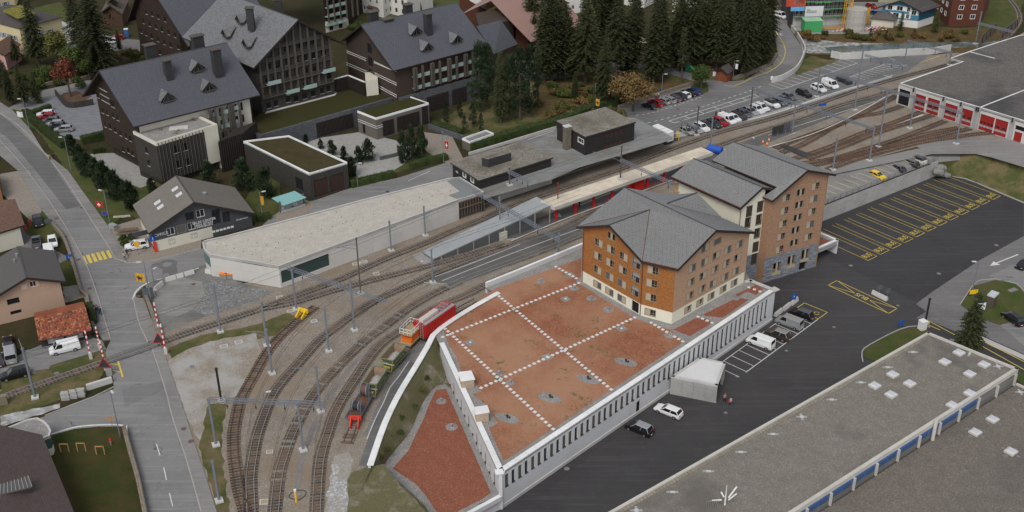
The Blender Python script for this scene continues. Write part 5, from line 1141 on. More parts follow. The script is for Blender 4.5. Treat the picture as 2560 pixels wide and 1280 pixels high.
for(x0,y0,x1,y1)in((885,460,1020,525),(885,470,1050,538),(890,545,1055,625),(890,560,1055,640),(918,640,1055,715),(918,655,1055,730),(680,380,826,440),(680,393,826,455),(680,470,830,535),(680,485,830,550)):b.bar(onp(*push(cA,cB,.04),640+x0/3,y0/3),onp(*push(cA,cB,.04),640+x1/3,y1/3),.1)
b.build('white_band',MT['white_paint'],rc)
b=MB();k0=V2(cB)+nrm*1.2;wst(b,[at(k0,0),at(k0+dn*Lr,0)],.5,0,zc_+1.2);b.build('stone_base_wall',m_blackst,rc)
slp(rc,k0,k0+dn*Lr,(1066,280),(1120,262),.3,4.2,proj=.4);slp(rc,k0,k0+dn*Lr,(1128,262),(1165,250),.3,4.2,proj=.4)
er2=er+dv*1.0;n0=er+Vector((dv.x,dv.y,0))*.93+Vector((0,0,0))
rfp(rc,[G(1191,66,ap.z-4),G(1252,50,ap.z-4),G(1295,110,er.z-2.5),G(1235,135,er.z-2.5)],mat=m_hr)
b=MB();b.prism([V2(G(1200,120,zc_)),V2(G(1285,95,zc_)),V2(G(1270,60,zc_)),V2(G(1190,80,zc_))],0,er.z-3);b.build('rear_extension',m_brn,rc)
b=MB();b.prism([V2(G(917,240,zP-.3)),V2(G(947,236,zP-.3)),V2(G(945,215,zP-.3)),V2(G(915,218,zP-.3))],zP-.5,zP+3.6);b.build('white_screen_wall',m_lwall,rc)
lk=thing('slatted_screen','dark slatted terrace screen between the middle and right hotel blocks','screen',G(880,230,zP-.3));a_,b_=G(838,232,zP-.3),G(873,222,zP-.3);c_=G(915,240,zP-.3)
slp(lk,a_,b_,(838,225),(872,215),zP-.3,zP+3.2,step=.4);slp(lk,b_,c_,(875,215),(913,232),zP-.3,zP+3.2,step=.4)
b=MB();b.bar(at(a_,zP+3.3),at(b_,zP+3.3),.5,.14);b.bar(at(b_,zP+3.3),at(c_,zP+3.3),.5,.14);b.build('top_rail',m_cop,lk)
# sales office
sA,sB=G(388,630),G(632,566)
so_=thing('sales_office','grey office with shallow brownish gable roof and white ground floor band by the crossing','building',sA)
m_sr=brick('eternit_roof',(.16,.145,.125),(.2,.185,.16),(.09,.08,.07),.35,.3,.02,.8,noise=.08,bump=.4,nsc=.4);m_sg=stripes('grey_timber_office',(.05,.052,.058),(.085,.087,.095),.22,.3,1,.8,var=.1)
T=lambda L:[(q[0]/3,427+q[1]/3)+tuple(q[2:])for q in L]
zsp=2.3
go=pxops(sA,sB,T([(1423,340,'big',1.7,1.7),(1502,320,'white',1.6,1.6),(1360,435,'blind',1.7,1.6),(1435,415,'white',1.5,1.6),(1280,455,'white',1.6,1.6),(1622,345,'big',1.6,3.1),(1698,345,'big',1.5,2.2)]),2,2)
r=gbh(so_,sA,sB,(371.7,583),(485,505),(637,533),(440,438.7),m_sg,m_sr,zb=zsp,over=.9,gops=go,back=.9,gd=.18)
el,ap,er,dv,Ab,Bb=r;print('WG',zwt,[tuple(q)for q in(q0,q1,q2,q3)],tuple(hB));print('SO',[tuple(round(k,1)for k in p)for p in r[:4]])
us_=(V2(sB)-V2(sA)).normalized();ns=Vector((us_.y,-us_.x));sM=V2(sA).lerp(V2(sB),.585)
facade(so_,'white_plinth_wall',V2(sA)+ns*.05,sM+ns*.05,0,zsp+.05,m_lwall,[(u,1.35,w,h,s)for u,z,w,h,s in pxops(sA,sB,T([(1290,535,'board',1.3,1.2),(1375,505,'board',3.4,1.3),(1455,487,'board',1.3,1.1)]),1,1)])
facade(so_,'grey_plinth_wall',sM,sB,0,zsp,m_sg,[(u,1.15,w,h,s)for u,z,w,h,s in pxops(sA,sB,T([(1835,400,'big',2.6,2.1)]),1,1)])
b=MB();b.prism([V2(sA)+Vector((.2,.2)),V2(sB)+Vector((-.2,.2)),Bb+Vector((-.2,-.2)),Ab+Vector((.2,-.2))],0,zsp);b.build('ground_storey',m_lwall,so_)
an_=math.atan2(us_.y,us_.x)
def walltext(t,A,B,body,x,y,size,mat,off=.06,nm='lettering'):
 A=V2(A);B=V2(B);u=(B-A).normalized();n=Vector((u.y,-u.x));uu,z=OV(A,B,x,y);p=A+u*uu+n*off;return txo(nm,body,size,(p.x,p.y,z),math.atan2(u.y,u.x),t,mat)
for s,x,y,z in(('OFFICE',1210,475,.85),('SALES CENTER',1530,376,.72),('REAL ESTATE',1532,396,.6),('IMMOBILIEN',1535,412,.6)):walltext(so_,sA,sB,s,x/3,427+y/3,z,MT['white_paint'])
walltext(so_,sA,sB,'Andermatt',1815/3,427+358/3,.55,MT['white_paint'])
uu,z=OV(sA,sB,1672/3,427+438/3)
for i in range(6):
 p=V2(sA)+us_*(uu-1.9+.76*i)+ns*.04;b=MB();b.box((p.x,p.y,z),(.6,.04,.42),an_);b.build('notice_sheet',MT['white_paint'],so_)
b=MB();p=onp(sA,sB,1160/3,427+503/3);b.box((p.x+ns.x*.3-.5,p.y+ns.y*.3,p.z),(1.15,.15,1.15),an_);isg=b.build('info_sign',M('info_blue',(.02,.08,.35),.5),so_);txo('info_letter','i',1.2,(p.x+ns.x*.42-.5,p.y+ns.y*.42,p.z),an_,so_,MT['white_paint'])
for x,y,f in((1312,138,0),(1342,180,0),(1180,240,0),(1203,273,0)):
 nrm_=(el-ap).cross(dv).normalized()
 if nrm_.z<0:nrm_=-nrm_
 dd_=ray(x/3,427+y/3);t_=((ap-Vector((0,0,HC))).dot(nrm_))/dd_.dot(nrm_);p=Vector((0,0,HC))+dd_*t_
 sl_=(el-ap).normalized();dvn=dv.normalized();q=[p+sl_*a_*.65+dvn*b_*.5 for a_,b_ in((-1,-1),(1,-1),(1,1),(-1,1))]
 b=MB();b.slab([k+Vector((0,0,.14))for k in q],.2);sk=b.build('skylight',MT['white_paint'],so_);b=MB();b.slab([p+(k-p)*.85+Vector((0,0,.17))for k in q],.03);b.build('pane',glass('skylight_glass',(.5,.52,.55),.2),sk)
chimney(so_,1540/3,427+215/3,er.z+(ap.z-er.z)*.45,1.2,.35,.35,0,m_steel,m_steel)
b=MB();p=G(352,585,2.4);b.box((p.x,p.y,2.5),(3.2,1.8,.12),an_);b.build('porch_roof',MT['dark_metal'],so_)
# long concrete hall
zB=4.7
hall=thing('concrete_hall','long low concrete hall with pebble roof and rounded west end between road and tracks','building',G(800,690))
OUT=[(505,603),(509,622),(523,636),(560,642),(640,654),(696.7,665),(1146.7,498.7),(1210,478.7),(1150,442),(1120,445),(900,500),(760,538),(640,569),(560,590),(520,598)]
zB=UP(G(1148,553),1146.5,499);print('zB',zB);zB=4.6
O=[G(x,y,zB)for x,y in OUT]
b=MB();b.prism([at(p,0)for p in O],zB-.5,zB-.25,0);b.build('roof_slab',[gravel('pebble_roof',(.39,.36,.31),(.48,.445,.39),(.56,.53,.475),8)],hall)
sheet('metal_roof',[G(x,y,zB-.15)for x,y in[(1117,452),(1150,442),(1210,478.7),(1147,498),(1121,488),(1150,478)]],stripes('zinc_sheet',(.2,.21,.205),(.26,.27,.265),.6,.93,0,.5),kind=None,parent=hall)
b=MB();wst(b,[at(p,0)for p in O]+[at(O[0],0)],.35,zB-.6,zB,off=.17,mtop=1);b.build('parapet',[m_conc,m_copg],hall)
m_cw=brick('cast_concrete',(.49,.475,.45),(.545,.53,.505),(.37,.36,.34),3.4,2.3,.02,.8,off=0,noise=.03,bump=.1,nsc=.5,stain=(.47,.455,.43))
O5=O[5];O6=O[6]
facade(hall,'south_wall',O5,O6,-.05,zB-.6,m_cw,[((OV(O5,O6,703,690)[0]+OV(O5,O6,824,650)[0])/2,2.1,OV(O5,O6,824,650)[0]-OV(O5,O6,703,690)[0],2.6,'green')],depth=.3)
facade(hall,'west_wall',O[3],O5,-.05,zB-.6,m_cw)
b=MB();wst(b,[at(p,0)for p in(O[12],O[13],O[14],O[0],O[1],O[2],O[3])],.3,-.05,zB-.6,off=.15);b.build('curved_wall',m_cw,hall)
b=MB();wst(b,[at(p,0)for p in(O[14],O[0],O[1],O[2])],.1,1.9,4.0,off=-.02);b.build('curved_glazing',glass('green_glass',(.06,.14,.12),.1),hall)
b=MB();wst(b,[at(p,0)for p in O[8:13]],.3,0,zB-.6,off=.15);b.build('north_wall',m_cw,hall)
b=MB();wst(b,[at(O6,0),at(O[7],0)],.06,0.3,zB-.6,off=.4);b.build('glazing',glass('dark_hall_glass',(.05,.055,.055),.1),hall)
m_oak=M('oak_mullion',(.17,.115,.08),.7);n=9
for i in range(n+1):p=at(O6.lerp(O[7],i/n),0);b=MB();b.bar(at(p,.3),at(p,zB-.6),.1,.14);b.build('timber_mullion',m_oak,hall)
b=MB();b.bar(at(O6,2.4),at(O[7],2.4),.16);b.bar(at(O6,zB-.7),at(O[7],zB-.7),.2);b.build('timber_transom',m_oak,hall);b=MB();wst(b,[at(O[7],0),at(O[8],0)],.06,.3,zB-.6,off=.3);b.build('glazing',MATS['dark_hall_glass'],hall)
st=MB()
for L in[[(520,600),(700,660)],[(640,625),(1150,470)],[(620,600),(760,640)],[(830,520),(905,590)],[(1000,510),(1120,470)],[(960,500),(1050,520)]]:
 a,c=G(*L[0],zB-.25),G(*L[1],zB-.25);n=int((c-a).length/2.2)
 for i in range(n):q=a.lerp(c,i/n);st.box((q.x,q.y,zB-.2),(.11,.11,.1))
st.build('roof_studs',MT['dark_metal'],hall,kind='stuff')
for i,(x,y)in enumerate([(569,694),(573,704)]):
 p=G(560+i*15,696,0);b=MB();b.box((p.x,p.y,.55),(1.3,.8,1.0),-.15);t=thing('grit_bin','orange lidded grit bin at the foot of the concrete hall, '+('left' if i==0 else 'right')+' one of the pair','grit bin',at(p,0));b.build('bin_body',M('bin_grey',(.25,.24,.22),.7),t);b=MB();b.box((p.x,p.y,1.1),(1.4,.95,.16),-.15);b.build('lid',M('orange_plastic',(.75,.22,.03),.5),t)
# station
m_stn=stripes('dark_station_cladding',(.028,.026,.025),(.05,.047,.045),.35,.85,1,.8,var=.15);m_felt=gravel('station_roof_gravel',(.15,.135,.11),(.24,.22,.185),(.32,.3,.26),4,patch=(.1,.085,.06),pscale=.15)
m_felt2=asphalt('grey_roof_sheet',(.2,.205,.2),patch=(.15,.13,.1),ps=.1)
zcan=UP(G(1254,500,.35),1256,470);zcan=4.0
st_=thing('station_building','long low station building with grey canopy roof beside platform one','building',G(1300,480,.35))
CN=[G(x,y,zcan)for x,y in[(1212,490),(1383,441),(1447,413),(1682,343),(1592,296),(1513,285),(1390,330),(1300,370),(1150,440)]]
b=MB();b.prism([at(p,0)for p in CN],zcan-.6,zcan,0,1);b.build('canopy_roof',[m_conc,m_felt2],st_)
wl=[at(G(x,y,.35),0)for x,y in[(1254,499),(1380,458),(1462,430),(1650,371)]]
W_=[wl[0],wl[1]]
facade(st_,'platform_wall',wl[0],wl[1],0.3,zcan-.6,m_conc2,[(5,2.,4.,1.,'big')])
b=MB();wst(b,[wl[0],at(CN[8],0)],.2,0,zcan-.6,off=.1);b.build('end_wall',m_conc2,st_)
wb0,wb1=at(G(1400,440,.35),0)+Vector((1,3,0)),at(G(1655,357,.35),0)
facade(st_,'platform_wall',wb0,wb1,.3,zcan-.6,m_conc,[(3+5.0*i,1.7,3.2,1.2 if i%2 else 2.4,'big' if i%3 else 'dark')for i in range(int((wb1-wb0).length/5)-1)])
b=MB();wst(b,[wb1,at(CN[4],0)+Vector((-1,-1,0))],.2,0,zcan-.6,off=.1);wst(b,[at(CN[4],0),at(CN[5],0),at(CN[6],0),at(CN[7],0),at(CN[8],0)],.2,0,zcan-.6,off=.6);b.build('rear_wall',m_conc2,st_)
s1=thing('station_office','dark clad station office with a gravel roof and rooftop box, left of the tower block','building',G(1200,470,zcan))
sa,sb=G(1211,471,zcan),G(1382,419,zcan);zs1=UP(sa,1197,451);zs1=max(zcan+2.2,min(zcan+3.3,zs1));R4=[G(x,y,zs1)for x,y in[(1126,406),(1197,451),(1383,393),(1303,355)]]
b=MB();b.prism([at(p,0)for p in R4],zs1-.35,zs1,0,1);b.build('roof_slab',[MT['dark_metal'],m_felt],s1)
c4_=sum(R4,Vector((0,0,0)))/4;S4=[at(c4_+(p-c4_)*.96,0)for p in R4]
facade(s1,'front_wall',S4[1],S4[2],zcan-.01,zs1-.35,m_stn,[(u,zcan+1.35,w,h,s)for u,z,w,h,s in pxops(S4[1],S4[2],[(1160+x/6.4,420+y/6.4)for x,y in((485,215),(575,190),(668,160),(858,110),(998,60),(1085,30),(1175,10))]+[(1362,418)],1.5,1.3,'whitebox')])
facade(s1,'left_wall',S4[0],S4[1],0,zs1-.35,m_stn,[(u,zcan+1.1,w,h,s)for u,z,w,h,s in pxops(S4[0],S4[1],[(1160+135/6.4,420+225/6.4),(1160+10/6.4,420+160/6.4)],1.1,1.1,'whitebox')]);facade(s1,'rear_wall',S4[2],S4[3],zcan,zs1-.35,m_stn);facade(s1,'rear_wall',S4[3],S4[0],0,zs1-.35,m_stn)
walltext(s1,S4[0],S4[1],'SBB',1143,430,.6,m_whiteline)
ubx=[G(x,y,zs1)for x,y in[(1205,415),(1221,419),(1278,402),(1262,395)]]
b=MB();b.prism([at(p,0)for p in ubx],zs1,zs1+1.9,0,1);b.build('rooftop_box',[MT['dark_metal'],m_felt],s1)
s2=thing('station_tower_block','two storey dark clad station block with a rough stone chimney shaft','building',G(1463,390,zcan))
zs2=UP(G(1463,390,zcan),1463,342);R5=[G(x,y,zs2)for x,y in[(1390,302),(1463,342),(1590,304),(1513,267)]];c5_=sum(R5,Vector((0,0,0)))/4
b=MB();b.prism([at(p,0)for p in R5],zs2-.35,zs2,0,1);b.build('roof_slab',[MT['dark_metal'],m_felt],s2);S5=[at(c5_+(p-c5_)*.97,0)for p in R5];print('zs2',zs2)
facade(s2,'front_wall',S5[1],S5[2],zcan,zs2-.35,m_stn,pxops(S5[1],S5[2],Zw([(710,1020),(748,1010),(785,998),(820,985),(708,1097),(745,1085),(781,1075),(817,1062)],1280,0),1.2,1.1,'redblind')+pxops(S5[1],S5[2],Zw([(653,1075,'whitebox',2.2,3.9)],1280,0),1,1))
facade(s2,'left_wall',S5[0],S5[1],zcan,zs2-.35,m_stn,pxops(S5[0],S5[1],Zw([(517,1055),(517,1135)],1280,0),2.0,1.0,'whitebox'));facade(s2,'rear_wall',S5[2],S5[3],zcan,zs2-.35,m_stn);facade(s2,'rear_wall',S5[3],S5[0],zcan,zs2-.35,m_stn)
m_rub=brick('rubble_stone',(.14,.12,.09),(.26,.23,.19),(.08,.07,.06),.4,.25,.03,.9,noise=.3,bump=.8);p=G(1417,372,zcan);b=MB();b.box((p.x,p.y,(zcan+zs2+.8)/2),(1.5,1.2,zs2+.8-zcan),.5);o=b.build('stone_chimney',m_rub,s2);b=MB();b.box((p.x,p.y,zs2+.9),(1.7,1.4,.15),.5);b.build('chimney_cap',m_conc2,o)
zpl=4.2
pc_=thing('platform_canopy','long flat boarded platform canopy on red steel legs','platform canopy',G(1387,545,.3))
Q4=[G(x,y,zpl)for x,y in[(1350,503),(1387,518),(1782,381),(1752,368)]]
b=MB();b.prism([at(p,0)for p in Q4],zpl-.7,zpl,0,1);m_pb=stripes('canopy_boarding',(.42,.38,.32),(.12,.1,.09),1.3,.93,0,.8,var=.15)
co_=b
bb2=MB();du=(Q4[2]-Q4[1]);Lq=du.length
bb2.face([Q4[1],Q4[2],Q4[3],Q4[0]],1,[(0,0),(Lq,0),(Lq,4),(0,4)])
b=MB();b.prism([at(p,0)for p in Q4],zpl-.7,zpl-.01);b.build('canopy_edge',m_conc2,pc_);N_=int(Lq/1.35)
for i in range(N_):
 s0_,s1_=(i+.02)/N_,(i+.98)/N_;b=MB();b.prism([at(Q4[1].lerp(Q4[2],s0_),0),at(Q4[1].lerp(Q4[2],s1_),0),at(Q4[0].lerp(Q4[3],s1_),0),at(Q4[0].lerp(Q4[3],s0_),0)],zpl-.02,zpl+.03);b.build('roof_board',M('weathered_board',(.6,.53,.42),.85,.1,.7,.15),pc_)
m_red=M('signal_red',(.55,.02,.02),.45,.05,2,.05)
for i in range(9):
 p=Q4[1].lerp(Q4[2],(i+.35)/9).lerp(Q4[0].lerp(Q4[3],(i+.35)/9),.35);b=MB();b.box((p.x,p.y,1.9),(.5,.35,3.2),.5);b.build('leg',m_red,pc_)
b=MB();p=G(1600,478,.3);b.box((p.x-.5,p.y+1,1.7),(2.4,1.6,2.4),.5);b.build('red_kiosk',m_red,pc_)
b=MB();p=Q4[1].lerp(Q4[2],.25)
for k in range(2):
 for i in range(10):
  q=Q4[1].lerp(Q4[2],.3+k*.28+i*.016).lerp(Q4[0].lerp(Q4[3],.3),.0)+Vector((0.3,1.0,0));b.bar(at(q,.3),at(q,1.6),.06)
b.build('stair_railing',m_red,pc_,kind='stuff')
rk=thing('ramp_canopy','corrugated metal roof sloping down over the pedestrian ramp','ramp canopy',G(1083,649,.5))
ra,rb_,rc_,rd_=G(1057,629,.9),G(1083,647,.9),G(1378,513,4.2),G(1341,492.6,4.2)
n=46
for i in range(n):
 s0_,s1_=i/n,(i+1)/n
for i in range(n):
 break
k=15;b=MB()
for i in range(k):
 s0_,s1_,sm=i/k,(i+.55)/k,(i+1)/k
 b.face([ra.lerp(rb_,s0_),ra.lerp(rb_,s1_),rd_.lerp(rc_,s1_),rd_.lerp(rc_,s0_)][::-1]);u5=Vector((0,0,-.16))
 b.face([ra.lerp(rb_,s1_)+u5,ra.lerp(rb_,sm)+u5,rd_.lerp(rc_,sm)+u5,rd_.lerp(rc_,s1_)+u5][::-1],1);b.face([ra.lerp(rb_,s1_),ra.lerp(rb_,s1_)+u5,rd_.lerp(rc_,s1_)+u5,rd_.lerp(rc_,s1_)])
b.build('corrugated_roof',[M('galvanised_sheet',(.46,.48,.49),.45,.05,1,.05,metal=.2),M('sheet_valley_shade',(.25,.26,.27),.5)],rk,kind='stuff')  # second, darker sheet colour paints the shade into the valleys
b=MB();b.bar(rb_+Vector((0,0,-.1)),rc_+Vector((0,0,-.1)),.12,.25);b.bar(ra+Vector((0,0,-.1)),rd_+Vector((0,0,-.1)),.12,.25);b.bar(rc_,rd_,.12,.2);b.build('eaves_beam',m_steel,rk)
for i in range(8):
 for e0,e1 in((rb_,rc_),(ra,rd_)):
  p=e0.lerp(e1,(i+.5)/7.6);b=MB();b.bar(at(p,.0),at(p,p.z-.1),.22);b.build('post',m_steel,rk)
b=MB();q=[at(rb_,.1),at(rc_.lerp(rb_,.15),.1),rc_.lerp(rb_,.15)+Vector((0,0,-.25)),rb_+Vector((0,0,-.25))];b.face(q);b.face(q[::-1]);b.build('side_glazing',glass('grey_side_glass',(.2,.21,.21),.2),rk)
b=MB();b.prism([at(G(x,y,.3),0)for x,y in((1030,639),(1052,630),(1085,652),(1060,661))],0,.3);b.build('ramp_cover',mgp,rk)
# depot
dA,dB=G(2240,263),G(2640,392)
zD=5.3
dp=thing('train_depot','wide railway depot with weathered flat roof and red folding doors','depot',dA)
DR=[G(x,y,zD)for x,y in[(2248,208),(2450,268.5),(2560,302),(2760,365),(2900,250),(2750,60),(2548,88),(2423,128),(2376,145),(2407,153)]]
b=MB();b.prism([at(p,0)for p in DR],zD-.5,zD-.1,0);b.build('roof_slab',[gravel('depot_roof',(.095,.088,.08),(.14,.13,.12),(.19,.178,.165),5,patch=(.045,.045,.046),pscale=.035,plo=.54,phi=.62,patch2=(.16,.16,.04),p2scale=.12,p2lo=.72,p2hi=.78)],dp)
b=MB();wst(b,[at(p,0)for p in DR]+[at(DR[0],0)],.35,zD-.5,zD,off=.17,mtop=1);wst(b,[at(DR[1],0),at(G(2600,210,zD),0)],.3,zD-.3,zD+.05,mtop=1);wst(b,[at(G(2423,129,zD),0),at(G(2487,146,zD),0)],.3,zD-.3,zD+.05,mtop=1);b.build('parapet',[m_conc,m_cop],dp)
fd=[at(V2(DR[0]),0),at(V2(DR[1]),0),at(V2(DR[2]),0),at(V2(DR[3]),0)]
dops=[]
FA,FB=fd[0],fd[3];print('depot straight',[(OV(FA,FB,x,y))for x,y in((2450,268.5),(2560,302))])
def dspan(xa,xb,yb,z0=.05,z1=4.0,st='dark'):
 ua=OV(FA,FB,1920+xa/3,yb/3)[0];ub=OV(FA,FB,1920+xb/3,yb/3)[0];return((ua+ub)/2,(z0+z1)/2,abs(ub-ua),z1-z0,st)
dr=[dspan(975,1060,740),dspan(1095,1175,785),dspan(1185,1280,820),dspan(1318,1415,850),dspan(1440,1530,880),dspan(1580,1690,940),dspan(1692,1792,970)]
facade(dp,'front_wall',FA,FB,0,zD-.5,m_cw,dr+[dspan(1840,1900,1035,.05,2.4),dspan(1855,1950,950,2.8,3.9)],depth=.35)
m_rd=M('red_door_paint',(.3,.022,.02),.5,.12,2,.15);ud=(V2(FB)-V2(FA)).normalized();nd=Vector((ud.y,-ud.x));angd=math.atan2(ud.y,ud.x)
for k,(uc,zc2,w,h,s)in enumerate(dr+[dspan(1840,1900,1035,.05,2.4)]):
 if k==0:continue
 nl=4 if w>3.5 else 2
 if k==7:nl=1
 for i in range(nl):
  p=V2(FA)+ud*(uc-w/2+w*(i+.5)/nl)-nd*.2;b=MB();b.box((p.x,p.y,zc2),(w/nl-.04,.1,h-.05),angd);o=b.build('door_leaf',m_rd,dp)
  if k<7:
   b=MB();q=p+nd*.06;b.box((q.x,q.y,1.15),(w/nl-.08,.03,.5),angd);b.build('grey_stripe',mgp,o);b=MB();b.box((q.x,q.y,2.0),(w/nl*.6,.03,.5),angd);b.build('pane',MT['glass'],o)
for xa in(1078,1300,1430,1560,1815,1545):
 u_,_=OV(FA,FB,1920+xa/3,800/3+(xa-1078)*.1);p=V2(FA)+ud*u_+nd*.15;b=MB();b.box((p.x,p.y,2.6),(.9,.4,5.3),angd);b.build('pilaster',m_conc,dp);b=MB();b.box((p.x+nd.x*.3,p.y+nd.y*.3,5.0),(.3,.4,1.0),angd);b.build('bracket',MT['dark_metal'],dp)
b=MB();wst(b,[at(DR[9],0),at(DR[0],0)],.3,0,zD-.5,off=.15);b.build('side_wall',m_cw,dp)
# flat roofed halls, bottom right
ZU5=.6;ZL5=-2.3
m_rg=gravel('old_roof_gravel',(.155,.14,.12),(.22,.2,.172),(.29,.27,.24),9,patch=(.11,.1,.09),pscale=.06,plo=.55,phi=.66,patch2=(.11,.095,.02),p2scale=.3,p2lo=.735,p2hi=.76)
m_rg2=gravel('old_roof_gravel_brown',(.125,.108,.092),(.185,.163,.14),(.25,.225,.195),9,patch=(.09,.085,.075),pscale=.05,plo=.5,phi=.7,patch2=(.11,.09,.02),p2scale=.25,p2lo=.735,p2hi=.76)
m_pb=M('pale_concrete_edge',(.5,.475,.43),.8,.05,1,.08)
wh=thing('flat_roof_hall','long hall with a gravel roof, square white skylights and blue clerestory windows, bottom right','building',G(2320,830,ZU5))
c0=G(2320,829,ZU5);c1_=G(2547,921,ZU5);eA=G(1520,1280,ZU5);eB=G(2003,1280,ZU5)
d0=(eA-c0).normalized();c2_=c0+d0*150;w_=(c1_-c0);c3_=c1_+d0*150
d1=d0
b=MB();b.prism([at(p,0)for p in(c0,c1_,c3_,c2_)],ZU5-.6,ZU5-.3,0);b.build('roof_slab',[m_rg],wh)
def seg_parapet(t,A,B,w,z0,z1,mat,seg,off,nm='parapet_block'):
 A=at(A,0);B=at(B,0);n=max(1,int((B-A).length/seg));L=(B-A).length
 for i in range(n):
  b=MB();wst(b,[A.lerp(B,i/n+.012/L),A.lerp(B,(i+1)/n-.012/L)],w,z0,z1,off=off);b.build(nm,mat,t)
seg_parapet(wh,c2_,c0,.45,ZU5-1.2,ZU5,m_pb,6.0,-.22);seg_parapet(wh,c0,c1_,.45,ZU5-1.2,ZU5,m_pb,5.0,-.22);seg_parapet(wh,c1_,c3_,.55,ZU5-.75,ZU5,m_pb,5.0,-.27)
b=MB();b.prism([at(p,0)for p in(c0,c1_,c3_,c2_)],ZL,ZU5-1.1)
b.build('hall_walls',M('grey_hall_wall',(.2,.195,.185),.8),wh)
u5=(V2(c3_)-V2(c1_)).normalized();n5=Vector((-u5.y,u5.x))
if n5.dot(V2(w_))<0:n5=-n5
a5=math.atan2(u5.y,u5.x);m_blue=M('blue_window_frame',(.05,.13,.36),.5,.1,3,.05)
b1=5.15;k=0;s=4.2
px_p=[(2535,948),(2497,975),(2457,1002),(2411,1035),(2367,1070),(2322,1107),(2272,1145),(2223,1190),(2173,1230),(2119,1275)]
us=[(V2(G(x,y,-1.2))-V2(c1_)).dot(u5)for x,y in px_p]
us=[us[0]+(us[-1]-us[0])*i/9 for i in range(14)]
for i,u in enumerate(us):
 p=V2(c1_)+u5*u+n5*.1;b=MB();b.box((p.x,p.y,(ZU5-.75+ZL5)/2),(.28,.5,ZU5-.75-ZL5),a5);b.build('pilaster',m_pb,wh)
 if i+1<len(us):
  um=(u+us[i+1])/2;w5=us[i+1]-u-.4;q=V2(c1_)+u5*um+n5*.02
  b=MB();b.box((q.x,q.y,ZL5+.45),(w5,.1,.9),a5);b.build('window_apron',M('grey_hall_wall2',(.16,.155,.15),.8),wh)
  if i>1:
   b=MB();b.box((q.x,q.y,ZL5+1.5),(w5,.08,1.15),a5);o=b.build('window',m_blue,wh)
   for s_ in(-.25,.25):b=MB();r5=q+u5*w5*s_+n5*.06;b.box((r5.x,r5.y,ZL5+1.4),(w5*.42,.03,.7),a5);b.build('pane',glass('blue_glass',(.04,.08,.16),.15),o)
lo=thing('lower_flat_roof','lower brownish gravel roof with three skylights in the bottom right corner','building',G(2560,1100,ZL5))
q0_=at(c1_,0)+at(n5*.3,0);b=MB();Pq=[q0_,q0_+at(n5*60,0)+at(d0,0)*-2,q0_+at(n5*60,0)+at(d0,0)*150,q0_+at(d0,0)*150];b.prism([at(p,0)for p in Pq],ZL,ZL5,0,1);b.build('roof_slab',[MATS['grey_hall_wall'],m_rg2],lo)
seg_parapet(lo,Pq[0],Pq[1],.4,ZL5,ZL5+.28,m_pb,5,-.2)
sk_frame=MB();sk_frame.box((0,0,.16),(1.5,1.5,.32));SKF=sk_frame.mesh('skylight_frame',m_pb)
_d=MB();h=.68
_d.idx([(-h,-h,.32),(h,-h,.32),(h,h,.32),(-h,h,.32),(-h*.7,-h*.7,.5),(h*.7,-h*.7,.5),(h*.7,h*.7,.5),(-h*.7,h*.7,.5)],[(0,1,5,4),(1,2,6,5),(2,3,7,6),(3,0,4,7),(4,5,6,7)]);SKD=_d.mesh('dome',[M('opal_dome',(.5,.5,.53),.35,.02,1,.02)])
_p=MB();_p.box((0,0,.02),(.5,.5,.05));SKP=_p.mesh('roof_slab_stone',M('roof_stone',(.2,.19,.175)))
ang5=math.atan2(d0.y,d0.x)
for i,(x,y)in enumerate([(1432,83),(1325,152),(1620,172),(1512,242),(935,247),(1062,315),(800,330),(1513,388),(922,398),(1382,477),(1683,583),(1553,680),(1820,825)]):
 z=ZU5-.3 if i<10 else ZL5;p=G(1920+x/3,853+y/3+3,z);par=wh if i<10 else lo
 o=inst('skylight',SKF,par,p-WL[par],ang5);inst('dome',SKD,o)
 if i in(6,8,10,11,12):
  for a_ in range(4):
   v_=Vector((math.cos(ang5+a_*math.pi/2),math.sin(ang5+a_*math.pi/2),0))*1.25;inst('roof_stone',SKP,par,p+v_-WL[par],ang5+random.uniform(-.2,.2))
_v=MB();_v.box((-.6,0,.06),(.45,.36,.06));_v.box((.6,0,.06),(.45,.36,.06));_v.box((0,0,.08),(.7,.38,.12),mi=1);VM=_v.mesh('roof_vent',[M('vent_grey',(.33,.33,.32),.6),M('vent_white',(.5,.5,.48),.6)])
vl=['beside the left roof edge near the lawn, farthest one','on the left roof edge, second from the far end','on the left roof edge, third from the far end','on the left roof edge, fourth from the far end','on the left roof edge, fifth from the far end','cross shaped, by the mossy spots','beside the farthest skylight','cross shaped, at the far right roof corner','cross shaped, on the lower roof at the frame edge','on the left roof edge above the parked black car','on the left roof edge, third from the near end','on the left roof edge, second from the near end','at the very bottom of the left roof edge']
for i,(x,y,ang,cr_)in enumerate([(2282,881,2,0),(2219,919,2,0),(2152,957,2,0),(2079,1000,2,0),(1932,1086,2,0),(2004,1043,2,1),(2424,885,.6,0),(2495,917,2,1),(2550,981,2,1),(1852,1131,2,0),(1771,1179,2,0),(1681,1231,2,0),(1591,1277,2,1)]):
 zz=ZU5-.3 if i!=8 else ZL5;p=G(x,y,zz);par=wh if i!=8 else lo;o=inst('roof_vent',VM,par,p-WL[par],ang5+(math.pi/2+.9 if ang==2 else 0.3))
 if cr_:inst('vent_arm',VM,o,(0,0,0.003),math.pi/2)
b=MB();p=G(2331,1100,ZL5);b.cyl(p,p+Vector((.1,.3,3.4)),.28,.28,10);b.build('flue_pipe',m_pb,wh)
tb=MB()
n=150
for i in range(n):
 p=c0+d0*(.8+i*.62)+(w_.normalized())*.75;tb.box((p.x+random.uniform(-.03,.03),p.y,ZU5-.27),(.5,.5,.06),ang5+random.uniform(-.05,.05))
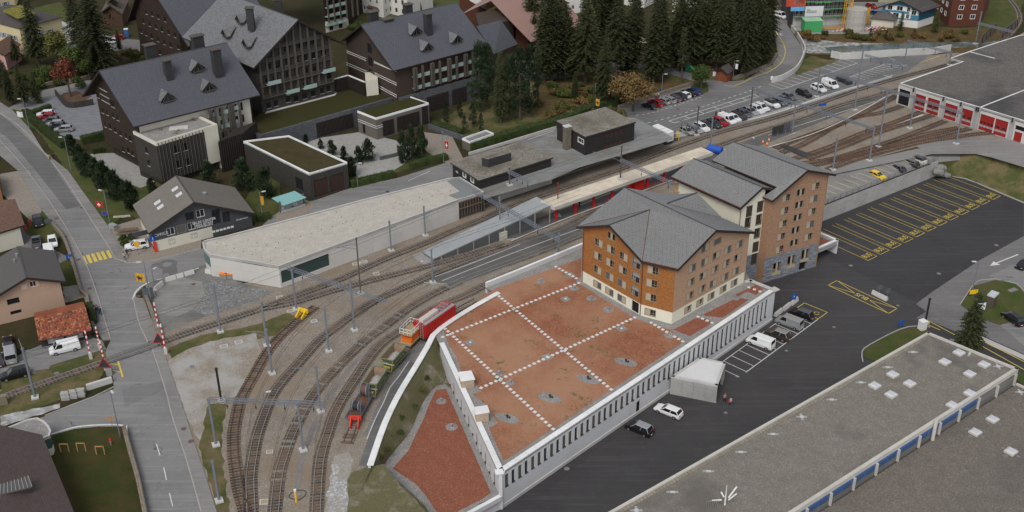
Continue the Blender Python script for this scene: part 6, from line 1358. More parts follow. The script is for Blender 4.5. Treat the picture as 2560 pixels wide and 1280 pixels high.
tb.build('edge_tiles',M('edge_tile',(.27,.24,.19),.9,.15,2,.2),wh,kind='stuff')
an5=thing('roof_antenna','white star shaped mast and cage standing on the hall roof at the bottom edge','antenna',G(1812,1262,ZU5-.3));p=G(1812,1262,ZU5-.3);b=MB()
b.cyl(p,p+Vector((0,0,3.4)),.12,.03)
b.build('mast',MT['white_paint'],an5)
for k,(dx,dy)in enumerate(((1.6,.9),(-1.9,-.5),(1.3,-.5),(-.4,1.2))):b=MB();b.bar(p+Vector((dx*.3,dy*.3,1.0)),p+Vector((dx,dy,2.4 if k%2==0 else 1.2)),.16);b.build('arm',MT['white_paint'],an5)
b=MB()
for i in range(7):b.bar(p+Vector((-2.6+i*.25,-.6,0)),p+Vector((-2.6+i*.25,-.6,1.2)),.05)
b.bar(p+Vector((-2.7,-.6,1.2)),p+Vector((-1,-.6,1.2)),.06);b.build('ladder_cage',m_steel,an5)
# left houses
m_tan=M('tan_render',(.42,.29,.21),.8,.03,1,.05);m_dr=stripes('dark_standing_roof',(.1,.092,.088),(.06,.055,.053),.45,.88,0,.6,var=.1)
th_=thing('tan_house','tan rendered house with a grey gable roof left of the road','building',G(165,770))
tA,tB=G(12,809),G(165,770)
dirt=(tB-tA).normalized();tA2=tB-dirt*15.5
go=pxops(tA,tB,T([(100,978,'dark',2.,1.1),(172,960,'dark',2.,1.1),(120,1060,'dark',1.8,.7),(193,1045,'dark',1.8,.7),(248,850,'white',1.1,1.1)]),1,1)
Lsh=(tA-tA2).length;go=[(u+(V2(tA)-V2(tA2)).dot(V2(dirt)),z,w,h,s)for u,z,w,h,s in go]
r=gbh(th_,tA2,tB,(-22,748),(66.7,693.7),(164.3,703),(43,616),m_tan,m_dr,over=.8,gops=go)
nrm_=Vector((dirt.y,-dirt.x))
for x,y in((181,868),(280,845)):
 p=onp(tA,tB,x/3,427+y/3);b=MB();b.box((p.x+nrm_.x*.06,p.y+nrm_.y*.06,p.z),(1.1 if x<200 else .6,.07,1.1),math.atan2(dirt.y,dirt.x));b.build('shutter',M('pale_shutter',(.55,.42,.33),.7),th_)
el,ap,er=r[:3];b=MB();p=G(42,640,ap.z);b.cyl((p.x,p.y,ap.z-1.5),(p.x,p.y,ap.z+.5),.22);b.cyl((p.x+.1,p.y-1.5,ap.z-2),(p.x+.1,p.y-1.5,ap.z+.2),.16);b.build('flue',m_steel,th_)
m_tile=M('terracotta_tile',(.3,.095,.05),.85,.3,1.5,.15);m_tile2=M('dark_terracotta',(.14,.06,.04),.9,.3,1.5,.1);m_tile3=M('pale_terracotta',(.42,.17,.09),.85,.2,1.5,.1)
ts=thing('tiled_shed','small dark timber shed with a weathered orange tiled roof beside the level crossing','building',G(96,875))
ze=2.3;zr_=3.6;e0,e1=G(97,852,ze),G(230,826,ze);g0,g1=G(86,797,zr_),G(214,770,zr_)
b=MB();b.slab([e0,e1,g1,g0],.1,0,0);b.build('roof_deck',m_tile2,ts);bk0,bk1=g0+(g0-e0)*.8,g1+(g1-e1)*.8;bk0.z=bk1.z=ze+.1;b=MB();b.slab([g0,g1,bk1,bk0],.1,0,0);b.build('roof_deck',m_tile,ts)
NX,NY=34,13;tv=(g0-e0)/NY;tu=(e1-e0)/NX;nrm3=tu.cross(tv).normalized();_t=MB();tw_,tl=tu.length*.96,tv.length*1.25
_t.idx([(0,0,.07),(tw_*.5,0,.1),(tw_,0,.07),(0,tl,.0),(tw_*.5,tl,.03),(tw_,tl,.0),(0,0,.03),(tw_*.5,0,.06),(tw_,0,.03)],[(0,1,4,3),(1,2,5,4),(6,7,1,0),(7,8,2,1)])
TMs=[_t.mesh('roof_tile',[m])for m in(m_tile,m_tile2,m_tile3)]
xa=tu.normalized();ya=tv.normalized();za_=xa.cross(ya).normalized();ya=za_.cross(xa);mt=Matrix(((xa.x,ya.x,za_.x),(xa.y,ya.y,za_.y),(xa.z,ya.z,za_.z))).to_4x4()
rj=random.Random(3);cnt=0;tilestuff=[MB(),MB(),MB()]
for j in range(NY):
 for i in range(NX):
  p=e0.lerp(e1,i/NX).lerp(g0.lerp(g1,i/NX),j/NY)+nrm3*.02+Vector((rj.uniform(-.015,.015),0,rj.uniform(0,.02)));kk=rj.choice((0,0,0,1,2))
  if cnt<300:
   o=bpy.data.objects.new('roof_tile',TMs[kk]);C.objects.link(o);o.parent=ts;o.matrix_local=Matrix.Translation(p-WL[ts])@mt
  else:
   M4=Matrix.Translation(p)@mt;tilestuff[kk].idx([M4@v.co for v in TMs[kk].vertices],[tuple(f.vertices)for f in TMs[kk].polygons])
  cnt+=1
for kk,tb_ in enumerate(tilestuff):
 if kk==0:
  n0=len(tb_.f)
  for j,o_ in((1,tilestuff[1]),(2,tilestuff[2])):
   base_=len(tb_.v);tb_.v+=o_.v;tb_.f+=[tuple(x+base_ for x in f)for f in o_.f];tb_.m+=[j]*len(o_.f);tb_.uv+=[None]*len(o_.f)
  tb_.build('roof_tiles',[m_tile,m_tile2,m_tile3],ts,kind='stuff')
b=MB();cs=[e0.lerp(bk0,.1),e1.lerp(bk1,.1),e1.lerp(bk1,.9),e0.lerp(bk0,.9)];cc=sum(cs,Vector((0,0,0)))/4;b.prism([at(cc+(p-cc)*.95,0)for p in cs],0,ze+.15);b.build('timber_wall',M('black_brown_timber',(.045,.033,.027),.9,.2,3,.1),ts)
pp0,pp1=at(cc+(cs[0]-cc)*.95,0),at(cc+(cs[1]-cc)*.95,0);uu=(pp1-pp0).normalized()
for t0_,t1_ in((.14,.46),(.5,.84)):
 b=MB();a_,b_=pp0.lerp(pp1,t0_)+Vector((uu.y,-uu.x,0))*.06,pp0.lerp(pp1,t1_)+Vector((uu.y,-uu.x,0))*.06;b.bar(at(a_,1.3),at(b_,1.3),.05,1.2);b.build('banner',M('printed_banner',(.5,.48,.45),.7,.4,2.5,.2),ts)
nw=thing('white_house','white house with a brown tiled roof at the left edge above the paved yard','building',G(62,612))
zz=5.2;e=[G(62,562,zz-1.2),G(40,499,zz+.0),G(-40,510,zz),G(-40,595,zz-1.2)]
m_br=brick('brown_tile_roof',(.13,.075,.055),(.2,.115,.08),(.07,.04,.03),.3,.25,.03,.85,noise=.15)
ridge_a,ridge_b=G(20,497,zz+1.3),G(-60,520,zz+1.3)
rfp(nw,[G(62,562,4.2),G(-30,590,4.2),G(-50,505,6.2),G(38,497,6.2)],mat=m_br)
w0_=[G(60,612),G(-60,650),G(-60,560),G(42,560)]
b=MB();b.prism([at(p,0)for p in w0_],0,4.1);b.build('wall',m_lwall,nw)
b=MB();q=G(40,600,1.5)
for yy in(2.6,):b.box((w0_[0].x-.05,w0_[0].y+2.2,yy),(.3,1.0,1.1));b.box((w0_[0].x-.05,w0_[0].y+4.6,yy),(.3,1.0,1.1))
b.build('shutter',M('red_window_box',(.3,.05,.04),.7),nw)
bb_=thing('barn','small brown barn roof at the left frame edge beside the paved yard','building',G(0,470));b=MB();b.prism([V2(G(-60,440)),V2(G(4,462)),V2(G(8,500)),V2(G(-60,500))],0,3.2);b.build('wall',M('orange_timber',(.25,.12,.06),.8),bb_)
m_bt=brick('dark_brown_shingle_roof',(.075,.052,.05),(.095,.068,.064),(.045,.032,.03),.4,.35,.025,.7,noise=.05,bump=.5)
bl=thing('brown_roof_house','house with a large dark brown roof and ribbed dormer in the bottom left corner','building',G(150,1280))
ZA=4.2;R_a,R_b=G(108,1098,ZA),G(190,1296,ZA);rr0=G(-60,1080,ZA+2.6);dirb=(R_b-R_a).normalized()
rfp(bl,[R_a+Vector((0,0,.8)),R_a+dirb*30+Vector((0,0,.8)),R_a+dirb*30+Vector((-14,0,4.5)),R_a+Vector((-16,1.5,4.5))],mat=m_bt)
b=MB();b.prism([V2(R_a)+Vector((-.8,-.4)),V2(R_a+dirb*30)+Vector((-.8,0)),V2(R_a+dirb*30)+Vector((-14,0)),V2(R_a)+Vector((-16,1.0))],0,ZA+.2);b.build('wall',m_lwall,bl)
dq=[G(2,1211,ZA+3.4),G(0,1237,ZA+3.1),G(80,1217,ZA+3.1),G(70,1190,ZA+3.4)]
b=MB();b.slab(dq,.18);o=b.build('dormer',m_dr,bl);b=MB()
for i in range(9):b.bar(dq[1].lerp(dq[2],i/8)+Vector((0,0,.05)),dq[0].lerp(dq[3],i/8)+Vector((0,0,.05)),.08,.06)
b.build('seam',m_steel,o);b=MB();cc=sum(dq,Vector((0,0,0)))/4;b.prism([at(cc+(p-cc)*.88,0)for p in dq],ZA+.8,ZA+3.1);b.build('dormer_body',MT['dark_metal'],o)
ax=thing('rounded_annex','white rounded annex with a grey gravel roof and green curved window beside the lawn','building',G(128,1100))
ZX=3.6;O2=cmr([G(x,y,ZX)for x,y in[(-20,1082),(30,1063),(70,1047),(93,1043),(108,1050),(122,1064),(128,1076),(124,1088),(108,1095)]],.8)
O3=[at(p,0)for p in O2]+[at(G(60,1100,ZX),0),at(G(-20,1095,ZX),0)]
b=MB();b.prism(O3,ZX-.4,ZX-.15);b.build('roof_slab',m_gg,ax);b=MB();wst(b,[at(p,0)for p in O2],.3,ZX-.5,ZX,off=-.15,mtop=0);b.build('parapet',m_copg,ax)
b=MB();wst(b,[at(p,0)for p in O2],.25,0,1.3,off=-.3);wst(b,[at(p,0)for p in O2[:int(len(O2)*.62)]],.25,1.3,ZX-.5,off=-.3);b.build('wall',m_lwall,ax);b=MB();wst(b,[at(p,0)for p in O2[int(len(O2)*.55):]],.12,1.3,ZX-.5,off=-.2);b.build('curved_window',glass('green_glass2',(.05,.1,.09),.1),ax)
m_gw=brick('old_stone_wall',(.2,.165,.125),(.32,.27,.21),(.12,.1,.08),.45,.25,.03,.95,noise=.3,bump=.6)
def stw(label,px,w,h,mat=None,z=0,nm='stone_wall',cat='wall'):
 P=cmr(gz(px,z),1.5);b=MB();wst(b,P,w,z-.05,z+h);o=b.build(nm,mat or m_gw,None,loc=P[len(P)//2],label=label,cat=cat);return o
stw('long mossy garden wall between the bottom left lawn and the road',[(312,1078),(325,1130),(345,1200),(362,1280),(372,1330)],.6,1.1)
stw('old stone wall beside the yellow info board at the barrier',[(366,748),(380,785),(395,830),(403,855)],.6,1.0)
stw('stone wall between the pavement and the small gardens left of the road',[(132,565),(160,600),(182,660),(205,735),(218,745),(225,790),(238,830)],.5,.9)
stw('low stone wall at the far side of the hotel forecourt',[(105,217),(150,207),(190,205),(235,190)],.5,.9)
stw('stone wall at the foot of the wood beside the upper car park',[(1545,272),(1600,255),(1650,238),(1700,222),(1732,212)],.4,.9)
stw('stone wall under the trees beside the road bend',[(1833,200),(1860,192),(1900,176),(1925,163),(1943,140)],.5,1.0)
stw('long concrete wall between the river bank and the far car park',[(2077,143),(2100,148),(2160,146),(2240,140),(2320,136),(2375,128)],.4,1.9,m_conc2,nm='concrete_wall')
stw('concrete parapet wall along the curved road ramp by the river',[(1978,74),(1996,98),(2011,128),(2007,148),(1990,178),(1955,200),(1928,207)],.35,1.5,m_conc2,nm='concrete_wall')
stw('low wall along the station road below the hedge',[(1172,388),(1260,362),(1390,322)],.3,.7,m_conc2,nm='concrete_wall')
stw('dark garden wall of the hotel courtyard by the path',[(1072,322),(1110,335),(1160,352)],.4,1.3,m_blackst)
stw('dark stone planter wall beside the courtyard steps',[(950,400),(1000,388),(1035,372),(1015,362)],.5,.8,m_blackst)
stw('grey retaining wall at the parking entrance of the hotel',[(140,238),(172,269),(235,262)],.3,1.6,m_tg,nm='screen_wall')
stw('pale stream wall segments at the lane bend',[(218,975),(240,968),(281,955)],.5,1.0,m_conc2,nm='concrete_wall')
for i in range(3):
 for j in range(2):
  p=G(165+i*19,997-i*4,0);b=MB();b.box((p.x+.1*j,p.y-.2*j,.35+.6*(1-j)*1.0),(1.25,.8,.58),.15);tag(b.build('stone_block',m_conc,None,loc=at(p,0)),'big grey stone block by the stream, %s course, %s of three'%(('upper','lower')[j],('left','middle','right')[i]),'stone block','stone blocks by the stream')
# background buildings
def bxh(name,label,base,h,wmat,rmat=None,roof=None,over=.5,rise=2.5,wins=None,cat='building',loc=None,z0=0):
 P=[G(x,y,z0)for x,y in base]
 if len(P)==3:P.append(P[0]+P[2]-P[1])
 t=thing(name,label,cat,P[0]);n=len(P)
 for i in range(n):
  A_,B_=P[i],P[(i+1)%n];L_=(B_-A_).length;ops=[]
  if wins and i in wins:
   st,w,hh,dx,dz,u0,zf=wins[i]
   z=zf
   while z+hh/2<h-.4:
    u=u0
    while u+w/2<L_-.6:ops.append((u,z,w,hh,st));u+=dx
    z+=dz
  facade(t,'wall',A_,B_,z0,z0+h,wmat,ops)
 c_=sum(P,Vector((0,0,0)))/n;Q_=[at(c_+(p-c_)*(1+over/max(2,(p-c_).length)),z0+h)for p in P]
 if roof=='hip':
  m0,m1=Q_[0].lerp(Q_[3],.5),Q_[1].lerp(Q_[2],.5)
  if(Q_[1]-Q_[0]).length<(Q_[3]-Q_[0]).length:m0,m1=Q_[0].lerp(Q_[1],.5),Q_[3].lerp(Q_[2],.5);a_,b_=m0.lerp(m1,.3),m0.lerp(m1,.7);a_.z=b_.z=z0+h+rise;F_=[[Q_[0],Q_[1],a_],[Q_[1],Q_[2],b_,a_],[Q_[2],Q_[3],b_],[Q_[3],Q_[0],a_,b_]]
  else:a_,b_=m0.lerp(m1,.3),m0.lerp(m1,.7);a_.z=b_.z=z0+h+rise;F_=[[Q_[0],Q_[1],b_,a_],[Q_[1],Q_[2],b_],[Q_[2],Q_[3],a_,b_],[Q_[3],Q_[0],a_]]
  for f in F_:rfp(t,f,mat=rmat,th=.15)
 elif roof=='gable':
  a_,b_=Q_[0].lerp(Q_[1],.5),Q_[3].lerp(Q_[2],.5);a_=a_+(a_-b_).normalized()*.3;a_.z=b_.z=z0+h+rise
  rfp(t,[Q_[0],a_,b_,Q_[3]],mat=rmat,th=.2);rfp(t,[Q_[1],Q_[2],b_,a_],mat=rmat,th=.2)
  for X,Y,Z_ in((P[0],P[1],a_),(P[2],P[3],b_)):b=MB();k=X.lerp(Y,.5);b.face([at(X,z0+h),at(Y,z0+h),at(k,z0+h+rise-.35)]);b.build('gable',wmat,t)
  fasc(t,[Q_[0],a_,Q_[1]],h=.35)
 elif roof=='flat':
  b=MB();b.prism([at(q,0)for q in Q_],z0+h,z0+h+.3);b.build('roof_slab',rmat,t)
 return t,P,Q_
m_white=M('white_village_wall',(.66,.65,.62),.8,.03,1,.05);m_redbrown=stripes('red_brown_boards',(.1,.035,.022),(.14,.05,.03),.25,.8,1,.8,var=.1);m_pink=stripes('pink_grey_roof',(.3,.185,.155),(.24,.145,.12),.7,.9,0,.75,var=.1);m_bluep=stripes('teal_blue_boards',(.06,.2,.28),(.075,.25,.34),.3,.85,1,.8,var=.08);m_yel=M('yellow_render',(.55,.47,.28),.85,.04,1,.08)
m_moss=gravel('moss_roof',(.14,.13,.02),(.24,.22,.03),(.09,.07,.03),3);m_dkroof=brick('dark_tile_roof',(.07,.065,.06),(.1,.09,.085),(.04,.035,.035),.3,.3,.03,.9)
bxh('yellow_villa','yellow villa with blue shutters and a mossy flat topped dark roof at the top left',[(-45,108),(63,138),(165,108)],8.0,m_yel,m_dkroof,'hip',.6,3.0,{0:('blueshut',1.0,1.5,2.6,2.9,1.8,1.6),1:('blueshut',1.1,1.5,3.4,2.9,2.2,1.6)})
b=MB();q=[G(6,26,10.9),G(45,46,10.9),G(90,33,10.9),G(50,12,10.9)];b.slab(q,.25);tag(b.build('roof_moss_deck',m_moss,None,loc=q[0]),'flat yellow green mossy roof deck on top of the yellow villa','roof')
bxh('pale_house','pale house with grey shutters at the very top left corner',[(-40,35),(40,18),(52,-20)],9,m_yel,m_dkroof,'hip',.5,2.5,{0:('blueshut',1,1.5,2.8,2.9,1.8,1.6)})
bxh('pink_chalet','pink chalet with a mossy brown roof at the left edge below the villa',[(-30,170),(20,176),(55,150)],4.5,M('pink_render',(.5,.3,.26),.8),m_br,'gable',.7,2.0,{0:('white',.9,1.1,2.4,2.6,1.4,1.6)})
bxh('timber_chalet','old timber chalet with a stone tiled roof behind the big dark tree',[(262,62),(310,68),(325,32)],4.2,M('old_timber',(.08,.045,.03),.9),brick('stone_tile_roof',(.12,.09,.07),(.2,.15,.12),(.06,.05,.04),.5,.4,.05,.9,noise=.2),'gable',.8,2.6)
bxh('garage_ramp','concrete ramp entrance with a sloping roof behind the yellow tree',[(140,98),(178,112),(192,92)],3.0,m_conc2,m_conc2,'flat')
b=MB();c_=[]
t=thing('wrapped_stack','blue and white wrapped pallets beside the concrete ramp','pallet stack',G(180,75))
for i,(x,y,s)in enumerate([(172,75,1.6),(180,70,1.8),(190,68,2.0),(196,72,2.2)]):p=G(x,y);b=MB();b.box((p.x,p.y,s/2),(1.8,1.4,s),.3);b.build('wrapped_pallet',M('blue_wrap',(.08,.2,.5),.4,.3,3,.1)if i%2 else M('white_wrap',(.5,.55,.65),.4,.2,3,.1),t)
t=thing('portable_toilet','blue portable toilet beside the brown hotel block at the top left','toilet',G(318,92));p=G(318,92);b=MB();b.box((p.x,p.y,1.2),(1.1,1.1,2.3),.2);b.build('cabin',M('toilet_blue',(.04,.13,.35),.5),t);b=MB();b.box((p.x,p.y,2.42),(1.2,1.2,.14),.2);b.build('roof',MT['white_paint'],t)
bxh('white_apartment_house','white house with small red blinds and a lawn at the top centre, left one',[(868,20),(960,45),(1000,20)],11,m_white,m_dkroof,'flat',.4,2,{0:('white',1.0,1.4,3.0,2.9,2.2,1.7),1:('white',1.0,1.4,3.0,2.9,2.0,1.7)})
bxh('white_apartment_house','white house with brown boarded upper floor at the top centre, right one',[(965,32),(1020,45),(1083,20)],6,m_white,m_redbrown,'flat',.1,2,{0:('redblind',1.0,1.4,2.8,2.9,1.8,1.7)})
bxh('entrance_porch','small brown hipped porch roof in front of the white houses',[(922,36),(944,42),(962,34)],2.4,m_white,brick('porch_roof',(.11,.06,.045),(.16,.09,.07),(.06,.04,.03),.3,.25,.03,.85),'hip',.7,1.3)
t,P,Q_=bxh('pink_roof_chalet','large brown boarded chalet with a pinkish roof behind the right hotel block',[(1150,50),(1190,75),(1320,150),(1400,95),(1240,15)],8,m_redbrown,None,None,.5,2,{1:('redblind',1.1,1.3,3.6,2.9,2,1.8)})
ridge_=[G(1235,-12,14.5),G(1330,-40,14.5)]
rfp(t,[G(1227,2,13.0),G(1327,105,8.6),G(1460,60,8.6),G(1380,-40,13)],mat=m_pink);rfp(t,[G(1150,38,8.6),G(1227,2,13.0),G(1380,-40,13),G(1250,-30,8.6)],mat=m_pink)
P1,P2=G(1176,66,0),G(1204,74,0);b=MB();b.prism([V2(P1),V2(P2),V2(P2)+Vector((1.5,5)),V2(P1)+Vector((1.5,5))],0,9.5);b.build('white_bay',m_white,t)
for i,(pts,lab)in enumerate([([(1400,25),(1450,35),(1490,15)],'cream house half hidden behind the spruces, left of the gap'),([(1560,12),(1610,20),(1650,0)],'white house half hidden behind the spruces, middle'),([(1680,30),(1740,36),(1770,12)],'white house with small windows behind the right hand spruces'),([(1890,28),(1928,40),(1955,22)],'pink beige house beside the road at the top right of the wood'),([(1930,8),(1965,14),(1985,-2)],'grey white village house left of the scaffold at the top edge')]):
 bxh('village_house',lab,pts,7,m_white if i!=3 else M('pink_beige',(.42,.3,.25),.8),m_dkroof,'hip',.6,2.6,{0:('white',1.,1.3,3,2.8,1.8,1.7),1:('white',1.,1.3,3,2.8,1.8,1.7)})
bA,bB=G(2200,60),G(2292,71)
bh=thing('blue_house','teal blue house with white shutters and a grey roof at the top right','building',bA)
Z5=lambda L:[(1920+q[0]/6.4,q[1]/6.4)+tuple(q[2:])for q in L]
r=gbh(bh,bA,bB,(2196,17),(2251,1),(2306,30),(2300,-14),m_bluep,m_dkroof,zb=2.2,over=1,gops=pxops(bA,bB,Z5([(1955,120,'shutters'),(2110,133,'shutters',1.6),(2250,153,'shutters',.8),(2335,205,'shutters'),(1905,228,'shutters'),(2045,240,'shutters',1.6),(2168,255,'white',.9),(2232,263,'shutters',.8)]),1.2,1.3))
b=MB();b.prism([V2(bA),V2(bB),r[5],r[4]],0,2.25);b.build('white_plinth',m_white,bh)
b=MB();wst(b,[at(bB,0),at(r[5],0)],.2,2.2,6,off=.1);b.build('side_wall',m_bluep,bh)
bxh('hip_roof_hut','small pale hut with a brown hipped metal roof in front of the blue house',[(2177,66),(2232,70),(2250,55)],2.6,m_lwall,m_dr,'hip',.8,1.8)
t,P,Q_=bxh('brown_block','dark red brown block with white framed windows at the top right',[(2335,35),(2370,66),(2450,65),(2470,20)],16,m_redbrown,m_dkroof,'flat',.2,1,{1:('whitebox',1.3,1.2,3.9,2.9,3.0,2.9),0:('whitebox',1.3,1.2,3.5,2.9,2,2.9)})
bxh('green_grey_house','grey green house behind the blue one at the top edge',[(2195,5),(2290,12),(2320,-10)],8,M('sage_render',(.35,.37,.25),.8),m_dkroof,'flat')
sg0,sg1=G(1984,68),G(2118,64)
sc_=thing('scaffolded_building','building under construction wrapped in grey scaffolding with green toe boards','building',sg0)
un_=(V2(sg1)-V2(sg0)).normalized();nb=Vector((-un_.y,un_.x));Ls=(sg1-sg0).length
b=MB();b.prism([V2(sg0)+nb*1.6,V2(sg1)+nb*1.6,V2(sg1)+nb*14,V2(sg0)+nb*14],0,17);b.build('building_core',M('dark_concrete_core',(.07,.07,.075),.9,.2,.6,.2),sc_);b=MB();b.prism([V2(sg0)+nb*1.3,V2(sg1)+nb*1.3,V2(sg1)+nb*1.5,V2(sg0)+nb*1.5],0,3);b.build('ground_wall',m_conc2,sc_)
m_gs=M('green_toe_board',(.05,.35,.1),.6)
for lv in range(7):
 z=2.9+2.3*lv;b=MB();p,q=V2(sg0)+nb*.6,V2(sg1)+nb*.6;b.bar(at(p,z),at(q,z),1.0,.08);b.build('scaffold_deck',m_steel,sc_)
 for i in range(6):b=MB();o0=V2(sg0).lerp(V2(sg1),i/6+.01);o1=V2(sg0).lerp(V2(sg1),(i+.92)/6);zz=z+.15+(-.35 if i in(2,3)else 0);b.bar(at(o0,zz),at(o1,zz),.06,.22);b.build('toe_board',m_gs,sc_)
 b=MB();b.bar(at(V2(sg0),z+1),at(V2(sg1),z+1),.06);b.build('guard_rail',m_steel,sc_)
for i in range(14):
 b=MB();p=V2(sg0).lerp(V2(sg1),i/13);b.bar(at(p,0),at(p,18.5),.07);p2=p+nb*1.2;b.bar(at(p2,0),at(p2,18.5),.07);b.build('scaffold_standard',m_steel,sc_,kind='stuff')
for lv in range(7):
 b=MB();p=V2(sg1)+un_*.5;q=V2(sg1)+un_*3.5;z=.4+2.4*lv;b.bar(at(p if lv%2 else q,z),at(q if lv%2 else p,z+2.4),.6,.1);b.build('stair_flight',m_steel,sc_)
def panel(t,x,y,w,h,mat,nm='banner'):
 uu,z=OV(sg0,sg1,x,y);p=V2(sg0)+un_*uu-nb*.15;b=MB();b.box((p.x,p.y,z),(w,.05,h),math.atan2(un_.y,un_.x));return b.build(nm,mat,t),Vector((p.x-nb.x*.08,p.y-nb.y*.08,z))
panel(sc_,1994,22,4.2,1.3,M('light_blue_banner',(.15,.4,.65),.6));panel(sc_,2035,28,5.6,3.2,M('white_banner',(.6,.6,.6),.7,.05,1,.05));panel(sc_,1990,5,6,2.6,M('red_banner',(.5,.08,.04),.6));o,pp_=panel(sc_,1998,4,3,1.6,MT['white_paint'],'banner_sheet')
for i in range(9):
 uu,z=OV(sg0,sg1,2032,28);p=V2(sg0)+un_*(uu-1.9+.35*i)-nb*.2;b=MB();b.bar(at(p,z-.5),at(p+un_*.15,z+.3+.5*(i<3)),.1);b.build('banner_mark',MT['dark_metal'],sc_)
p=G(2014,68+12,0);gc=thing('green_container','bright green container with a pale lid beside the construction site','container',p);b=MB();b.box((p.x+2,p.y+1.5,1.7),(5.4,3.8,3.4),0.03);b.build('container_body',stripes('green_container_side',(.06,.32,.11),(.08,.4,.15),.5,.8,0,.6,var=.05),gc);b=MB();b.box((p.x+2,p.y+1.5,3.44),(5.6,4,.1),.03);b.build('lid',M('pale_green_lid',(.3,.5,.32),.7,.2,2,.1),gc)
p=G(2136,74);si=thing('cement_silo','pale wrapped cylindrical silo base of the yellow tower crane','silo',p);b=MB();b.cyl(p,p+Vector((0,0,6.5)),3.0,3.0,16);b.build('silo_body',brick('silo_wrap',(.4,.38,.34),(.5,.48,.44),(.2,.19,.17),6,.35,.04,.8),si)
cr2=thing('tower_crane','yellow lattice tower crane mast rising beside the scaffold','crane',p);b=MB();m_cy=M('crane_yellow',(.65,.35,.03),.5)
for dx,dy in((-.9,-.9),(.9,-.9),(.9,.9),(-.9,.9)):b.bar(p+Vector((dx-2.5,dy+1,0)),p+Vector((dx-2.5,dy+1,30)),.2)
for k in range(15):
 z=2*k;b.bar(p+Vector((-3.4,.1,z)),p+Vector((-1.6,.1,z+2)),.1);b.bar(p+Vector((-1.6,.1,z)),p+Vector((-1.6,1.9,z+2)),.1);b.bar(p+Vector((-3.4,.1,z)),p+Vector((-1.6,.1,z)),.1)
b.build('lattice_mast',m_cy,cr2);b=MB();b.box((p.x+3.5,p.y+3,3),(5,.15,5),.7);b.build('yellow_hoarding',m_cy,cr2)
sp=thing('steel_prop_stack','stack of timber beams lying by the green container','timber stack',G(2060,72))
for k in range(5):b=MB();b.bar(G(2020+k*4,70+k*.5,.3+.1*(k%2)),G(2118,66+k*1.5,.3),.3);b.build('timber_beam',m_tim,sp)
bmk=thing('barrier_stack','scattered red and white striped barrier boards at the construction site','barrier boards',G(2120,80));m_rw=M('barrier_red',(.55,.03,.03),.5)
for k in range(9):
 x0,y0=2080+k*12,81-(k%4)*2.6;a_=G(x0,y0);c_=G(x0+45,y0-2.2-(k%3)*.8)
 for i in range(10):b=MB();b.bar(at(a_.lerp(c_,i/10),.35+.03*k),at(a_.lerp(c_,(i+1)/10),.35+.03*k),.3,.12);b.build('board_stripe',m_rw if i%2 else MT['white_paint'],bmk)
br=thing('steel_truss_bridge','rusty steel truss railway bridge over the river at the top right','bridge',G(2480,85));m_bs=M('bridge_steel',(.1,.085,.075),.8)
for(a_,c_)in((G(2446,118,0),G(2490,78,0)),(G(2496,105,0),G(2544,68,0))):
 b=MB();b.bar(a_,c_,.3,.4);b.bar(at(a_.lerp(c_,.1),3),at(a_.lerp(c_,.9),3),.3,.3)
 for i in range(9):
  p0,p1=a_.lerp(c_,i/9),a_.lerp(c_,(i+1)/9);z0=3 if 0<i<9 else 0;b.bar(at(p0,0),at(p0,z0),.2);b.bar(at(p0,0 if i%2==0 else 3),at(p1,3 if i%2==0 else 0),.2)if i not in(0,8)else b.bar(at(p0,0 if i==0 else 3),at(p1,3 if i==0 else 0),.2)
 b.build('truss_side',m_bs,br)
t,P,Q_=bxh('playground_hut','small red brown hut with grey roof at the playground edge by the road',[(1790,200),(1815,207),(1829,198)],2.6,M('red_brown_hut',(.22,.07,.035),.8),m_dkroof,'gable',.6,1.4,{})
t,P,Q_=bxh('timber_hut','small brown timber hut with a pale metal lid roof on the right lawn',[(2463,766),(2480,772),(2490,762)],2.3,M('grey_brown_timber',(.1,.075,.055),.9),M('pale_metal_roof',(.5,.52,.54),.5),'flat',.25,1,{},z0=ZL+.1)
for(x,y)in((1585,140),(1602,128)):
 p=G(x,y);t=thing('play_tower','timber play tower with a pale pyramid roof in the playground, '+('left' if x<1590 else 'right')+' one','play tower',p)
 for dx,dy in((-1,-1),(1,-1),(1,1),(-1,1)):b=MB();b.bar(p+Vector((dx,dy,0)),p+Vector((dx,dy,3)),.2);b.build('leg',m_wood,t)
 b=MB();b.box((p.x,p.y,1.4),(2.2,2.2,.15));b.build('deck',m_wood,t);b=MB();q=[p+Vector((-1.5,-1.5,3)),p+Vector((1.5,-1.5,3)),p+Vector((1.5,1.5,3)),p+Vector((-1.5,1.5,3))];ap_=p+Vector((0,0,4.4))
 for i in range(4):b.face([q[i],q[(i+1)%4],ap_])
 b.build('pyramid_roof',M('beige_roof',(.35,.31,.25),.8),t)
p=G(1735,183);t=thing('slide','green playground slide beside the red brown hut','slide',p);b=MB();b.bar(p+Vector((-1,1,1.8)),p+Vector((1,-1.5,.2)),.7,.12);b.build('chute',M('green_plastic',(.03,.35,.12),.4),t);b=MB();b.box((p.x-1.6,p.y+1.5,1.2),(1.4,1.4,2.2));b.build('tower',M('green_plastic2',(.02,.12,.08),.5),t)
gs=thing('bus_shelter','shelter with a sloping teal glass roof and posters beside the garage','shelter',G(700,530));zs_=2.9
T_=lambda x,y:(640+x/3,427+y/3)
q=[G(*T_(115,205),zs_-.3),G(*T_(205,262),zs_-.9),G(*T_(380,200),zs_-.9),G(*T_(290,150),zs_-.3)]
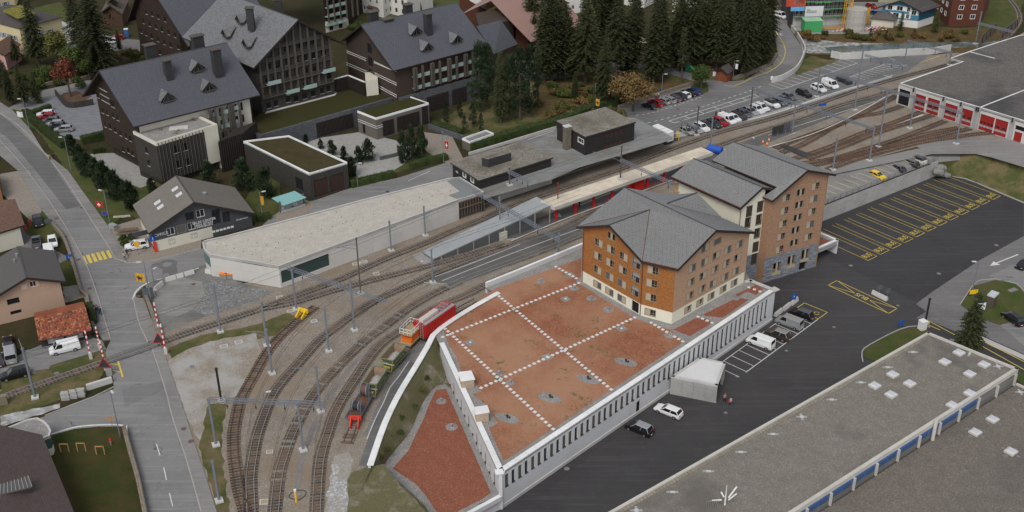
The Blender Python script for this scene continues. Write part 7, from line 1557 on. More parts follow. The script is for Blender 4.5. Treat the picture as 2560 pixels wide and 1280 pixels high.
for i in range(7):
 a0,a1=q[0].lerp(q[3],i/7+.006),q[0].lerp(q[3],(i+1)/7-.006);b0,b1_=q[1].lerp(q[2],i/7+.006),q[1].lerp(q[2],(i+1)/7-.006);b=MB();b.slab([a0,b0,b1_,a1],.06);b.build('glass_roof_panel',glass('teal_glass_roof',(.2,.42,.4),.15),gs)
b=MB();f0,f1=at(q[1].lerp(q[0],.3),0),at(q[2].lerp(q[3],.3),0);b.bar(at(f0,1.0),at(f1,1.0),.1,1.7);b.build('poster_wall',M('bw_poster',(.4,.4,.4),.6,.7,1.2,.3),gs);b=MB();b.bar(at(f0,.25)+Vector((.3,-.5,0)),at(f1,.25)+Vector((.3,-.5,0)),.5,.4);b.build('bench',m_conc,gs)
for e in(f0,f1):b=MB();b.bar(at(e,0),at(e,2.6),.3);b.build('post',m_blackst,gs)
t=thing('white_trailer','long white box trailer parked at the end of the station roof','trailer',G(1665,345));q=[G(1631,314,3.2),G(1645,309,3.2),G(1685,328,3.2),G(1683,334,3.2)];q[3]=q[0]+q[2]-q[1]
b=MB();b.prism([at(p,0)for p in q],.9,3.2);b.build('box_body',MT['white_paint'],t);cc=sum(q,Vector((0,0,0)))/4
for s_ in(.8,-.6):b=MB();w_2=(q[2]-q[1]).normalized();n_2=Vector((-w_2.y,w_2.x,0));p=cc+w_2*s_*2.5;b.cyl(at(p-n_2*1.1,.45),at(p+n_2*1.1,.45),.45,.45,10);b.build('wheel',MT['dark_metal'],t)
pvn=thing('kiosk_wall_box','flat roofed bin enclosure with a white rim in the hedge by the station road','enclosure',G(1195,378));q=[G(1155,345,2.6),G(1175,354,2.6),G(1235,333,2.6),G(1213,326,2.6)];q[3]=q[0]+q[2]-q[1]
b=MB();b.prism([at(p,0)for p in q],0,2.2,0,1);b.build('body',[m_gr,m_felt2],pvn);b=MB();wst(b,[at(p,0)for p in q]+[at(q[0],0)],.25,2.1,2.6,off=.12);b.build('rim',m_cop,pvn)
# markings
def fln(A,B,w,z,mat,nm='painted_line'):
 z+=.035
 b=MB();A=at(A,0);B=at(B,0);d=(B-A).normalized();n=Vector((-d.y,d.x,0))*w/2;b.face([at(A-n,z),at(B-n,z),at(B+n,z),at(A+n,z)]);return b.build(nm,mat,kind='structure')
def dashed(L,w,z,mat,on=1.,off=1.):
 P=rsm(cmr(gz(L,z),.5),on+off)
 for i in range(len(P)-1):
  d=(P[i+1]-P[i]).normalized();fln(P[i],P[i]+d*on,w,z,mat)
Z4=lambda x,y:(1920+x/3,427+y/3)
bp=[(750,675),(845,628),(935,583),(1030,538),(1118,497),(1203,454),(1287,412),(1368,372),(1453,333),(1533,293),(1607,256),(1688,217)]
W0=G(*Z4(*bp[0]),ZL);W1=G(*Z4(*bp[-1]),ZL);pitch=(W1-W0)/11;e_=pitch.normalized();m_=Vector((e_.y,-e_.x,0))
lz=ZL+.035;wv=(wB-wA)
bay_w=(G(*Z4(815,642),ZL)-W0).length
for i in range(12):
 A_=W0+pitch*i;B_=A_+e_*bay_w
 for P0 in(A_,B_):
  dd=-m_;den=dd.x*wv.y-dd.y*wv.x;q=wA-P0;t_=(q.x*wv.y-q.y*wv.x)/den;t_=min(t_-1.2,14.2)
  if i==0 and P0 is A_:t_=min(t_,9.0)
  fln(P0,P0+dd*t_,.11,lz,m_yellow)
 fln(A_,B_,.12,lz,m_yellow)
 c_=A_+e_*bay_w/2-m_*1.35;o=txo('bus_marking','BUS',1.6,at(c_,lz+.04),math.atan2(e_.y,e_.x),None,m_yellow,tilt=0,ext=.003);o['kind']='structure';o.scale=(.8,1.15,1)
X=[G(*Z4(x,y),ZL)for x,y in((517,825),(450,860),(903,1072),(968,1035))]
for i in range(4):fln(X[i],X[(i+1)%4],.14,lz,m_yellow)
mid=sum(X,Vector((0,0,0)))/4;ux=(X[0]-X[3]).normalized()
for A_,B_ in((X[0],mid+ux*1.6),(X[1],mid+ux*1.6),(X[2],mid-ux*1.6),(X[3],mid-ux*1.6)):fln(A_,B_,.13,lz,m_yellow)
o=txo('bus_marking','BUS',1.6,at(mid,lz+.04),math.atan2(ux.y,ux.x),None,m_yellow,tilt=0,ext=.003);o['kind']='structure'
T6=lambda x,y:(1860+x/6.4,720+y/6.4)
wl0=G(*T6(130,1280),ZL);wl1=G(*T6(1183,505),ZL);fr0=G(*T6(740,400),ZL)
e2_=(wl1-wl0).normalized();nn=[(1183,505),(1070,575),(965,655),(855,735),(625,900),(510,985),(390,1070),(270,1160),(150,1250)]
fln(wl0-e2_*1.9,wl1,.15,lz,m_whiteline);up_=(G(*T6(710,425),ZL)-G(*T6(1070,575),ZL))
for x,y in nn[1:]+[(30,1340),(-85,1425)]:
 p=G(*T6(x,y),ZL);t_=((p-wl0).dot(e2_));p=wl0+e2_*t_;fln(p,p+up_,.12,lz,m_whiteline)
fln(wl0-e2_*1.9+up_,G(*T6(1070,575),ZL)+up_,.12,lz,m_whiteline)
yb=[G(*T6(x,y),ZL)for x,y in((850,320),(965,243),(1335,395),(1183,500),(1105,465))]
for i in range(4):fln(yb[i],yb[i+1],.14,lz,m_yellow)
b=MB();q=G(*T6(1160,405),ZL)
for i in range(8):a0,a1=i*math.pi/4.5,(i+1)*math.pi/4.5;b.face([at(q+Vector((math.cos(t)*r,math.sin(t)*r,0)),lz)for t,r in((a0,.45),(a1,.45),(a1,.57),(a0,.57))])
b.face([at(q+Vector((-1.1,.35,0)),lz),at(q+Vector((-.2,.05,0)),lz),at(q+Vector((-.2,.2,0)),lz),at(q+Vector((-1.1,.5,0)),lz)]);b.build('wheelchair_marking',m_yellow,kind='structure')
for(a,c)in[((612,645),(640,704)),((648,633),(677,695)),((686,624),(715,685)),((723,615),(752,674)),((757,608),(788,667)),((797,600),(825,658))]:
 A_=G(a[0]/3,427+a[1]/3);B_=G(c[0]/3,427+c[1]/3);w_3=G((a[0]+16)/3,427+(a[1]-2)/3)-A_;fln(A_+w_3*.5,B_+w_3*.5,.6,.035,m_yellow,'crosswalk_bar')
dashed([(70,427),(90,462),(107,490),(140,533),(165,567),(190,610),(203,640)],.15,.03,m_whiteline,.5,.5)
pl_=cmr(gz([(90,470),(145,535),(205,645),(240,727),(262,800),(276,850)]),2);strip('edge_line',[at(p,0)for p in pl_],.12,m_whiteline,z=.032,off=-.25)
dashed([(392,700),(440,688),(480,676),(520,661)],.25,.03,m_whiteline,.9,.9)
dashed([(391,1110),(405,1150),(418,1210),(432,1265),(445,1320)],.14,.03,m_whiteline,3,3)
for(a,c,w)in[((883,142),(922,273),.3),((832,172),(885,180),.2),((848,222),(905,236),.2)]:fln(G(a[0]/3,853+a[1]/3),G(c[0]/3,853+c[1]/3),w,.035,m_yellow)
fln(G(1020,453),G(1075,428),.15,.03,m_whiteline);fln(G(1320,350),G(1385,327),.15,.03,m_whiteline)
Zc=lambda x,y:(1590+x/6.4,200+y/6.4)
dashed([Zc(180,690),Zc(470,620),Zc(900,490),Zc(1300,350),Zc(1820,175),Zc(2100,60)],.22,.03,m_whiteline,1.,1.);dashed([Zc(0,565),Zc(200,540),Zc(410,480),Zc(760,370),Zc(1090,262)],.18,.03,m_whiteline,.8,.7)
tx=[Zc(525,660),Zc(620,690),Zc(1965,265),Zc(1880,235)]
for i in range(4):fln(G(*tx[i]),G(*tx[(i+1)%4]),.2,.03,m_whiteline)
for x0,y0,x1,y1 in((775,585,850,612),(1010,510,1100,542),(1245,437,1325,465),(1475,362,1560,390),(1700,295,1780,325)):fln(G(*Zc(x0,y0)),G(*Zc(x1,y1)),.2,.03,m_whiteline)
for i in range(9):fln(G(*Zc(300+i*88,445-i*27)),G(*Zc(370+i*88,478-i*27)),.12,.03,m_whiteline)
for i in range(20):fln(G(*Zc(1085+i*95,860-i*29)),G(*Zc(960+i*95,812-i*29)),.12,.03,m_whiteline)
Zd=lambda x,y:(1920+x/3,y/3)
fln(G(*Zd(110,670)),G(*Zd(670,475)),.18,.03,m_whiteline);fln(G(*Zd(5,632)),G(*Zd(110,670)),.18,.03,m_whiteline)
for i in range(13):s=i/12;fln(G(*Zd(150+s*520,655-s*180)),G(*Zd(40+s*530,625-s*180)),.14,.03,m_whiteline)
fln(G(*Zd(610,582)),G(*Zd(880,480)),.16,.03,m_whiteline)
for i in range(11):s=i/10;fln(G(*Zd(610+s*280,582-s*100)),G(*Zd(700+s*300,612-s*115)),.14,.03,m_whiteline)
fln(G(*Zd(905,435)),G(*Zd(958,452)),.16,.03,m_whiteline);fln(G(*Zd(958,452)),G(*Zd(935,463)),.16,.03,m_whiteline);fln(G(*Zd(865,567)),G(*Zd(930,588)),.25,.11,m_whiteline);fln(G(*Zd(1145,470)),G(*Zd(1290,420)),.2,.03,m_yellow)
yl=cmr(gz([Zd(30,170),Zd(60,200),(1930,62),(1946,88),(1961,115),(1962,138),(1950,160),(1925,178),(1893,190),Zc(1560,100),Zc(1405,88)]),1.5);strip('yellow_edge_line',[at(p,0)for p in yl],.22,m_yellow,z=.035)
for i in range(8):x,y=1962-(i*1.5 if i<3 else i*i*.9),108+i*11;fln(G(x,y),G(x-18,y-7),.18,.036,m_yellow)
strip('white_edge_line',[at(p,0)for p in cmr(gz([(1981,78),(1998,100),(2008,126),(2004,147),(1985,176),(1940,199)]),1.5)],.2,m_whiteline,z=.036)
o=txo('speed_marking','30',3.2,at(G(1946,85.5),.04),math.radians(170),None,m_whiteline,tilt=0,ext=.003);o['kind']='structure'
A_,B_=G(2545,637,ZL),G(2492,658,ZL);fln(A_,B_,.3,ZL+.04,m_whiteline);dd=(B_-A_).normalized();nn_=Vector((-dd.y,dd.x,0));b=MB();b.face([at(B_-nn_*.8,ZL+.041),at(B_+dd*2.0,ZL+.041),at(B_+nn_*.8,ZL+.041)]);b.build('arrow_marking',m_whiteline,kind='structure')
for A_,B_ in(((2305,806),(2350,826)),((2440,858),(2560,925)),((2460,855),(2560,905)),((2316,800),(2400,845))):fln(G(*A_,ZL),G(*B_,ZL),.18,ZL+.04,m_yellow)
for i in range(14):
 s=i/13;x0,y0=2068+s*255,508-s*96;fln(G(x0,y0,ZU+.06),G(x0-42,y0-17,ZU+.2),.12,0,m_yellow).location.z=0
for L_ in[]:pass
for i in range(8):
 x0,y0=2085+i*30,470-i*11
m_mh=M('cast_iron_cover',(.2,.19,.185),.7,.2,4,.1);m_mh2=M('rust_cover',(.14,.09,.075),.8,.2,4,.1);m_mhd=M('dark_cover',(.05,.05,.052),.7)
b=MB();disc(b,Vector((0,0,0)),.42,.42,.012,14);disc(b,Vector((0,0,0)),.3,.3,.02,12,mi=0);MH=b.mesh('manhole_cover',m_mh)
k=0
for x,y,z,m in[(1417,1172,ZL+.01,m_mh),(1501,1242,ZL+.01,m_mhd),(1640,1137,ZL+.01,m_mhd),(1814,1032,ZL+.01,m_mh),(1843,941,ZL+.01,m_mh),(1966,877,ZL+.01,m_mh),(1958,882,ZL+.01,m_mhd),(2085,818,ZL+.01,m_mh),(2127,664,ZL+.01,m_mh),(2245,764,ZL+.01,m_mh),(2347,684,ZL+.01,m_mh),(2491,613,ZL+.01,m_mh),(143,534,.03,m_mh2),(205,519,.03,m_mh2),(141,546,.14,m_mh2),(163,593,.14,m_mh2),(224,721,.14,m_mh2),(196,649,.14,m_mh2),(203,635,.03,m_mh2),(459,1072,.14,m_mh2),(477,1103,.14,m_mh2),(234,710,.03,m_mh2),(376,815,.14,m_mh),(346,741,.14,m_mh2),(492,753,.04,m_mh),(484,710,.04,m_mh2),(480,916,.03,m_mh),(969,479,.03,m_mhd),(1250,468,.37,m_mh2),(83,932,.03,m_mh),(141,933,.03,m_mh),(2380,850,ZL+.03,m_mh),(1695,272,.03,m_mh2),(1642,277,.03,m_mh2)]:
 o=inst('manhole_cover',MH,None,G(x,y,z)+Vector((0,0,.005)),0,[m]);o['kind']='structure'
def grate(x,y,z,w,d,a):b=MB();p=G(x,y,z);b.box((0,0,.01),(w,d,.03));o=b.build('drain_slab',m_mh,None,kind='structure');o.location=p;o.rotation_euler=(0,0,a)
grate(1733,1130,ZL,1.7,1,.55);grate(2203,784,ZL,1.9,.9,-.5);grate(2510,697,ZL+.12,1.6,1.2,.4);grate(2532,725,ZL+.12,2,1.,.5);grate(103,921,.03,2.6,.9,.25)
# vegetation
def leafmat(name,c1,c2,c3):
 if name in MATS:return MATS[name]
 m,n,b=_base(name);co=_co(n);oi=_N(n,'ShaderNodeObjectInfo')
 g=_N(n,'ShaderNodeNewGeometry')
 c=_mix(n,_ramp(n,_noise(n,co,.9,3),.35,.65),c1,c2);c=_mix(n,g.outputs['Random Per Island'],c,_mix(n,.5,c,c3));hs_=_N(n,'ShaderNodeHueSaturation');n.links.new(c,hs_.inputs['Color']);n.links.new(_ramp(n,oi.outputs['Random'],-1.2,1.1),hs_.inputs['Value'])
 mr=hs_.inputs['Value'].links[0].from_node;mr.inputs[1].default_value=0;mr.inputs[2].default_value=1;mr.inputs[3].default_value=.7;mr.inputs[4].default_value=1.25
 n.links.new(hs_.outputs[0],b.inputs['Base Color']);b.inputs['Roughness'].default_value=.9;b.inputs['Specular IOR Level'].default_value=.15;MATS[name]=m;return m
m_spr=leafmat('spruce_needles',(.018,.025,.011),(.031,.039,.016),(.075,.075,.03));m_pine=leafmat('pine_needles',(.018,.031,.017),(.031,.05,.024),(.06,.085,.036));m_larch=leafmat('larch_needles',(.045,.06,.02),(.08,.09,.03),(.13,.12,.04))
m_orl=leafmat('orange_leaves',(.12,.075,.03),(.18,.11,.045),(.13,.11,.045));m_gl=leafmat('green_leaves',(.03,.055,.014),(.055,.085,.022),(.09,.11,.03));m_yl=leafmat('yellow_green_leaves',(.08,.08,.025),(.12,.11,.035),(.06,.08,.02));m_rl=leafmat('red_leaves',(.14,.035,.025),(.22,.07,.045),(.1,.06,.03));m_hg=leafmat('hedge_leaves',(.02,.034,.012),(.035,.052,.018),(.06,.07,.02))
m_trk=M('bark',(.085,.07,.055),.95,.3,3,.1)
def conifer(seed,h=22,r=3.2,clear=.14,dens=1.,droop=.35,mat=None,gap=.15):
 rn=random.Random(seed);tr=MB();tr.cyl((0,0,-.3),(0,0,h*.55),.022*h*.75,.012*h*.8,7);tr.cyl((0,0,h*.55),(0,0,h*.98),.012*h*.8,.02,6);cr=MB()
 nl=int(h*1.7);z0=h*clear
 for i in range(nl):
  f=i/nl;z=z0+(h-z0)*f;R=r*(1-f)**.8*(1 if f>.12 else .6+f*3.3)+.25;nb_=max(5,int((9 if f<.7 else 6)*dens));ph=rn.random()*6.28
  for k in range(nb_):
   if rn.random()<gap:continue
   a=ph+k*6.283/nb_+rn.uniform(-.25,.25);Rr=R*rn.uniform(.65,1.12);dx,dy=math.cos(a),math.sin(a);px_,py_=-dy,dx;ns=max(2,int(Rr/.42))
   if f<.5:tr.bar((0,0,z),(dx*Rr*.75,dy*Rr*.75,z-droop*Rr*.5),.05)
   for s in range(ns):
    t=(s+.6)/ns;q=Vector((dx*Rr*t,dy*Rr*t,z-droop*Rr*t*t+.12*Rr*t));w=(.34+.5*(1-t))*min(1,R*.4+.3)*rn.uniform(.7,1.3);l=.62
    for sg in(-1,1):
     tip=q+Vector((dx*l*.7+px_*sg*w,dy*l*.7+py_*sg*w,-.22*rn.uniform(.3,1.4)));cr.face([q,q+Vector((dx*l,dy*l,-.06)),tip])
    if rn.random()<.8:cr.face([q+Vector((px_*.15,py_*.15,0)),q-Vector((px_*.15,py_*.15,0)),q+Vector((dx*.2,dy*.2,-.5-.35*rn.random()))])
 return tr,cr
def pine(seed,h=14,r=2.6,clear=.12,mat=None,n=900):
 rn=random.Random(seed);tr=MB();tr.cyl((0,0,-.3),(0,0,h*.92),.02*h+.05,.03,7);cr=MB();nc=int(26+h*2.2)
 for i in range(nc):
  f=(i+rn.random())/nc;z=h*(clear+(1-clear)*f)*.98;R=r*math.sin(math.pi*min(1,(f*.82+.18)))**.75*(1.05-.35*f);a=rn.random()*6.28;rr=R*rn.uniform(.45,.95);c=Vector((math.cos(a)*rr,math.sin(a)*rr,z));s=r*rn.uniform(.22,.36)
  if f<.6:tr.bar((0,0,z-.5),c,.07)
  for k in range(int(n/nc*2)):
   d=Vector((rn.gauss(0,1),rn.gauss(0,1),rn.gauss(0,1)*.8)).normalized();p=c+d*s*rn.uniform(.7,1.1);u=d.cross(Vector((0,0,1)));u=u.normalized()if u.length>.1 else Vector((1,0,0));v=d.cross(u);l=rn.uniform(.18,.34)
   cr.face([p-u*l*.5,p+u*l*.5,p+(d*.6+v*rn.uniform(-.5,.5)+Vector((0,0,.5)))*l*1.6])
 return tr,cr
def broad(seed,h=8,r=3,n=2600,clear=.25):
 rn=random.Random(seed);tr=MB();tr.cyl((0,0,-.3),(0,0,h*.5),.028*h,.018*h,7);cr=MB();cl=[]
 for i in range(16):
  a=rn.random()*6.28;el_=rn.uniform(-.2,1.3);rr=r*rn.uniform(.35,.8);c=Vector((math.cos(a)*math.cos(el_)*rr,math.sin(a)*math.cos(el_)*rr,h*.58+math.sin(el_)*h*.32));cl.append((c,r*rn.uniform(.28,.5)));tr.cyl((0,0,h*.35),c,.011*h,.02,5)
 for k in range(n):
  c,s=rn.choice(cl);d=Vector((rn.gauss(0,1),rn.gauss(0,1),rn.gauss(0,1))).normalized();p=c+d*s*rn.uniform(.3,1.15);l=rn.uniform(.12,.26);u=Vector((rn.gauss(0,1),rn.gauss(0,1),rn.gauss(0,1))).normalized();v=u.cross(d).normalized();cr.face([p-u*l,p+v*l*.8,p+u*l,p-v*l*.8])
 return tr,cr
PROT={}
def proto(key,maker,mat,h):
 tr,cr=maker;PROT[key]=(tr.mesh('trunk',m_trk),cr.mesh('crown',mat),h)
for i in range(5):proto('spruce%d'%i,conifer(11+i,22,3.0+.35*i,.12+.05*(i%3),1.,.35+.08*(i%2),gap=.12+.05*i),m_spr,22)
proto('thin0',conifer(31,20,1.6,.3,.6,.3,gap=.4),m_spr,20)
proto('larch0',conifer(41,14,2.6,.12,.8,.15,gap=.3),m_larch,14)
for i in range(4):proto('pine%d'%i,pine(51+i,14,2.5+.25*i,.08+.03*i,n=2000),m_pine,14)
for i in range(3):proto('small%d'%i,pine(71+i,5,1.35+.15*i,.06,n=800),m_pine,5)
proto('orange0',broad(81,8,4.2,4200),m_orl,8);proto('green0',broad(82,7,3.6,3600),m_gl,7);proto('yellow0',broad(83,8,3.2,3000),m_yl,8);proto('red0',broad(84,8,2.6,1800),m_rl,8)
proto('bush0',broad(91,2,1.6,900,.05),m_gl,2);proto('bush1',broad(92,2,1.5,800,.05),m_orl,2);proto('bush2',broad(93,2,1.6,800,.05),m_yl,2)
tree_n={}
def tree(key,x,y,label,ytop=None,hh=None,wide=1.,z=0,name='spruce_tree',cat='tree',group=None,rot=None):
 tr,cr,h0=PROT[key];p=G(x,y,z);h=hh or(UP(p,x,ytop)-z);s=h/h0
 t=thing(name,label,cat,p,group);t.scale=(s*wide,s*wide,s);t.rotation_euler=(0,0,random.random()*6.28)
 inst('trunk',tr,t);inst('crown',cr,t);return t
SPL=[('spruce1',100,168,-12,'large open spruce with a bare lower trunk in front of the yellow villa'),('spruce3',252,190,-60,'huge dark spruce left of the front hotel block, tallest at the top left'),('spruce4',212,170,-35,'dark spruce just left of the huge one at the top left'),('spruce0',30,262,150,'dark spruce by the road at the left edge, front one'),('spruce2',62,268,160,'dark spruce by the road, second from the left edge'),('spruce1',12,235,115,'dark spruce at the very left edge beside the pink chalet'),('spruce3',95,258,175,'shorter dark spruce at the road corner with the flag lamp'),('spruce2',45,165,85,'small spruce in front of the pink chalet'),('spruce0',300,128,72,'small dark spruce beside the blue portable toilet'),('spruce2',185,60,-30,'spruce on the lawn behind the concrete ramp'),('spruce4',290,60,-40,'spruce beside the old timber chalet'),('spruce0',82,140,70,'bushy dark spruce beneath the villa wall')]
for k,x,y,t_,l in SPL:tree(k,x,y,l,t_,wide=1.25 if x in(252,100)else 1.1)
tree('yellow0',145,168,'yellow green leafy tree in front of the concrete ramp',78,name='leafy_tree',wide=1.1);tree('green0',190,195,'dark green leafy tree behind the red one',120,name='leafy_tree');tree('red0',177,242,'small red autumn tree on the mulch bed of the hotel drive',140,name='leafy_tree');tree('green0',120,205,'green bushy tree above the hotel drive wall',165,name='leafy_tree')
tree('yellow0',330,160,'sparse yellowish shrub tree beside the brown hotel block',120,name='leafy_tree');tree('green0',225,200,'green shrub tree left of the front hotel ridge',150,name='leafy_tree')
ROW=[(183,388,338),(203,415,362),(222,440,385),(243,452,395),(265,470,405),(292,497,430),(330,522,455),(382,483,445)]
for i,(x,y,t_)in enumerate(ROW):tree('small%d'%(i%3),x,y,'small pine in the row beside the road verge, number %s from the road bend'%(['one','two','three','four','five','six','seven','eight'][i]),t_,wide=1.15,name='pine_tree',group='small pines along the hotel verge')
G2=[(525,470,405,'small pine behind the ridge of the sales office'),(612,475,400,'small pine at the foot of the slatted link wall'),(665,492,425,'small pine in front of the grey garage side'),(765,357,336,'tiny pine at the stone podium wall, far left in the courtyard'),(802,372,349,'small pine in the courtyard, second from the podium wall'),(830,390,353,'pine in the courtyard, third from the podium wall'),(861,400,367,'broad pine beside the garage roof corner'),(897,408,368,'pine in the courtyard above the steps'),(922,402,352,'tallest pine of the courtyard group, beside the steps'),(1008,409,332,'slim pine on the small lawn, left of three'),(1030,400,318,'slim pine on the small lawn, middle of three'),(1055,394,318,'slim pine on the small lawn, right of three'),(880,440,395,'low pine behind the street lamp beside the hedge')]
for i,(x,y,t_,l)in enumerate(G2):tree('small%d'%(i%3),x,y,l,t_,name='pine_tree',group='young pines round the hotel courtyard',wide=1.1 if i not in(9,10,11)else .62)
G3=[('pine0',1116,308,255,'blue green pine against the black slats, first from the pavilion'),('pine1',1150,296,250,'blue green pine against the black slats, second from the pavilion'),('pine2',1182,318,257,'blue green pine beside the hedge, third from the pavilion'),('pine3',1162,337,290,'low pine in the hotel hedge corner, left'),('pine0',1203,330,283,'low pine in the hotel hedge corner, right'),('pine1',1200,280,107,'tall broad pine right of the hotel facade'),('pine3',1218,272,112,'tall pine just behind the broad one right of the hotel'),('spruce0',1252,308,125,'tall pine with a bare reddish trunk beside the hedge'),('pine2',1300,300,118,'dense tall pine, front edge of the wood'),('pine0',1322,282,117,'dense tall pine, second in the front edge of the wood'),('thin0',1345,265,97,'thin half bare spruce at the front of the wood'),('pine1',1275,300,140,'pine left of the dense pair at the wood edge')]
for k,x,y,t_,l in G3:tree(k,x,y,l,t_,name='pine_tree' if 'pine' in k else 'spruce_tree',wide=.85)
WD=[(1362,207,-30),(1378,207,-20),(1395,200,10),(1412,200,0),(1462,210,-20),(1437,255,178),(1510,267,90),(1540,200,-20),(1563,190,30),(1580,180,0),(1633,208,-25),(1647,197,-10),(1703,207,65),(1693,177,-10),(1723,167,-30),(1757,167,-35),(1790,177,-20),(1813,167,10),(1852,190,-20),(1865,183,0),(1907,167,17),(1880,150,-10)]
pos=['just right of the pale trunk gap','in front left part of the wood','in the left part of the wood','beside the back car park','in the middle left','small dark one in the clearing','standing forward above the station tower block','left of the playground','close to the play towers','behind the play towers','beside the path in the centre','right of the path in the centre','thin one by the path bend','behind the path bend','above the green slide','left of the red brown hut','behind the red brown hut','right behind the hut','by the road bend, left one','by the road bend, right one','isolated right edge of the wood','far right of the wood beside the road']
for i,((x,y,t_),l)in enumerate(zip(WD,pos)):tree('thin0' if i in(12,)else 'spruce%d'%(i%5),x,y,'tall spruce of the wood, '+l,t_,wide=1.15,group='spruces of the wood behind the car park')
rw=random.Random(5)
for i in range(30):
 x=rw.uniform(1290,1925);y=rw.uniform(95,175)-(20 if x>1850 else 0)
 if 1555<x<1620 and y>120:y-=45
 tree(rw.choice(('spruce0','spruce1','spruce2','spruce3','spruce4','thin0','larch0')),x,y,'tall conifer inside the wood behind the car park, '+['far left','left','middle','right','far right'][int((x-1290)/128)]+' part',None,hh=rw.uniform(14,26),wide=rw.uniform(.85,1.3),group='spruces deep in the wood')
tree('orange0',1582,278,'wide orange brown autumn tree at the corner of the car park',187,name='leafy_tree',wide=1.15);tree('green0',1752,225,'round green tree on the grass island of the car park',168,name='leafy_tree')
tree('spruce2',2412,905,'dark spruce standing behind the flat roof hall at the right',722,z=ZL,wide=1.15)
for k,x,y,t_,l in[('larch0',2249,78,28,'pale green larch in front of the blue house'),('larch0',2337,82,22,'larch between the blue house and the brown block'),('pine0',2175,98,70,'small dark conifer on the river bank, left'),('pine1',2214,98,74,'small dark conifer on the river bank, middle'),('pine2',2284,90,72,'small dark conifer on the river bank, right'),('spruce1',1036,32,0,'small spruce before the white houses, left'),('spruce0',1052,32,4,'small spruce before the white houses, right')]:tree(k,x,y,l,t_,name='conifer_tree')
shr=0
for(x0,x1,y0,y1,n,ks,grp,lab)in[(1345,1560,215,300,55,('bush0','bush1','bush2'),'undergrowth shrubs below the wood','low shrub in the undergrowth below the wood'),(1990,2440,85,105,40,('bush1','bush1','bush2'),'scrub on the river bank','low shrub on the river bank'),(290,360,135,170,10,('bush2','bush1'),'shrubs by the brown hotel block','shrub behind the front hotel block'),(120,230,150,230,14,('bush0','bush0'),'garden shrubs by the hotel drive','shrub in the garden above the hotel drive'),(20,140,180,260,16,('bush0','bush2'),'shrubs under the left spruces','shrub beneath the dark spruces at the left'),(870,905,55,80,6,('bush0',),'shrubs by the rear hotel block','shrub beside the rear hotel block')]:
 for i in range(n):xx=rw.uniform(x0,x1);kk=rw.choice(ks);tree(kk,xx,rw.uniform(y0,y1),{'bush0':'green ','bush1':'orange brown ','bush2':'yellowish '}[kk]+lab+', '+['left','middle left','middle','middle right','right'][min(4,int(5*(xx-x0)/(x1-x0)))]+' part',None,hh=rw.uniform(.8,1.9),name='shrub',cat='shrub',group=grp,wide=1.1)
for x,y in((1073,893),(1067,950),(1037,956),(1057,978),(1007,993),(1038,1020),(1003,1050),(973,1096),(1002,1086),(970,1130),(950,1150)):tree(rw.choice(('bush0','bush0','bush2')),x,y,'small weed tuft on the grass bank beside the white coping',None,hh=rw.uniform(.5,.9),name='shrub',cat='shrub',group='tufts on the grass bank',z=-1.2)
for x,y in((310,604),(332,600),(313,616)):tree('bush0',x,y,'round clipped bush by the white parked car',None,hh=1.2,name='shrub',cat='shrub',group='round bushes by the sales office')
def hedge(label,px,w,h,z=0,dens=26):
 P=cmr(gz(px,z),1.);t=thing('hedge',label,'hedge',P[len(P)//2]);b=MB();wst(b,P,w*.86,z,z+h*.93);b.build('hedge_core',m_hg,t);b=MB();rn=random.Random(len(label));L_=0
 for i in range(len(P)-1):
  a_,c_=P[i],P[i+1];d=(c_-a_);L_=d.length
  if L_<.01:continue
  n=Vector((-d.y,d.x,0)).normalized()
  for k in range(int(L_*dens*(w+2*h)*.5)):
   s=rn.uniform(-w/2-h,w/2+h);q=a_+d*rn.random()
   if abs(s)<w/2:q=at(q+n*s,z+h+rn.uniform(-.12,.1))
   else:q=at(q+n*(w/2 if s>0 else-w/2)*rn.uniform(.92,1.06),z+h-(abs(s)-w/2))
   l=.16;u_=Vector((rn.uniform(-1,1),rn.uniform(-1,1),rn.uniform(-1,1)))*l;v_=Vector((rn.uniform(-1,1),rn.uniform(-1,1),rn.uniform(-1,1)))*l;b.face([q-u_,q+v_,q+u_])
 b.build('hedge_leaves',m_hg,t,kind='stuff')
hedge('clipped hedge between the road verge and the hotel parking',[(64,288),(100,320),(135,350),(162,370)],1.8,1.8);hedge('short hedge at the top of the hotel parking row',[(75,293),(100,285),(128,275)],1.4,1.7);hedge('hedge across the near end of the hotel forecourt',[(205,360),(240,352),(268,345)],1.8,2.0);hedge('low hedge beside the small terrace lawn',[(232,385),(258,378)],1.4,1.4)
hedge('hedge by the garage along the station road, left one',[(878,468),(920,458),(985,442)],1.6,1.6);hedge('hedge by the station road below the small lawn',[(1025,420),(1070,409),(1118,398)],1.8,1.4);hedge('long tall hedge behind the station buildings',[(1172,378),(1240,358),(1300,340),(1390,316),(1480,280),(1540,262)],2.4,2.2);hedge('hedge running from the black slats down to the path',[(1078,318),(1110,322),(1150,340)],2.6,1.3);hedge('small dark hedge left of the glass shelter',[(642,553),(660,549),(676,545)],1.4,1.4);hedge('hedge beside the tiled shed and garden wall',[(225,770),(233,795),(236,812)],1.2,1.4)
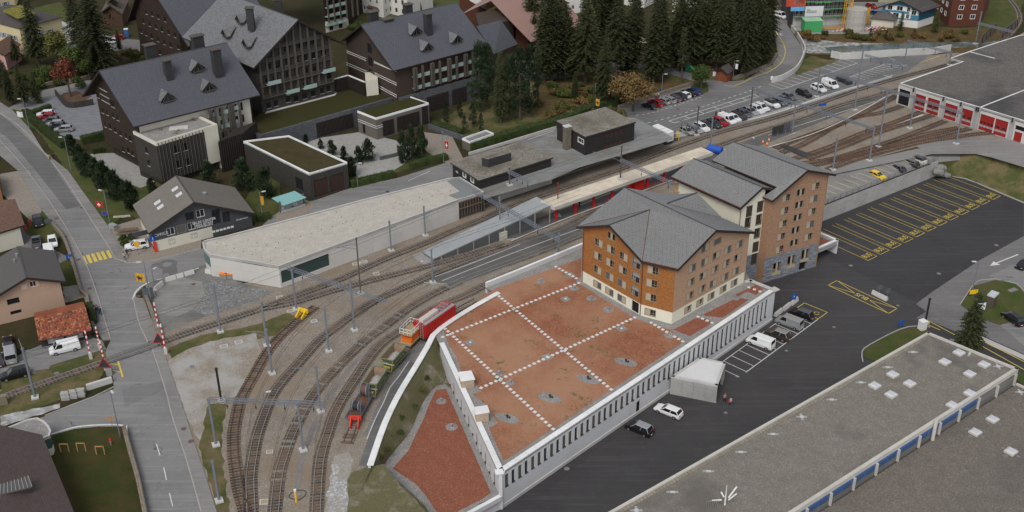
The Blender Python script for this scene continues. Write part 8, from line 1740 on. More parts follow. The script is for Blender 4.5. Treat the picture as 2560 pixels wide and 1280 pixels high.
# vehicles
CP={n:M('car_'+n,c,.28,.02,1,0,metal=mt,coat=.6)for n,c,mt in[('white',(.72,.72,.72),0),('black',(.012,.012,.014),.1),('silver',(.42,.43,.44),.5),('grey',(.13,.135,.145),.4),('dark',(.04,.043,.05),.3),('red',(.32,.012,.015),.1),('blue',(.02,.05,.2),.2),('yellow',(.75,.5,.02),0),('brown',(.06,.045,.04),.3),('beige',(.36,.35,.31),.4)]}
m_tyre=M('tyre',(.018,.018,.018),.8,.1,2,0);m_rim=M('alloy',(.35,.35,.36),.3,.05,2,0,metal=.6);m_tail=M('tail_light',(.4,.008,.008),.3,0,1,0);m_head=M('head_light',(.6,.62,.65),.15,0,1,0);m_cg=glass('car_glass',(.012,.015,.018),.06)
def carproto(kind):
 D={'hatch':(4.1,.88,1.48,[-2.05,-1.95,-1.2,-.2,.75,1.5,1.98,2.05],[.7,.95,.97,.93,.92,.82,.66,.45],(-1.9,-1.35,.25,1.0)),'sedan':(4.6,.9,1.44,[-2.3,-2.2,-1.5,-.4,.9,1.7,2.22,2.3],[.6,.95,.95,.92,.9,.8,.64,.42],(-1.75,-1.05,.35,1.15)),'estate':(4.7,.9,1.5,[-2.35,-2.25,-1.5,-.4,.9,1.7,2.26,2.35],[.6,.98,.97,.94,.92,.82,.66,.42],(-2.15,-1.75,.35,1.15)),'suv':(4.6,.93,1.68,[-2.3,-2.2,-1.5,-.4,.9,1.7,2.2,2.3],[.75,1.1,1.1,1.08,1.06,.98,.82,.5],(-2.1,-1.75,.35,1.1)),'van':(5.0,.97,1.95,[-2.5,-2.42,-1.5,-.2,1.2,1.9,2.4,2.5],[.8,1.15,1.18,1.18,1.16,1.05,.8,.5],(-2.4,-2.3,1.05,1.75)),'pickup':(5.1,.93,1.7,[-2.55,-2.45,-1.5,-.4,.9,1.7,2.45,2.55],[.8,1.05,1.05,1.08,1.06,.98,.8,.5],(-.6,-.4,.35,1.1))}
 L,W,H,xs,zs,(c0,c1,c2,c3)=D[kind];b=MB();rings=[]
 for i,(x,z)in enumerate(zip(xs,zs)):
  k=1 if 0<i<len(xs)-1 else .86;k2=.94 if i in(1,len(xs)-2)else 1;w=W*k*k2;zb=.28;zm=zb+(z-zb)*.55
  rings.append([(x,-w*.9,zb),(x,-w,zm),(x,-w*.95,z*.97),(x,-w*.55,z),(x,w*.55,z),(x,w*.95,z*.97),(x,w,zm),(x,w*.9,zb)])
 vs=[p for r in rings for p in r];fs=[]
 for i in range(len(rings)-1):
  for j in range(8):a=i*8+j;c=i*8+(j+1)%8;fs.append((a,c,c+8,a+8))
 fs+=[tuple(range(7,-1,-1)),tuple(range(len(vs)-8,len(vs)))];b.idx(vs,fs)
 zb=1.0 if kind in('suv','van','pickup')else .88;wt=W*.74 if kind!='van' else W*.84;zr=H-.05
 g=MB();base=[(c0,-W*.9,zb),(c3,-W*.88,zb),(c3,W*.88,zb),(c0,W*.9,zb)];top=[(c1,-wt,zr),(c2,-wt,zr),(c2,wt,zr),(c1,wt,zr)]
 g.idx(base+top,[(0,1,5,4),(1,2,6,5),(2,3,7,6),(3,0,4,7),(4,5,6,7)])
 rf=MB();o=.03;rf.idx([(c1-o,-wt-o,zr),(c2+o,-wt-o,zr),(c2+o,wt+o,zr),(c1-o,wt+o,zr),(c1+.12,-wt+.14,H+.02),(c2-.14,-wt+.14,H+.02),(c2-.14,wt-.14,H+.02),(c1+.12,wt-.14,H+.02)],[(0,1,5,4),(1,2,6,5),(2,3,7,6),(3,0,4,7),(4,5,6,7),(3,2,1,0)])
 for s in(-1,1):
  B_=lambda t,x0,x1:(Vector((x0,s*W*.895,zb)),Vector((x1,s*(wt+.01),zr)))
  for x0,x1 in((c0,c1),(c3,c2),((c0+c3)/2-.1,(c1+c2)/2-.1)):rf.bar((x0,s*W*.9,zb),(x1,s*(wt+.015),zr),.09)
  if kind=='van':rf.idx([(c0-.01,s*(W*.9+.015),zb),(c2-.75,s*(W*.9+.015),zb),(c2-.75,s*(wt+.02),zr),(c1-.01,s*(wt+.02),zr)],[(0,1,2,3)if s<0 else(3,2,1,0)])
 if kind=='pickup':g.box((-1.55,0,1.06),(1.6,W*1.6,.03))
 wh=[]
 wm=MB();wm.cyl((0,-.11,0),(0,.11,0),.33,.33,14);rm=MB();rm.cyl((0,-.125,0),(0,.125,0),.2,.2,10)
 return dict(b=b.mesh('car_body',CP['white']),g=g.mesh('windows',m_cg),r=rf.mesh('roof',CP['white']),w=(wm.mesh('wheel',m_tyre),rm.mesh('rim',m_rim)),L=L,W=W,zs=zs)
_CAR={}
_l=MB();_l.box((0,0,0),(.1,.34,.13));TL=_l.mesh('tail_light',m_tail);HL=_l.mesh('headlight',m_head);_l=MB();_l.box((0,0,0),(.02,.5,.11));NP=_l.mesh('number_plate',MT['white_paint'])
def car(kind,col,x,y,hx,hy,label,z=0,group=None,big=None):
 if kind not in _CAR:_CAR[kind]=carproto(kind)
 D=_CAR[kind];zc={'hatch':.65,'suv':.8,'van':.9}.get(kind,.65);p=G(x,y,z+zc*.55);p.z=z;q=G(x+hx,y+hy,z);p0=G(x,y,z);a=math.atan2(q.y-p0.y,q.x-p0.x)
 t=thing('parked_car' if kind!='van' else 'parked_van',label,'car' if kind!='van' else 'van',p,group);t.rotation_euler=(0,0,a)
 m=[CP[col]];inst('body',D['b'],t,mats=m);inst('window_glass',D['g'],t);inst('roof',D['r'],t,mats=m if big is None else[CP[big]])
 for sx in(-1,1):
  for sy in(-1,1):w=inst('wheel',D['w'][0],t,(sx*D['L']*.31,sy*(D['W']-.1),.33));inst('rim',D['w'][1],w)
 for sy in(-1,1):inst('tail_light',TL,t,(-D['L']/2+.06,sy*D['W']*.68,.85));inst('headlight',HL,t,(D['L']/2-.12,sy*D['W']*.68,.62))
 inst('number_plate',NP,t,(-D['L']/2-.01,0,.5));return t
ga='cars in the front row along the platform edge';ca=[(810,830,'hatch','beige','silver beige hatchback, first car beside the white trailer'),(935,800,'estate','silver','silver estate, second from the white trailer'),(1045,770,'suv','white','white car with dark sunroof, third from the white trailer'),(1125,735,'hatch','black','black hatchback between the white sunroof car and the dark grey estate'),(1240,715,'estate','dark','dark grey estate left of the red one'),(1345,680,'suv','red','dark red car in the row along the platform edge'),(1455,640,'van','white','small white van right of the red car'),(1560,620,'hatch','white','white hatchback right of the small white van'),(1640,590,'suv','brown','dark brown off road car left of the second mast'),(1725,545,'estate','grey','dark grey estate directly left of the second mast'),(1830,510,'estate','silver','grey estate behind the second mast'),(1930,480,'suv','white','white car just right of the second mast'),(2005,445,'estate','white','white estate, second right of the second mast'),(2175,390,'suv','white','white off road car with a black roof, right of the gap'),(2285,360,'estate','grey','grey estate right of the black roofed white car'),(2375,330,'hatch','dark','dark green grey hatchback under the lattice beam'),(2450,280,'hatch','grey','grey blue hatchback, last before the long gap')]
for i,(x,y,k,c,l)in enumerate(ca):car(k,c,1590+x/6.4,200+y/6.4,30,13,l+' in the platform row' if len(l.split())<11 else l,group=ga,big='dark' if i==13 else None)
for x,y,k,c,l in[(268,706,'suv','black','black off road car standing alone beyond the gap by the platform'),(380,668,'suv','white','white car left of the white panel van by the far platform edge'),(465,638,'van','white','white panel van at the far end of the platform parking'),(572,606,'suv','dark','dark car at the far right end of the platform parking')]:car(k,c,1920+x/3,y/3,30,13,l,group=ga)
gb='cars in the back row under the autumn tree'
for x,y,k,c,l in[(205,425,'hatch','black','black hatchback nearest the orange tree in the back row'),(310,375,'suv','red','red off road car beside the orange tree in the back row'),(435,350,'hatch','silver','small silver car, third from the orange tree'),(515,325,'estate','silver','silver estate, fourth from the orange tree'),(600,300,'estate','grey','grey blue estate, fifth from the orange tree'),(685,275,'suv','dark','dark blue car left of the white one in the back row'),(765,250,'hatch','white','white car in the back row by the wood wall'),(845,215,'suv','black','black car right of the white one in the back row'),(920,190,'estate','blue','dark blue car at the end of the back row by the grass island')]:car(k,c,1590+x/6.4,200+y/6.4,-30,-12,l,group=gb)
gh='cars in the hotel forecourt row'
for x,y,k,c,l in[(342,862,'suv','white','white car at the top of the hotel forecourt row'),(350,884,'suv','red','dark red car, second in the hotel forecourt row'),(382,912,'suv','grey','grey car, third in the hotel forecourt row'),(412,935,'estate','silver','silver grey car, fourth in the hotel forecourt row'),(425,953,'estate','dark','dark car, fifth in the hotel forecourt row'),(477,975,'estate','silver','silver car at the near end of the hotel forecourt row')]:car(k,c,x/3,y/3,-30,2,l,group=gh)
for a in[('estate','black',95,555,8,24,'black car parked on the paved yard left of the road'),('pickup','grey',91,607,-3,-30,'grey pickup beside the white car behind the stone wall'),('hatch','white',132,606,5,28,'white car between the pickup and the stone wall'),('van','white',124,636,4,20,'white van half hidden behind the tan house roof'),('suv','white',342,616,-30,5,'white car parked at the left side of the sales office'),('van','white',162,871,-30,7,'white panel van in front of the tiled shed'),('suv','black',38,937,-30,7,'black off road car on the lane by the level crossing'),('van','silver',27,888,-3,-24,'silver high roofed car parked on the grass at the left edge'),('hatch','black',20,858,-3,-24,'black car with red lights behind the silver one at the left edge'),('hatch','dark',-2,902,-3,-24,'dark car cut by the left frame edge by the lane'),('estate','red',290,98,-20,3,'red car half hidden by a small dark spruce at the top left'),('hatch','white',278,106,-20,3,'pale car half hidden behind the dark spruce at the top left')]:car(*a[:6],a[6])
for k,c,x,y,hx,hy,l,bg in[('estate','white',1671,1030,-30,-12,'white estate car beside the concrete ramp shelter',None),('suv','black',1598,1073,-30,-13,'black car in the middle of the dark yard near the slot window wall','silver'),('suv','black',2003,787,-30,-11,'black car in the bay beside the yellow disabled space','grey'),('van','silver',1973,808,-30,-11,'silver minibus in the white marked bays','silver'),('suv','brown',1944,838,-30,-11,'brown car between the silver minibus and the small white van','beige'),('van','white',1901,857,-30,-11,'small white van with red print in the white marked bays',None),('suv','black',2532,798,-20,-14,'black small car beside the hut lawn at the right edge',None),('hatch','black',2560,664,-20,10,'black car cut by the right frame edge above the lawn',None)]:car(k,c,x,y,hx,hy,l,ZL,big=bg)
for k,c,x,y,hx,hy,l,bg in[('hatch','yellow',2192,441,20,8,'yellow small car on the upper deck behind the retaining wall',None),('hatch','dark',2241,422,-20,-8,'dark hatchback right of the yellow car on the upper deck','grey'),('estate','dark',2273,409,-20,-8,'dark estate second from the right on the upper deck','grey'),('suv','white',2291,401,-20,-8,'white car farthest right on the upper deck','dark')]:car(k,c,x,y,hx,hy,l,ZU+.15,big=bg)
for k,c,x,y,l in[('hatch','red',2179,17,'red car in the yard left of the blue house'),('hatch','blue',2193,36,'blue car at the left corner of the blue house'),('hatch','black',2165,28,'small black car beside the grass strip near the red car'),('van','white',1949,40,'white delivery truck on the road by the construction site'),('van','white',1408,172,'white van in the back car park behind the tree trunks'),('hatch','silver',1300,168,'silver car in the back car park at the left'),('hatch','red',1432,180,'red car in the back car park between the trunks')]:car(k,c,x,y,20,6,l)
# train
def at_track(px1,px2,z=.3):
 a_,c_=G(*px1),G(*px2);d=(c_-a_).normalized();return a_,c_,d
m_trred=stripes('red_van_side',(.38,.018,.014),(.25,.012,.01),.45,.85,0,.5,var=.08);m_pinkr=stripes('red_ribbed_roof',(.42,.09,.08),(.3,.035,.03),.6,.6,0,.6,var=.2)
q=[G(1034.5,805.6,3.5),G(1062,813.4,3.5),G(1137,762,3.5),G(1111,751.7,3.5)];a_=(q[0]+q[1])/2;c_=(q[2]+q[3])/2;d=at(c_-a_,0).normalized();n=Vector((-d.y,d.x,0));Lc_=(c_-a_).length;an_=math.atan2(d.y,d.x);ce=(a_+c_)/2
rv=thing('red_rail_van','red railway van with ribbed pinkish roof and folded pantograph behind the white coping','rail vehicle',at(ce,.2))
b=MB()
b.prism([at(a_-n*1.35,0),at(c_-n*1.35,0),at(c_+n*1.35,0),at(a_+n*1.35,0)],1.0,3.5);b.build('body',m_trred,rv);nr=int(Lc_/.42)
for i in range(nr):
 p=a_.lerp(c_,(i+.5)/nr)
 for s in(-1,1):b=MB();b.bar(at(p+n*s*1.38,1.05),at(p+n*s*1.38,3.45),.09);b.build('side_rib',m_trred,rv)
b=MB();b.box((ce.x+n.x*.3,ce.y+n.y*.3,3.56),(Lc_-.1,1.9,.1),an_);b.build('roof',m_pinkr,rv);b=MB();p=ce-n*.95;b.box((p.x,p.y,3.58),(Lc_-.2,.6,.14),an_);b.build('walkway',m_cop if 0 else mgp,rv)
p=ce-d*1.6;b=MB();b.box((p.x,p.y,3.85),(4.2,.9,.5),an_);b.build('resistor_box',m_pb,rv);b=MB();p=ce+d*(Lc_/2-2.2)
for k in range(5):b.bar(at(p+n*(k*.3-.6)-d*1.1,3.75),at(p+n*(k*.3-.6)+d*1.1,4.05),.07)
for k in range(3):b.bar(at(p-n*.8+d*(k-1)*.8,3.8+.1*k),at(p+n*.8+d*(k-1)*.8,3.8+.1*k),.08)
b.build('pantograph',m_steel,rv);b=MB();b.prism([at(a_-n*1.2,0),at(c_-n*1.2,0),at(c_+n*1.2,0),at(a_+n*1.2,0)],.5,1.0);b.build('underframe',MT['dark_metal'],rv)
b=MB()
for s in(-.3,.3):b.bar(at(a_-d*.1-n*(.5+s),.8),at(a_-d*.1-n*(.5+s),3.6),.07)
for k in range(8):b.bar(at(a_-d*.1-n*.2,1+k*.35),at(a_-d*.1-n*.8,1+k*.35),.05)
b.build('ladder',m_steel,rv)
def wheels(t,a_,c_,n,z=.3):
 for s in(.2,.8):
  p=a_.lerp(c_,s)
  for g in(-1,1):b=MB();b.cyl(at(p+n*g*.55,.55),at(p+n*g*.68,.55),.4,.4,12);b.build('wheel',m_railrust,t)
wheels(rv,a_,c_,n)
m_or=M('orange_paint',(.7,.16,.02),.5,.1,2,.08)
p=G(1029,857);sl=thing('work_platform_wagon','orange scissor work platform wagon with white railing behind the red van','rail wagon',at(p,.2));ds=(at(G(1045,842)-G(1010,878),0)).normalized();ns=Vector((-ds.y,ds.x,0));an2=math.atan2(ds.y,ds.x)
b=MB();b.box((p.x,p.y,.95),(4.4,2.2,.3),an2);b.build('deck',mpl,sl)
for k in range(4):
 b=MB()
 for g in(-.9,.9):b.bar(at(p+ns*g-ds*1.5,1.2+.3*k),at(p+ns*g+ds*1.5,1.45+.3*k),.14)
 b.bar(at(p+ds*1.3-ns*.9,1.35+.3*k),at(p+ds*1.3+ns*.9,1.35+.3*k),.12);b.bar(at(p-ds*1.3-ns*.9,1.2+.3*k),at(p-ds*1.3+ns*.9,1.2+.3*k),.12);b.build('scissor_arm',m_or,sl)
b=MB();b.box((p.x,p.y,1.35),(3.4,1.8,.5),an2);b.build('orange_box',m_or,sl);b=MB();b.box((p.x,p.y,2.6),(3.6,2.2,.12),an2);b.build('platform',mpl,sl);b=MB();cs=[p+ds*sx*1.8+ns*sy*1.1 for sx,sy in((-1,-1),(1,-1),(1,1),(-1,1))]
for i in range(4):
 u,v=cs[i],cs[(i+1)%4]
 for z in(3.1,3.7):b.bar(at(u,z),at(v,z),.06)
 for s in(0,.33,.66):b.bar(at(u.lerp(v,s),2.6),at(u.lerp(v,s),3.7),.06)
b.build('railing',MT['white_paint'],sl);wheels(sl,p-ds*2,p+ds*2,ns)
m_hop=M('green_hopper_paint',(.16,.19,.1),.7,.2,2,.2);m_hin=M('rusty_hopper_inside',(.25,.17,.12),.9,.2,2,.15);m_heap=gravel('gravel_heap',(.28,.27,.25),(.42,.41,.39),(.5,.5,.48),6)
def hopper(T_,label):
 q=[G(x,y,2.7)for x,y in T_];cc=sum(q,Vector((0,0,0)))/4;a_,c_=(q[2]+q[3])/2,(q[0]+q[1])/2;d=at(c_-a_,0).normalized();n=Vector((-d.y,d.x,0));L=(c_-a_).length;w=1.15;t=thing('hopper_wagon',label,'rail wagon',at(cc,.2));tp=[at(a_-n*w,2.7),at(c_-n*w,2.7),at(c_+n*w,2.7),at(a_+n*w,2.7)];bt=[at(p+(at(cc,0)-at(p,0))*.35,1.1)for p in tp]
 b=MB()
 for i in range(4):j=(i+1)%4;b.face([bt[i],bt[j],tp[j],tp[i]])
 b.build('hopper_body',m_hop,t);b=MB()
 for i in range(4):
  j=(i+1)%4;s=lambda p:p+(at(cc,p.z)-p)*.04;b.face([s(tp[i]),s(tp[j]),s(bt[j]),s(bt[i])])
 b.build('hopper_inside',m_hin,t)
 for i in range(4):b=MB();b.bar(tp[i],tp[(i+1)%4],.14,.12);b.build('rim',m_hop,t)
 for i in range(6):p=tp[0].lerp(tp[1],(i+.5)/6);r=bt[0].lerp(bt[1],(i+.5)/6);b=MB();b.bar(p-n*.05,r-n*.05,.09);b.build('rib',m_hop,t)
 b=MB();rn=random.Random(4);N_=8;g=[[at(at(cc,0)+d*(i/N_-.5)*L*.84+n*(j/N_-.5)*1.9,1.35+.75*math.exp(-((i/N_-.68)**2*14+(j/N_-.5)**2*5))+.35*math.exp(-((i/N_-.25)**2*30+(j/N_-.6)**2*5))+rn.uniform(-.04,.04))for j in range(N_+1)]for i in range(N_+1)]
 for i in range(N_):
  for j in range(N_):b.face([g[i][j],g[i+1][j],g[i+1][j+1],g[i][j+1]])
 b.build('gravel_load',m_heap,t,merge=True);b=MB();e0,e1=at(a_-d*.6,.9),at(c_+d*.6,.9);b.bar(e0-n*.9,e1-n*.9,.14,.25);b.bar(e0+n*.9,e1+n*.9,.14,.25);b.bar(e0-n*1.1,e0+n*1.1,.2,.25);b.bar(e1-n*1.1,e1+n*1.1,.2,.25);b.build('frame',m_hop,t);b=MB()
 for s in(-1,1):b.bar(at(a_-d*.5+n*s,.9),at(a_+n*s*1.1,2.6),.1)
 b.cyl(at(a_-d*.3-n*.7,1.35),at(a_-d*.3+n*.4,1.35),.25,.25,10);b.build('end_fittings',M('yellow_green_fittings',(.3,.25,.05),.6),t);wheels(t,a_,c_,n)
hopper([(987,857),(1015,863),(981,902.5),(952,894)],'green hopper wagon with grey gravel, next to the orange platform wagon');hopper([(934,915),(968,922),(941,963),(907,956)],'green hopper wagon with a tall gravel heap, next to the cable reels')
a_,c_=G(886,1053),G(920,992);d=(c_-a_).normalized();n=Vector((-d.y,d.x,0));ce=(a_+c_)/2;an3=math.atan2(d.y,d.x);fwg=thing('cable_reel_wagon','flat wagon carrying two large cable reels in front of the red buffer','rail wagon',at(ce,.2));Lf=(c_-a_).length+1.4
b=MB();b.box((ce.x,ce.y,.95),(Lf,2.1,.12),an3);b.build('deck',M('rust_deck',(.13,.07,.045),.85,.3,2,.1),fwg);b=MB()
for s in(-1,1):b.box((ce.x+n.x*s*1.1,ce.y+n.y*s*1.1,1.0),(Lf,.12,.3),an3);b.box((ce.x+d.x*s*Lf/2,ce.y+d.y*s*Lf/2,1.0),(.15,2.3,.35),an3)
b.build('side_frame',M('blue_grey_frame',(.1,.12,.15),.6),fwg);wheels(fwg,a_,c_,n)
for(s,R,lab)in((.82,1.0,'brown'),(.2,.75,'black')):
 p=a_.lerp(c_,s);o=None
 for g in(-1,1):b=MB();b.cyl(at(p+n*g*.42,1.25+R),at(p+n*g*.5,1.25+R),R,R,20);o=b.build('reel_flange',M('reel_grey',(.24,.25,.27),.6),fwg)
 b=MB();b.cyl(at(p-n*.4,1.25+R),at(p+n*.4,1.25+R),R*.82,R*.82,20);b.build('cable_winding',M('cable_'+lab,(.13,.07,.06)if lab=='brown' else(.03,.03,.035),.7),fwg);b=MB()
 for g in(-1,1):
  for e in(-1,1):b.bar(at(p+n*g*.8+d*e*.6,1.0),at(p+n*g*.8+d*e*.12,1.4+R),.12)
  b.bar(at(p+n*g*.8-d*.3,1.4+R),at(p+n*g*.8+d*.3,2.1+R*1.2),.1)
 b.bar(at(p-n*.85,1.25+R),at(p+n*.85,1.25+R),.1);b.build('reel_stand',M('blue_grey_frame',(0,0,0)),fwg)
def buffer(x,y,px2,label,mat):
 p=G(x,y);d=(G(*px2)-p).normalized();n=Vector((-d.y,d.x,0));t=thing('buffer_stop',label,'buffer stop',p)
 for s in(-1,1):b=MB();b.prism([at(p+n*s*.55-n*.12,0),at(p+n*s*.55+n*.12,0),at(p+n*s*.55+n*.12-d*1.5,0),at(p+n*s*.55-n*.12-d*1.5,0)],.25,.45);b.bar(at(p+n*s*.6-d*1.5,.4),at(p+n*s*.6,1.3),.2,.5);b.build('strut',mat,t)
 b=MB();b.bar(at(p-n*.95,1.15),at(p+n*.95,1.15),.35,.7);b.build('buffer_beam',mat,t)
buffer(889,1060,(893,1045),'red buffer stop at the end of the wagon siding',M('buffer_red',(.6,.05,.03),.5));buffer(760,790,(772,780),'yellow buffer stop on the rusty stub siding',M('buffer_yellow',(.75,.5,.02),.5))
# masts, portals, lamps
m_mast=M('galvanised_mast',(.2,.22,.25),.5,.1,2,.05,metal=.3);m_oldm=M('old_brown_mast',(.09,.08,.07),.7,.15,2,.1);m_blk=M('black_mast',(.025,.02,.02),.7)
MN=[0]
def mast(bx,by,tx,ty,label,w=.3,mat=None,z=0,nm='catenary_mast',cat='mast'):
 p=G(bx,by,z);h=UP(p,tx,ty)-z;t=thing(nm,label,cat,p,'catenary masts of the rail yard' if nm=='catenary_mast' else None);b=MB();b.bar(p,at(p,z+h),w,w*.8);b.build('post',mat or m_mast,t);b=MB();b.box((p.x,p.y,z+.12),(1.1,1.1,.3),.4);b.build('concrete_foot',m_conc2,t);b=MB();b.bar(at(p,z+h-.3),at(p,z+h-.05),w*1.3);b.build('cap_plate',mat or m_mast,t);return p,z+h,t
def lattice(p,q,label,dpt=.55,nm='lattice_beam'):
 d=(q-p);L=d.length;d.normalize();n=Vector((-d.y,d.x,0)).normalized()*dpt/2;k=max(3,int(L/.8));t=thing(nm,label,'beam',p,'lattice beams over the tracks');b=MB();u=Vector((0,0,dpt*.8))
 for o in(n,-n,n+u,-n+u):b.bar(p+o,q+o,.09)
 b.build('chord',m_mast,t,kind='stuff');b=MB()
 for i in range(k):
  a_,c_=p.lerp(q,i/k),p.lerp(q,(i+1)/k);b.bar(a_+n,a_-n,.05);b.bar(a_+n+u,c_-n+u,.05);b.bar(a_+n,c_+n+u,.05);b.bar(a_-n+u,c_-n,.05)
 b.build('bracing',m_mast,t,kind='stuff')
 for s in(.15,.4,.65,.9):a_=p.lerp(q,s);b=MB();b.bar(a_,a_-Vector((0,0,1.3)),.07);b.bar(a_-Vector((0,0,.95)),a_-Vector((0,0,.75)),.2);b.build('insulator_hanger',MT['dark_metal'],t)
def arm(p,z,ex,ey,t,w=.09,zs=None):
 q=G(ex,ey,z);b=MB();b.bar(at(p,z),q,w);b.bar(at(p,z-1.1),at(p,z).lerp(q,.75),w*.7);b.build('bracket_arm',m_mast,t);return q
ML=[(741,774,732,672,'mast at the left end of the long lattice beam by the hall'),(886,826,876,699,'mast under the right part of the long lattice beam'),(822,878,811,770,'plain mast between the curved tracks right of the stub siding'),(680,934,663,823,'mast left of the stub siding with a short arm'),(668,865,648,755,'mast by the grass beside the stub siding, behind another'),(978,627,973,552,'mast close to the concrete hall wall, left one'),(1063,589,1061,515,'mast close to the concrete hall wall, right one'),(1082,707,1077,624,'mast on the platform end beside the ramp canopy foot'),(802,1029,788,914,'mast with a horizontal arm between the lower curved tracks'),(758,1126,745,1006,'mast under the middle of the lower left portal beam'),(540,1113,522,996,'mast at the left end of the lower left portal beam'),(551,830,533,712,'mast with a slanted arm near the level crossing'),(88,995,50,871,'mast by the railway at the left edge with slanted arms'),(548,1253,531,1152,'mast on the grass strip at the bottom left'),(1250,582,1248,491,'mast between the two lattice beams beside the ramp canopy'),(1397,637,1399,582,'mast at the right end of the lattice beam near the white wall'),(1741,338,1743,265,'dark mast in front of the white trailer, platform row'),(1775,377,1782,293,'blue grey mast beside the blue tank'),(1875,290,1880,217,'dark mast in the platform car row'),(1980,333,1990,257,'mast at the left end of the beam above the yard'),(2173,402,2187,311,'mast at the right end of the beam above the yard'),(2041,242,2048,172,'mast by the white car on the far platform'),(2136,275,2162,115,'very tall dark mast in the middle of the far platform'),(2196,368,2217,222,'tall mast in the middle of the yard tracks'),(2274,321,2287,245,'mast left of the depot doors'),(2390,360,2407,283,'mast in front of the depot doors, right one'),(2260,165,2268,100,'mast by the river side of the far car park'),(2373,163,2378,127,'mast at the depot roof notch'),(2082,425,2093,345,'mast by the service road above the tower roof'),(2438,110,2444,28,'tall lattice mast behind the depot roof')]
mm={}
for i,(bx,by,tx,ty,l)in enumerate(ML):mm[i]=mast(bx,by,tx,ty,l,mat=m_oldm if i in(16,18)else None)
mm[30]=mast(902,734,892,594,'old thin brown mast in front of the concrete hall',.22,m_oldm);mast(553,1000,540,920,'short black post above the left portal mast',.3,m_blk);mast(2313,807,2323,745,'black post with a lamp box by the right lawn corner',.28,m_blk,ZL);mast(1551,447,1553,365,'dark mast standing on the boarded platform canopy',.3,m_oldm,4.2);mast(1394,540,1396,456,'thin red mast rising through the platform canopy',.2,M('red_mast',(.2,.03,.02),.6),.3);mast(1274,463,1274,420,'dark mast on the station canopy',.28,m_oldm,4.0)
BL=[(720,672,965,757,mm[0][1]-.6,'long lattice beam running out from the hall over the tracks'),(523,1002,812,1013,mm[10][1]-.4,'lattice portal beam at the lower left over the curved tracks'),(1183,480,1248,515,mm[14][1]-1.6,'lattice beam left of the ramp canopy mast'),(1249,514,1399,603,mm[14][1]-1.8,'lattice beam crossing over the corrugated ramp canopy'),(1552,402,1685,464,9.5,'lattice beam over the platform canopy towards the cream house'),(1271,431,1325,457,8.5,'short lattice beam above the station canopy'),(1990,261,2187,325,mm[19][1]-.5,'long lattice beam above the yard tracks'),(2049,178,2150,206,mm[21][1]-.5,'lattice beam from the far platform mast'),(2150,208,2287,246,mm[21][1]-.6,'lattice beam between the tall mast and the depot mast'),(2288,248,2407,286,mm[24][1]-.5,'lattice beam in front of the red depot doors'),(2162,140,2268,168,6.5,'lattice beam over the far car park'),(2268,104,2378,135,mm[26][1]-.4,'lattice beam from the river side mast to the depot roof'),(1880,223,1990,262,mm[18][1]-.6,'lattice beam above the platform car row'),(1698,302,1745,322,7.0,'short lattice arm above the silver parked car'),(2445,60,2535,82,8,'lattice beam beside the steel bridge')]
for x0,y0,x1,y1,z,l in BL:lattice(G(x0,y0,z),G(x1,y1,z),l)
for i,ex,ey,dz in((8,728,920,-.4),(3,612,828,-.6),(11,500,698,-.4),(12,150,860,-.6),(5,990,568,-.6),(12,46,848,-.2),(30,838,620,-1.2)):arm(mm[i][0],mm[i][1]+dz,ex,ey,mm[i][2])
arm(G(1551,447,4.2),9.3,1482,380,mm[14][2])
WR=[([(0,996),(262,905),(640,777),(973,644),(1280,516),(1600,403),(1920,299),(2250,193)],'contact wire above the main line'),([(629,1280),(640,1110),(740,916),(885,786),(1107,675),(1280,613),(1450,545)],'contact wire above the bright curved track'),([(687,1280),(733,1080),(827,936),(1010,780),(1280,655),(1450,590)],'contact wire above the third curved track'),([(791,1280),(821,1080),(949,865),(1100,765),(1210,715)],'contact wire above the track beside the wagons'),([(1655,415),(1920,323),(2237,226)],'contact wire above the second through track')]
m_wire=M('wire',(.05,.05,.05),.6)
for L,l in WR:
 P=cmr(gz(L),6);t=thing('contact_wire',l,'overhead wire',at(P[0],5.4));b=MB()
 for i in range(len(P)-1):b.bar(at(P[i],5.4),at(P[i+1],5.4),.035)
 b.build('wire',m_wire,t);b=MB()
 for i in range(len(P)-1):s=lambda k:6.5-.5*math.sin(math.pi*((k*6)%42)/42);b.bar(at(P[i],s(i)),at(P[i+1],s(i+1)),.03);b.bar(at(P[i],5.4),at(P[i],s(i)),.02)
 b.build('carrier_wire',m_wire,t,kind='stuff')
def lamp(bx,by,tx,ty,dx,dy,label,z=0):
 p=G(bx,by,z);h=UP(p,tx,ty);t=thing('street_lamp',label,'street lamp',p,'grey street lamps');b=MB();b.cyl(p,at(p,h),.1,.06,8);b.build('pole',m_mast,t);q=G(tx+dx,ty+dy,h);b=MB();d=(at(q,h)-at(p,h)).normalized();b.bar(at(p,h),at(p,h)+d*.5,.07);b.build('arm',m_mast,t);b=MB();c_=at(p,h)+d*.85;b.box((c_.x,c_.y,c_.z),(.8,.3,.14),math.atan2(d.y,d.x));b.build('lamp_head',M('lamp_head',(.55,.55,.55),.4),t);return p,h,t
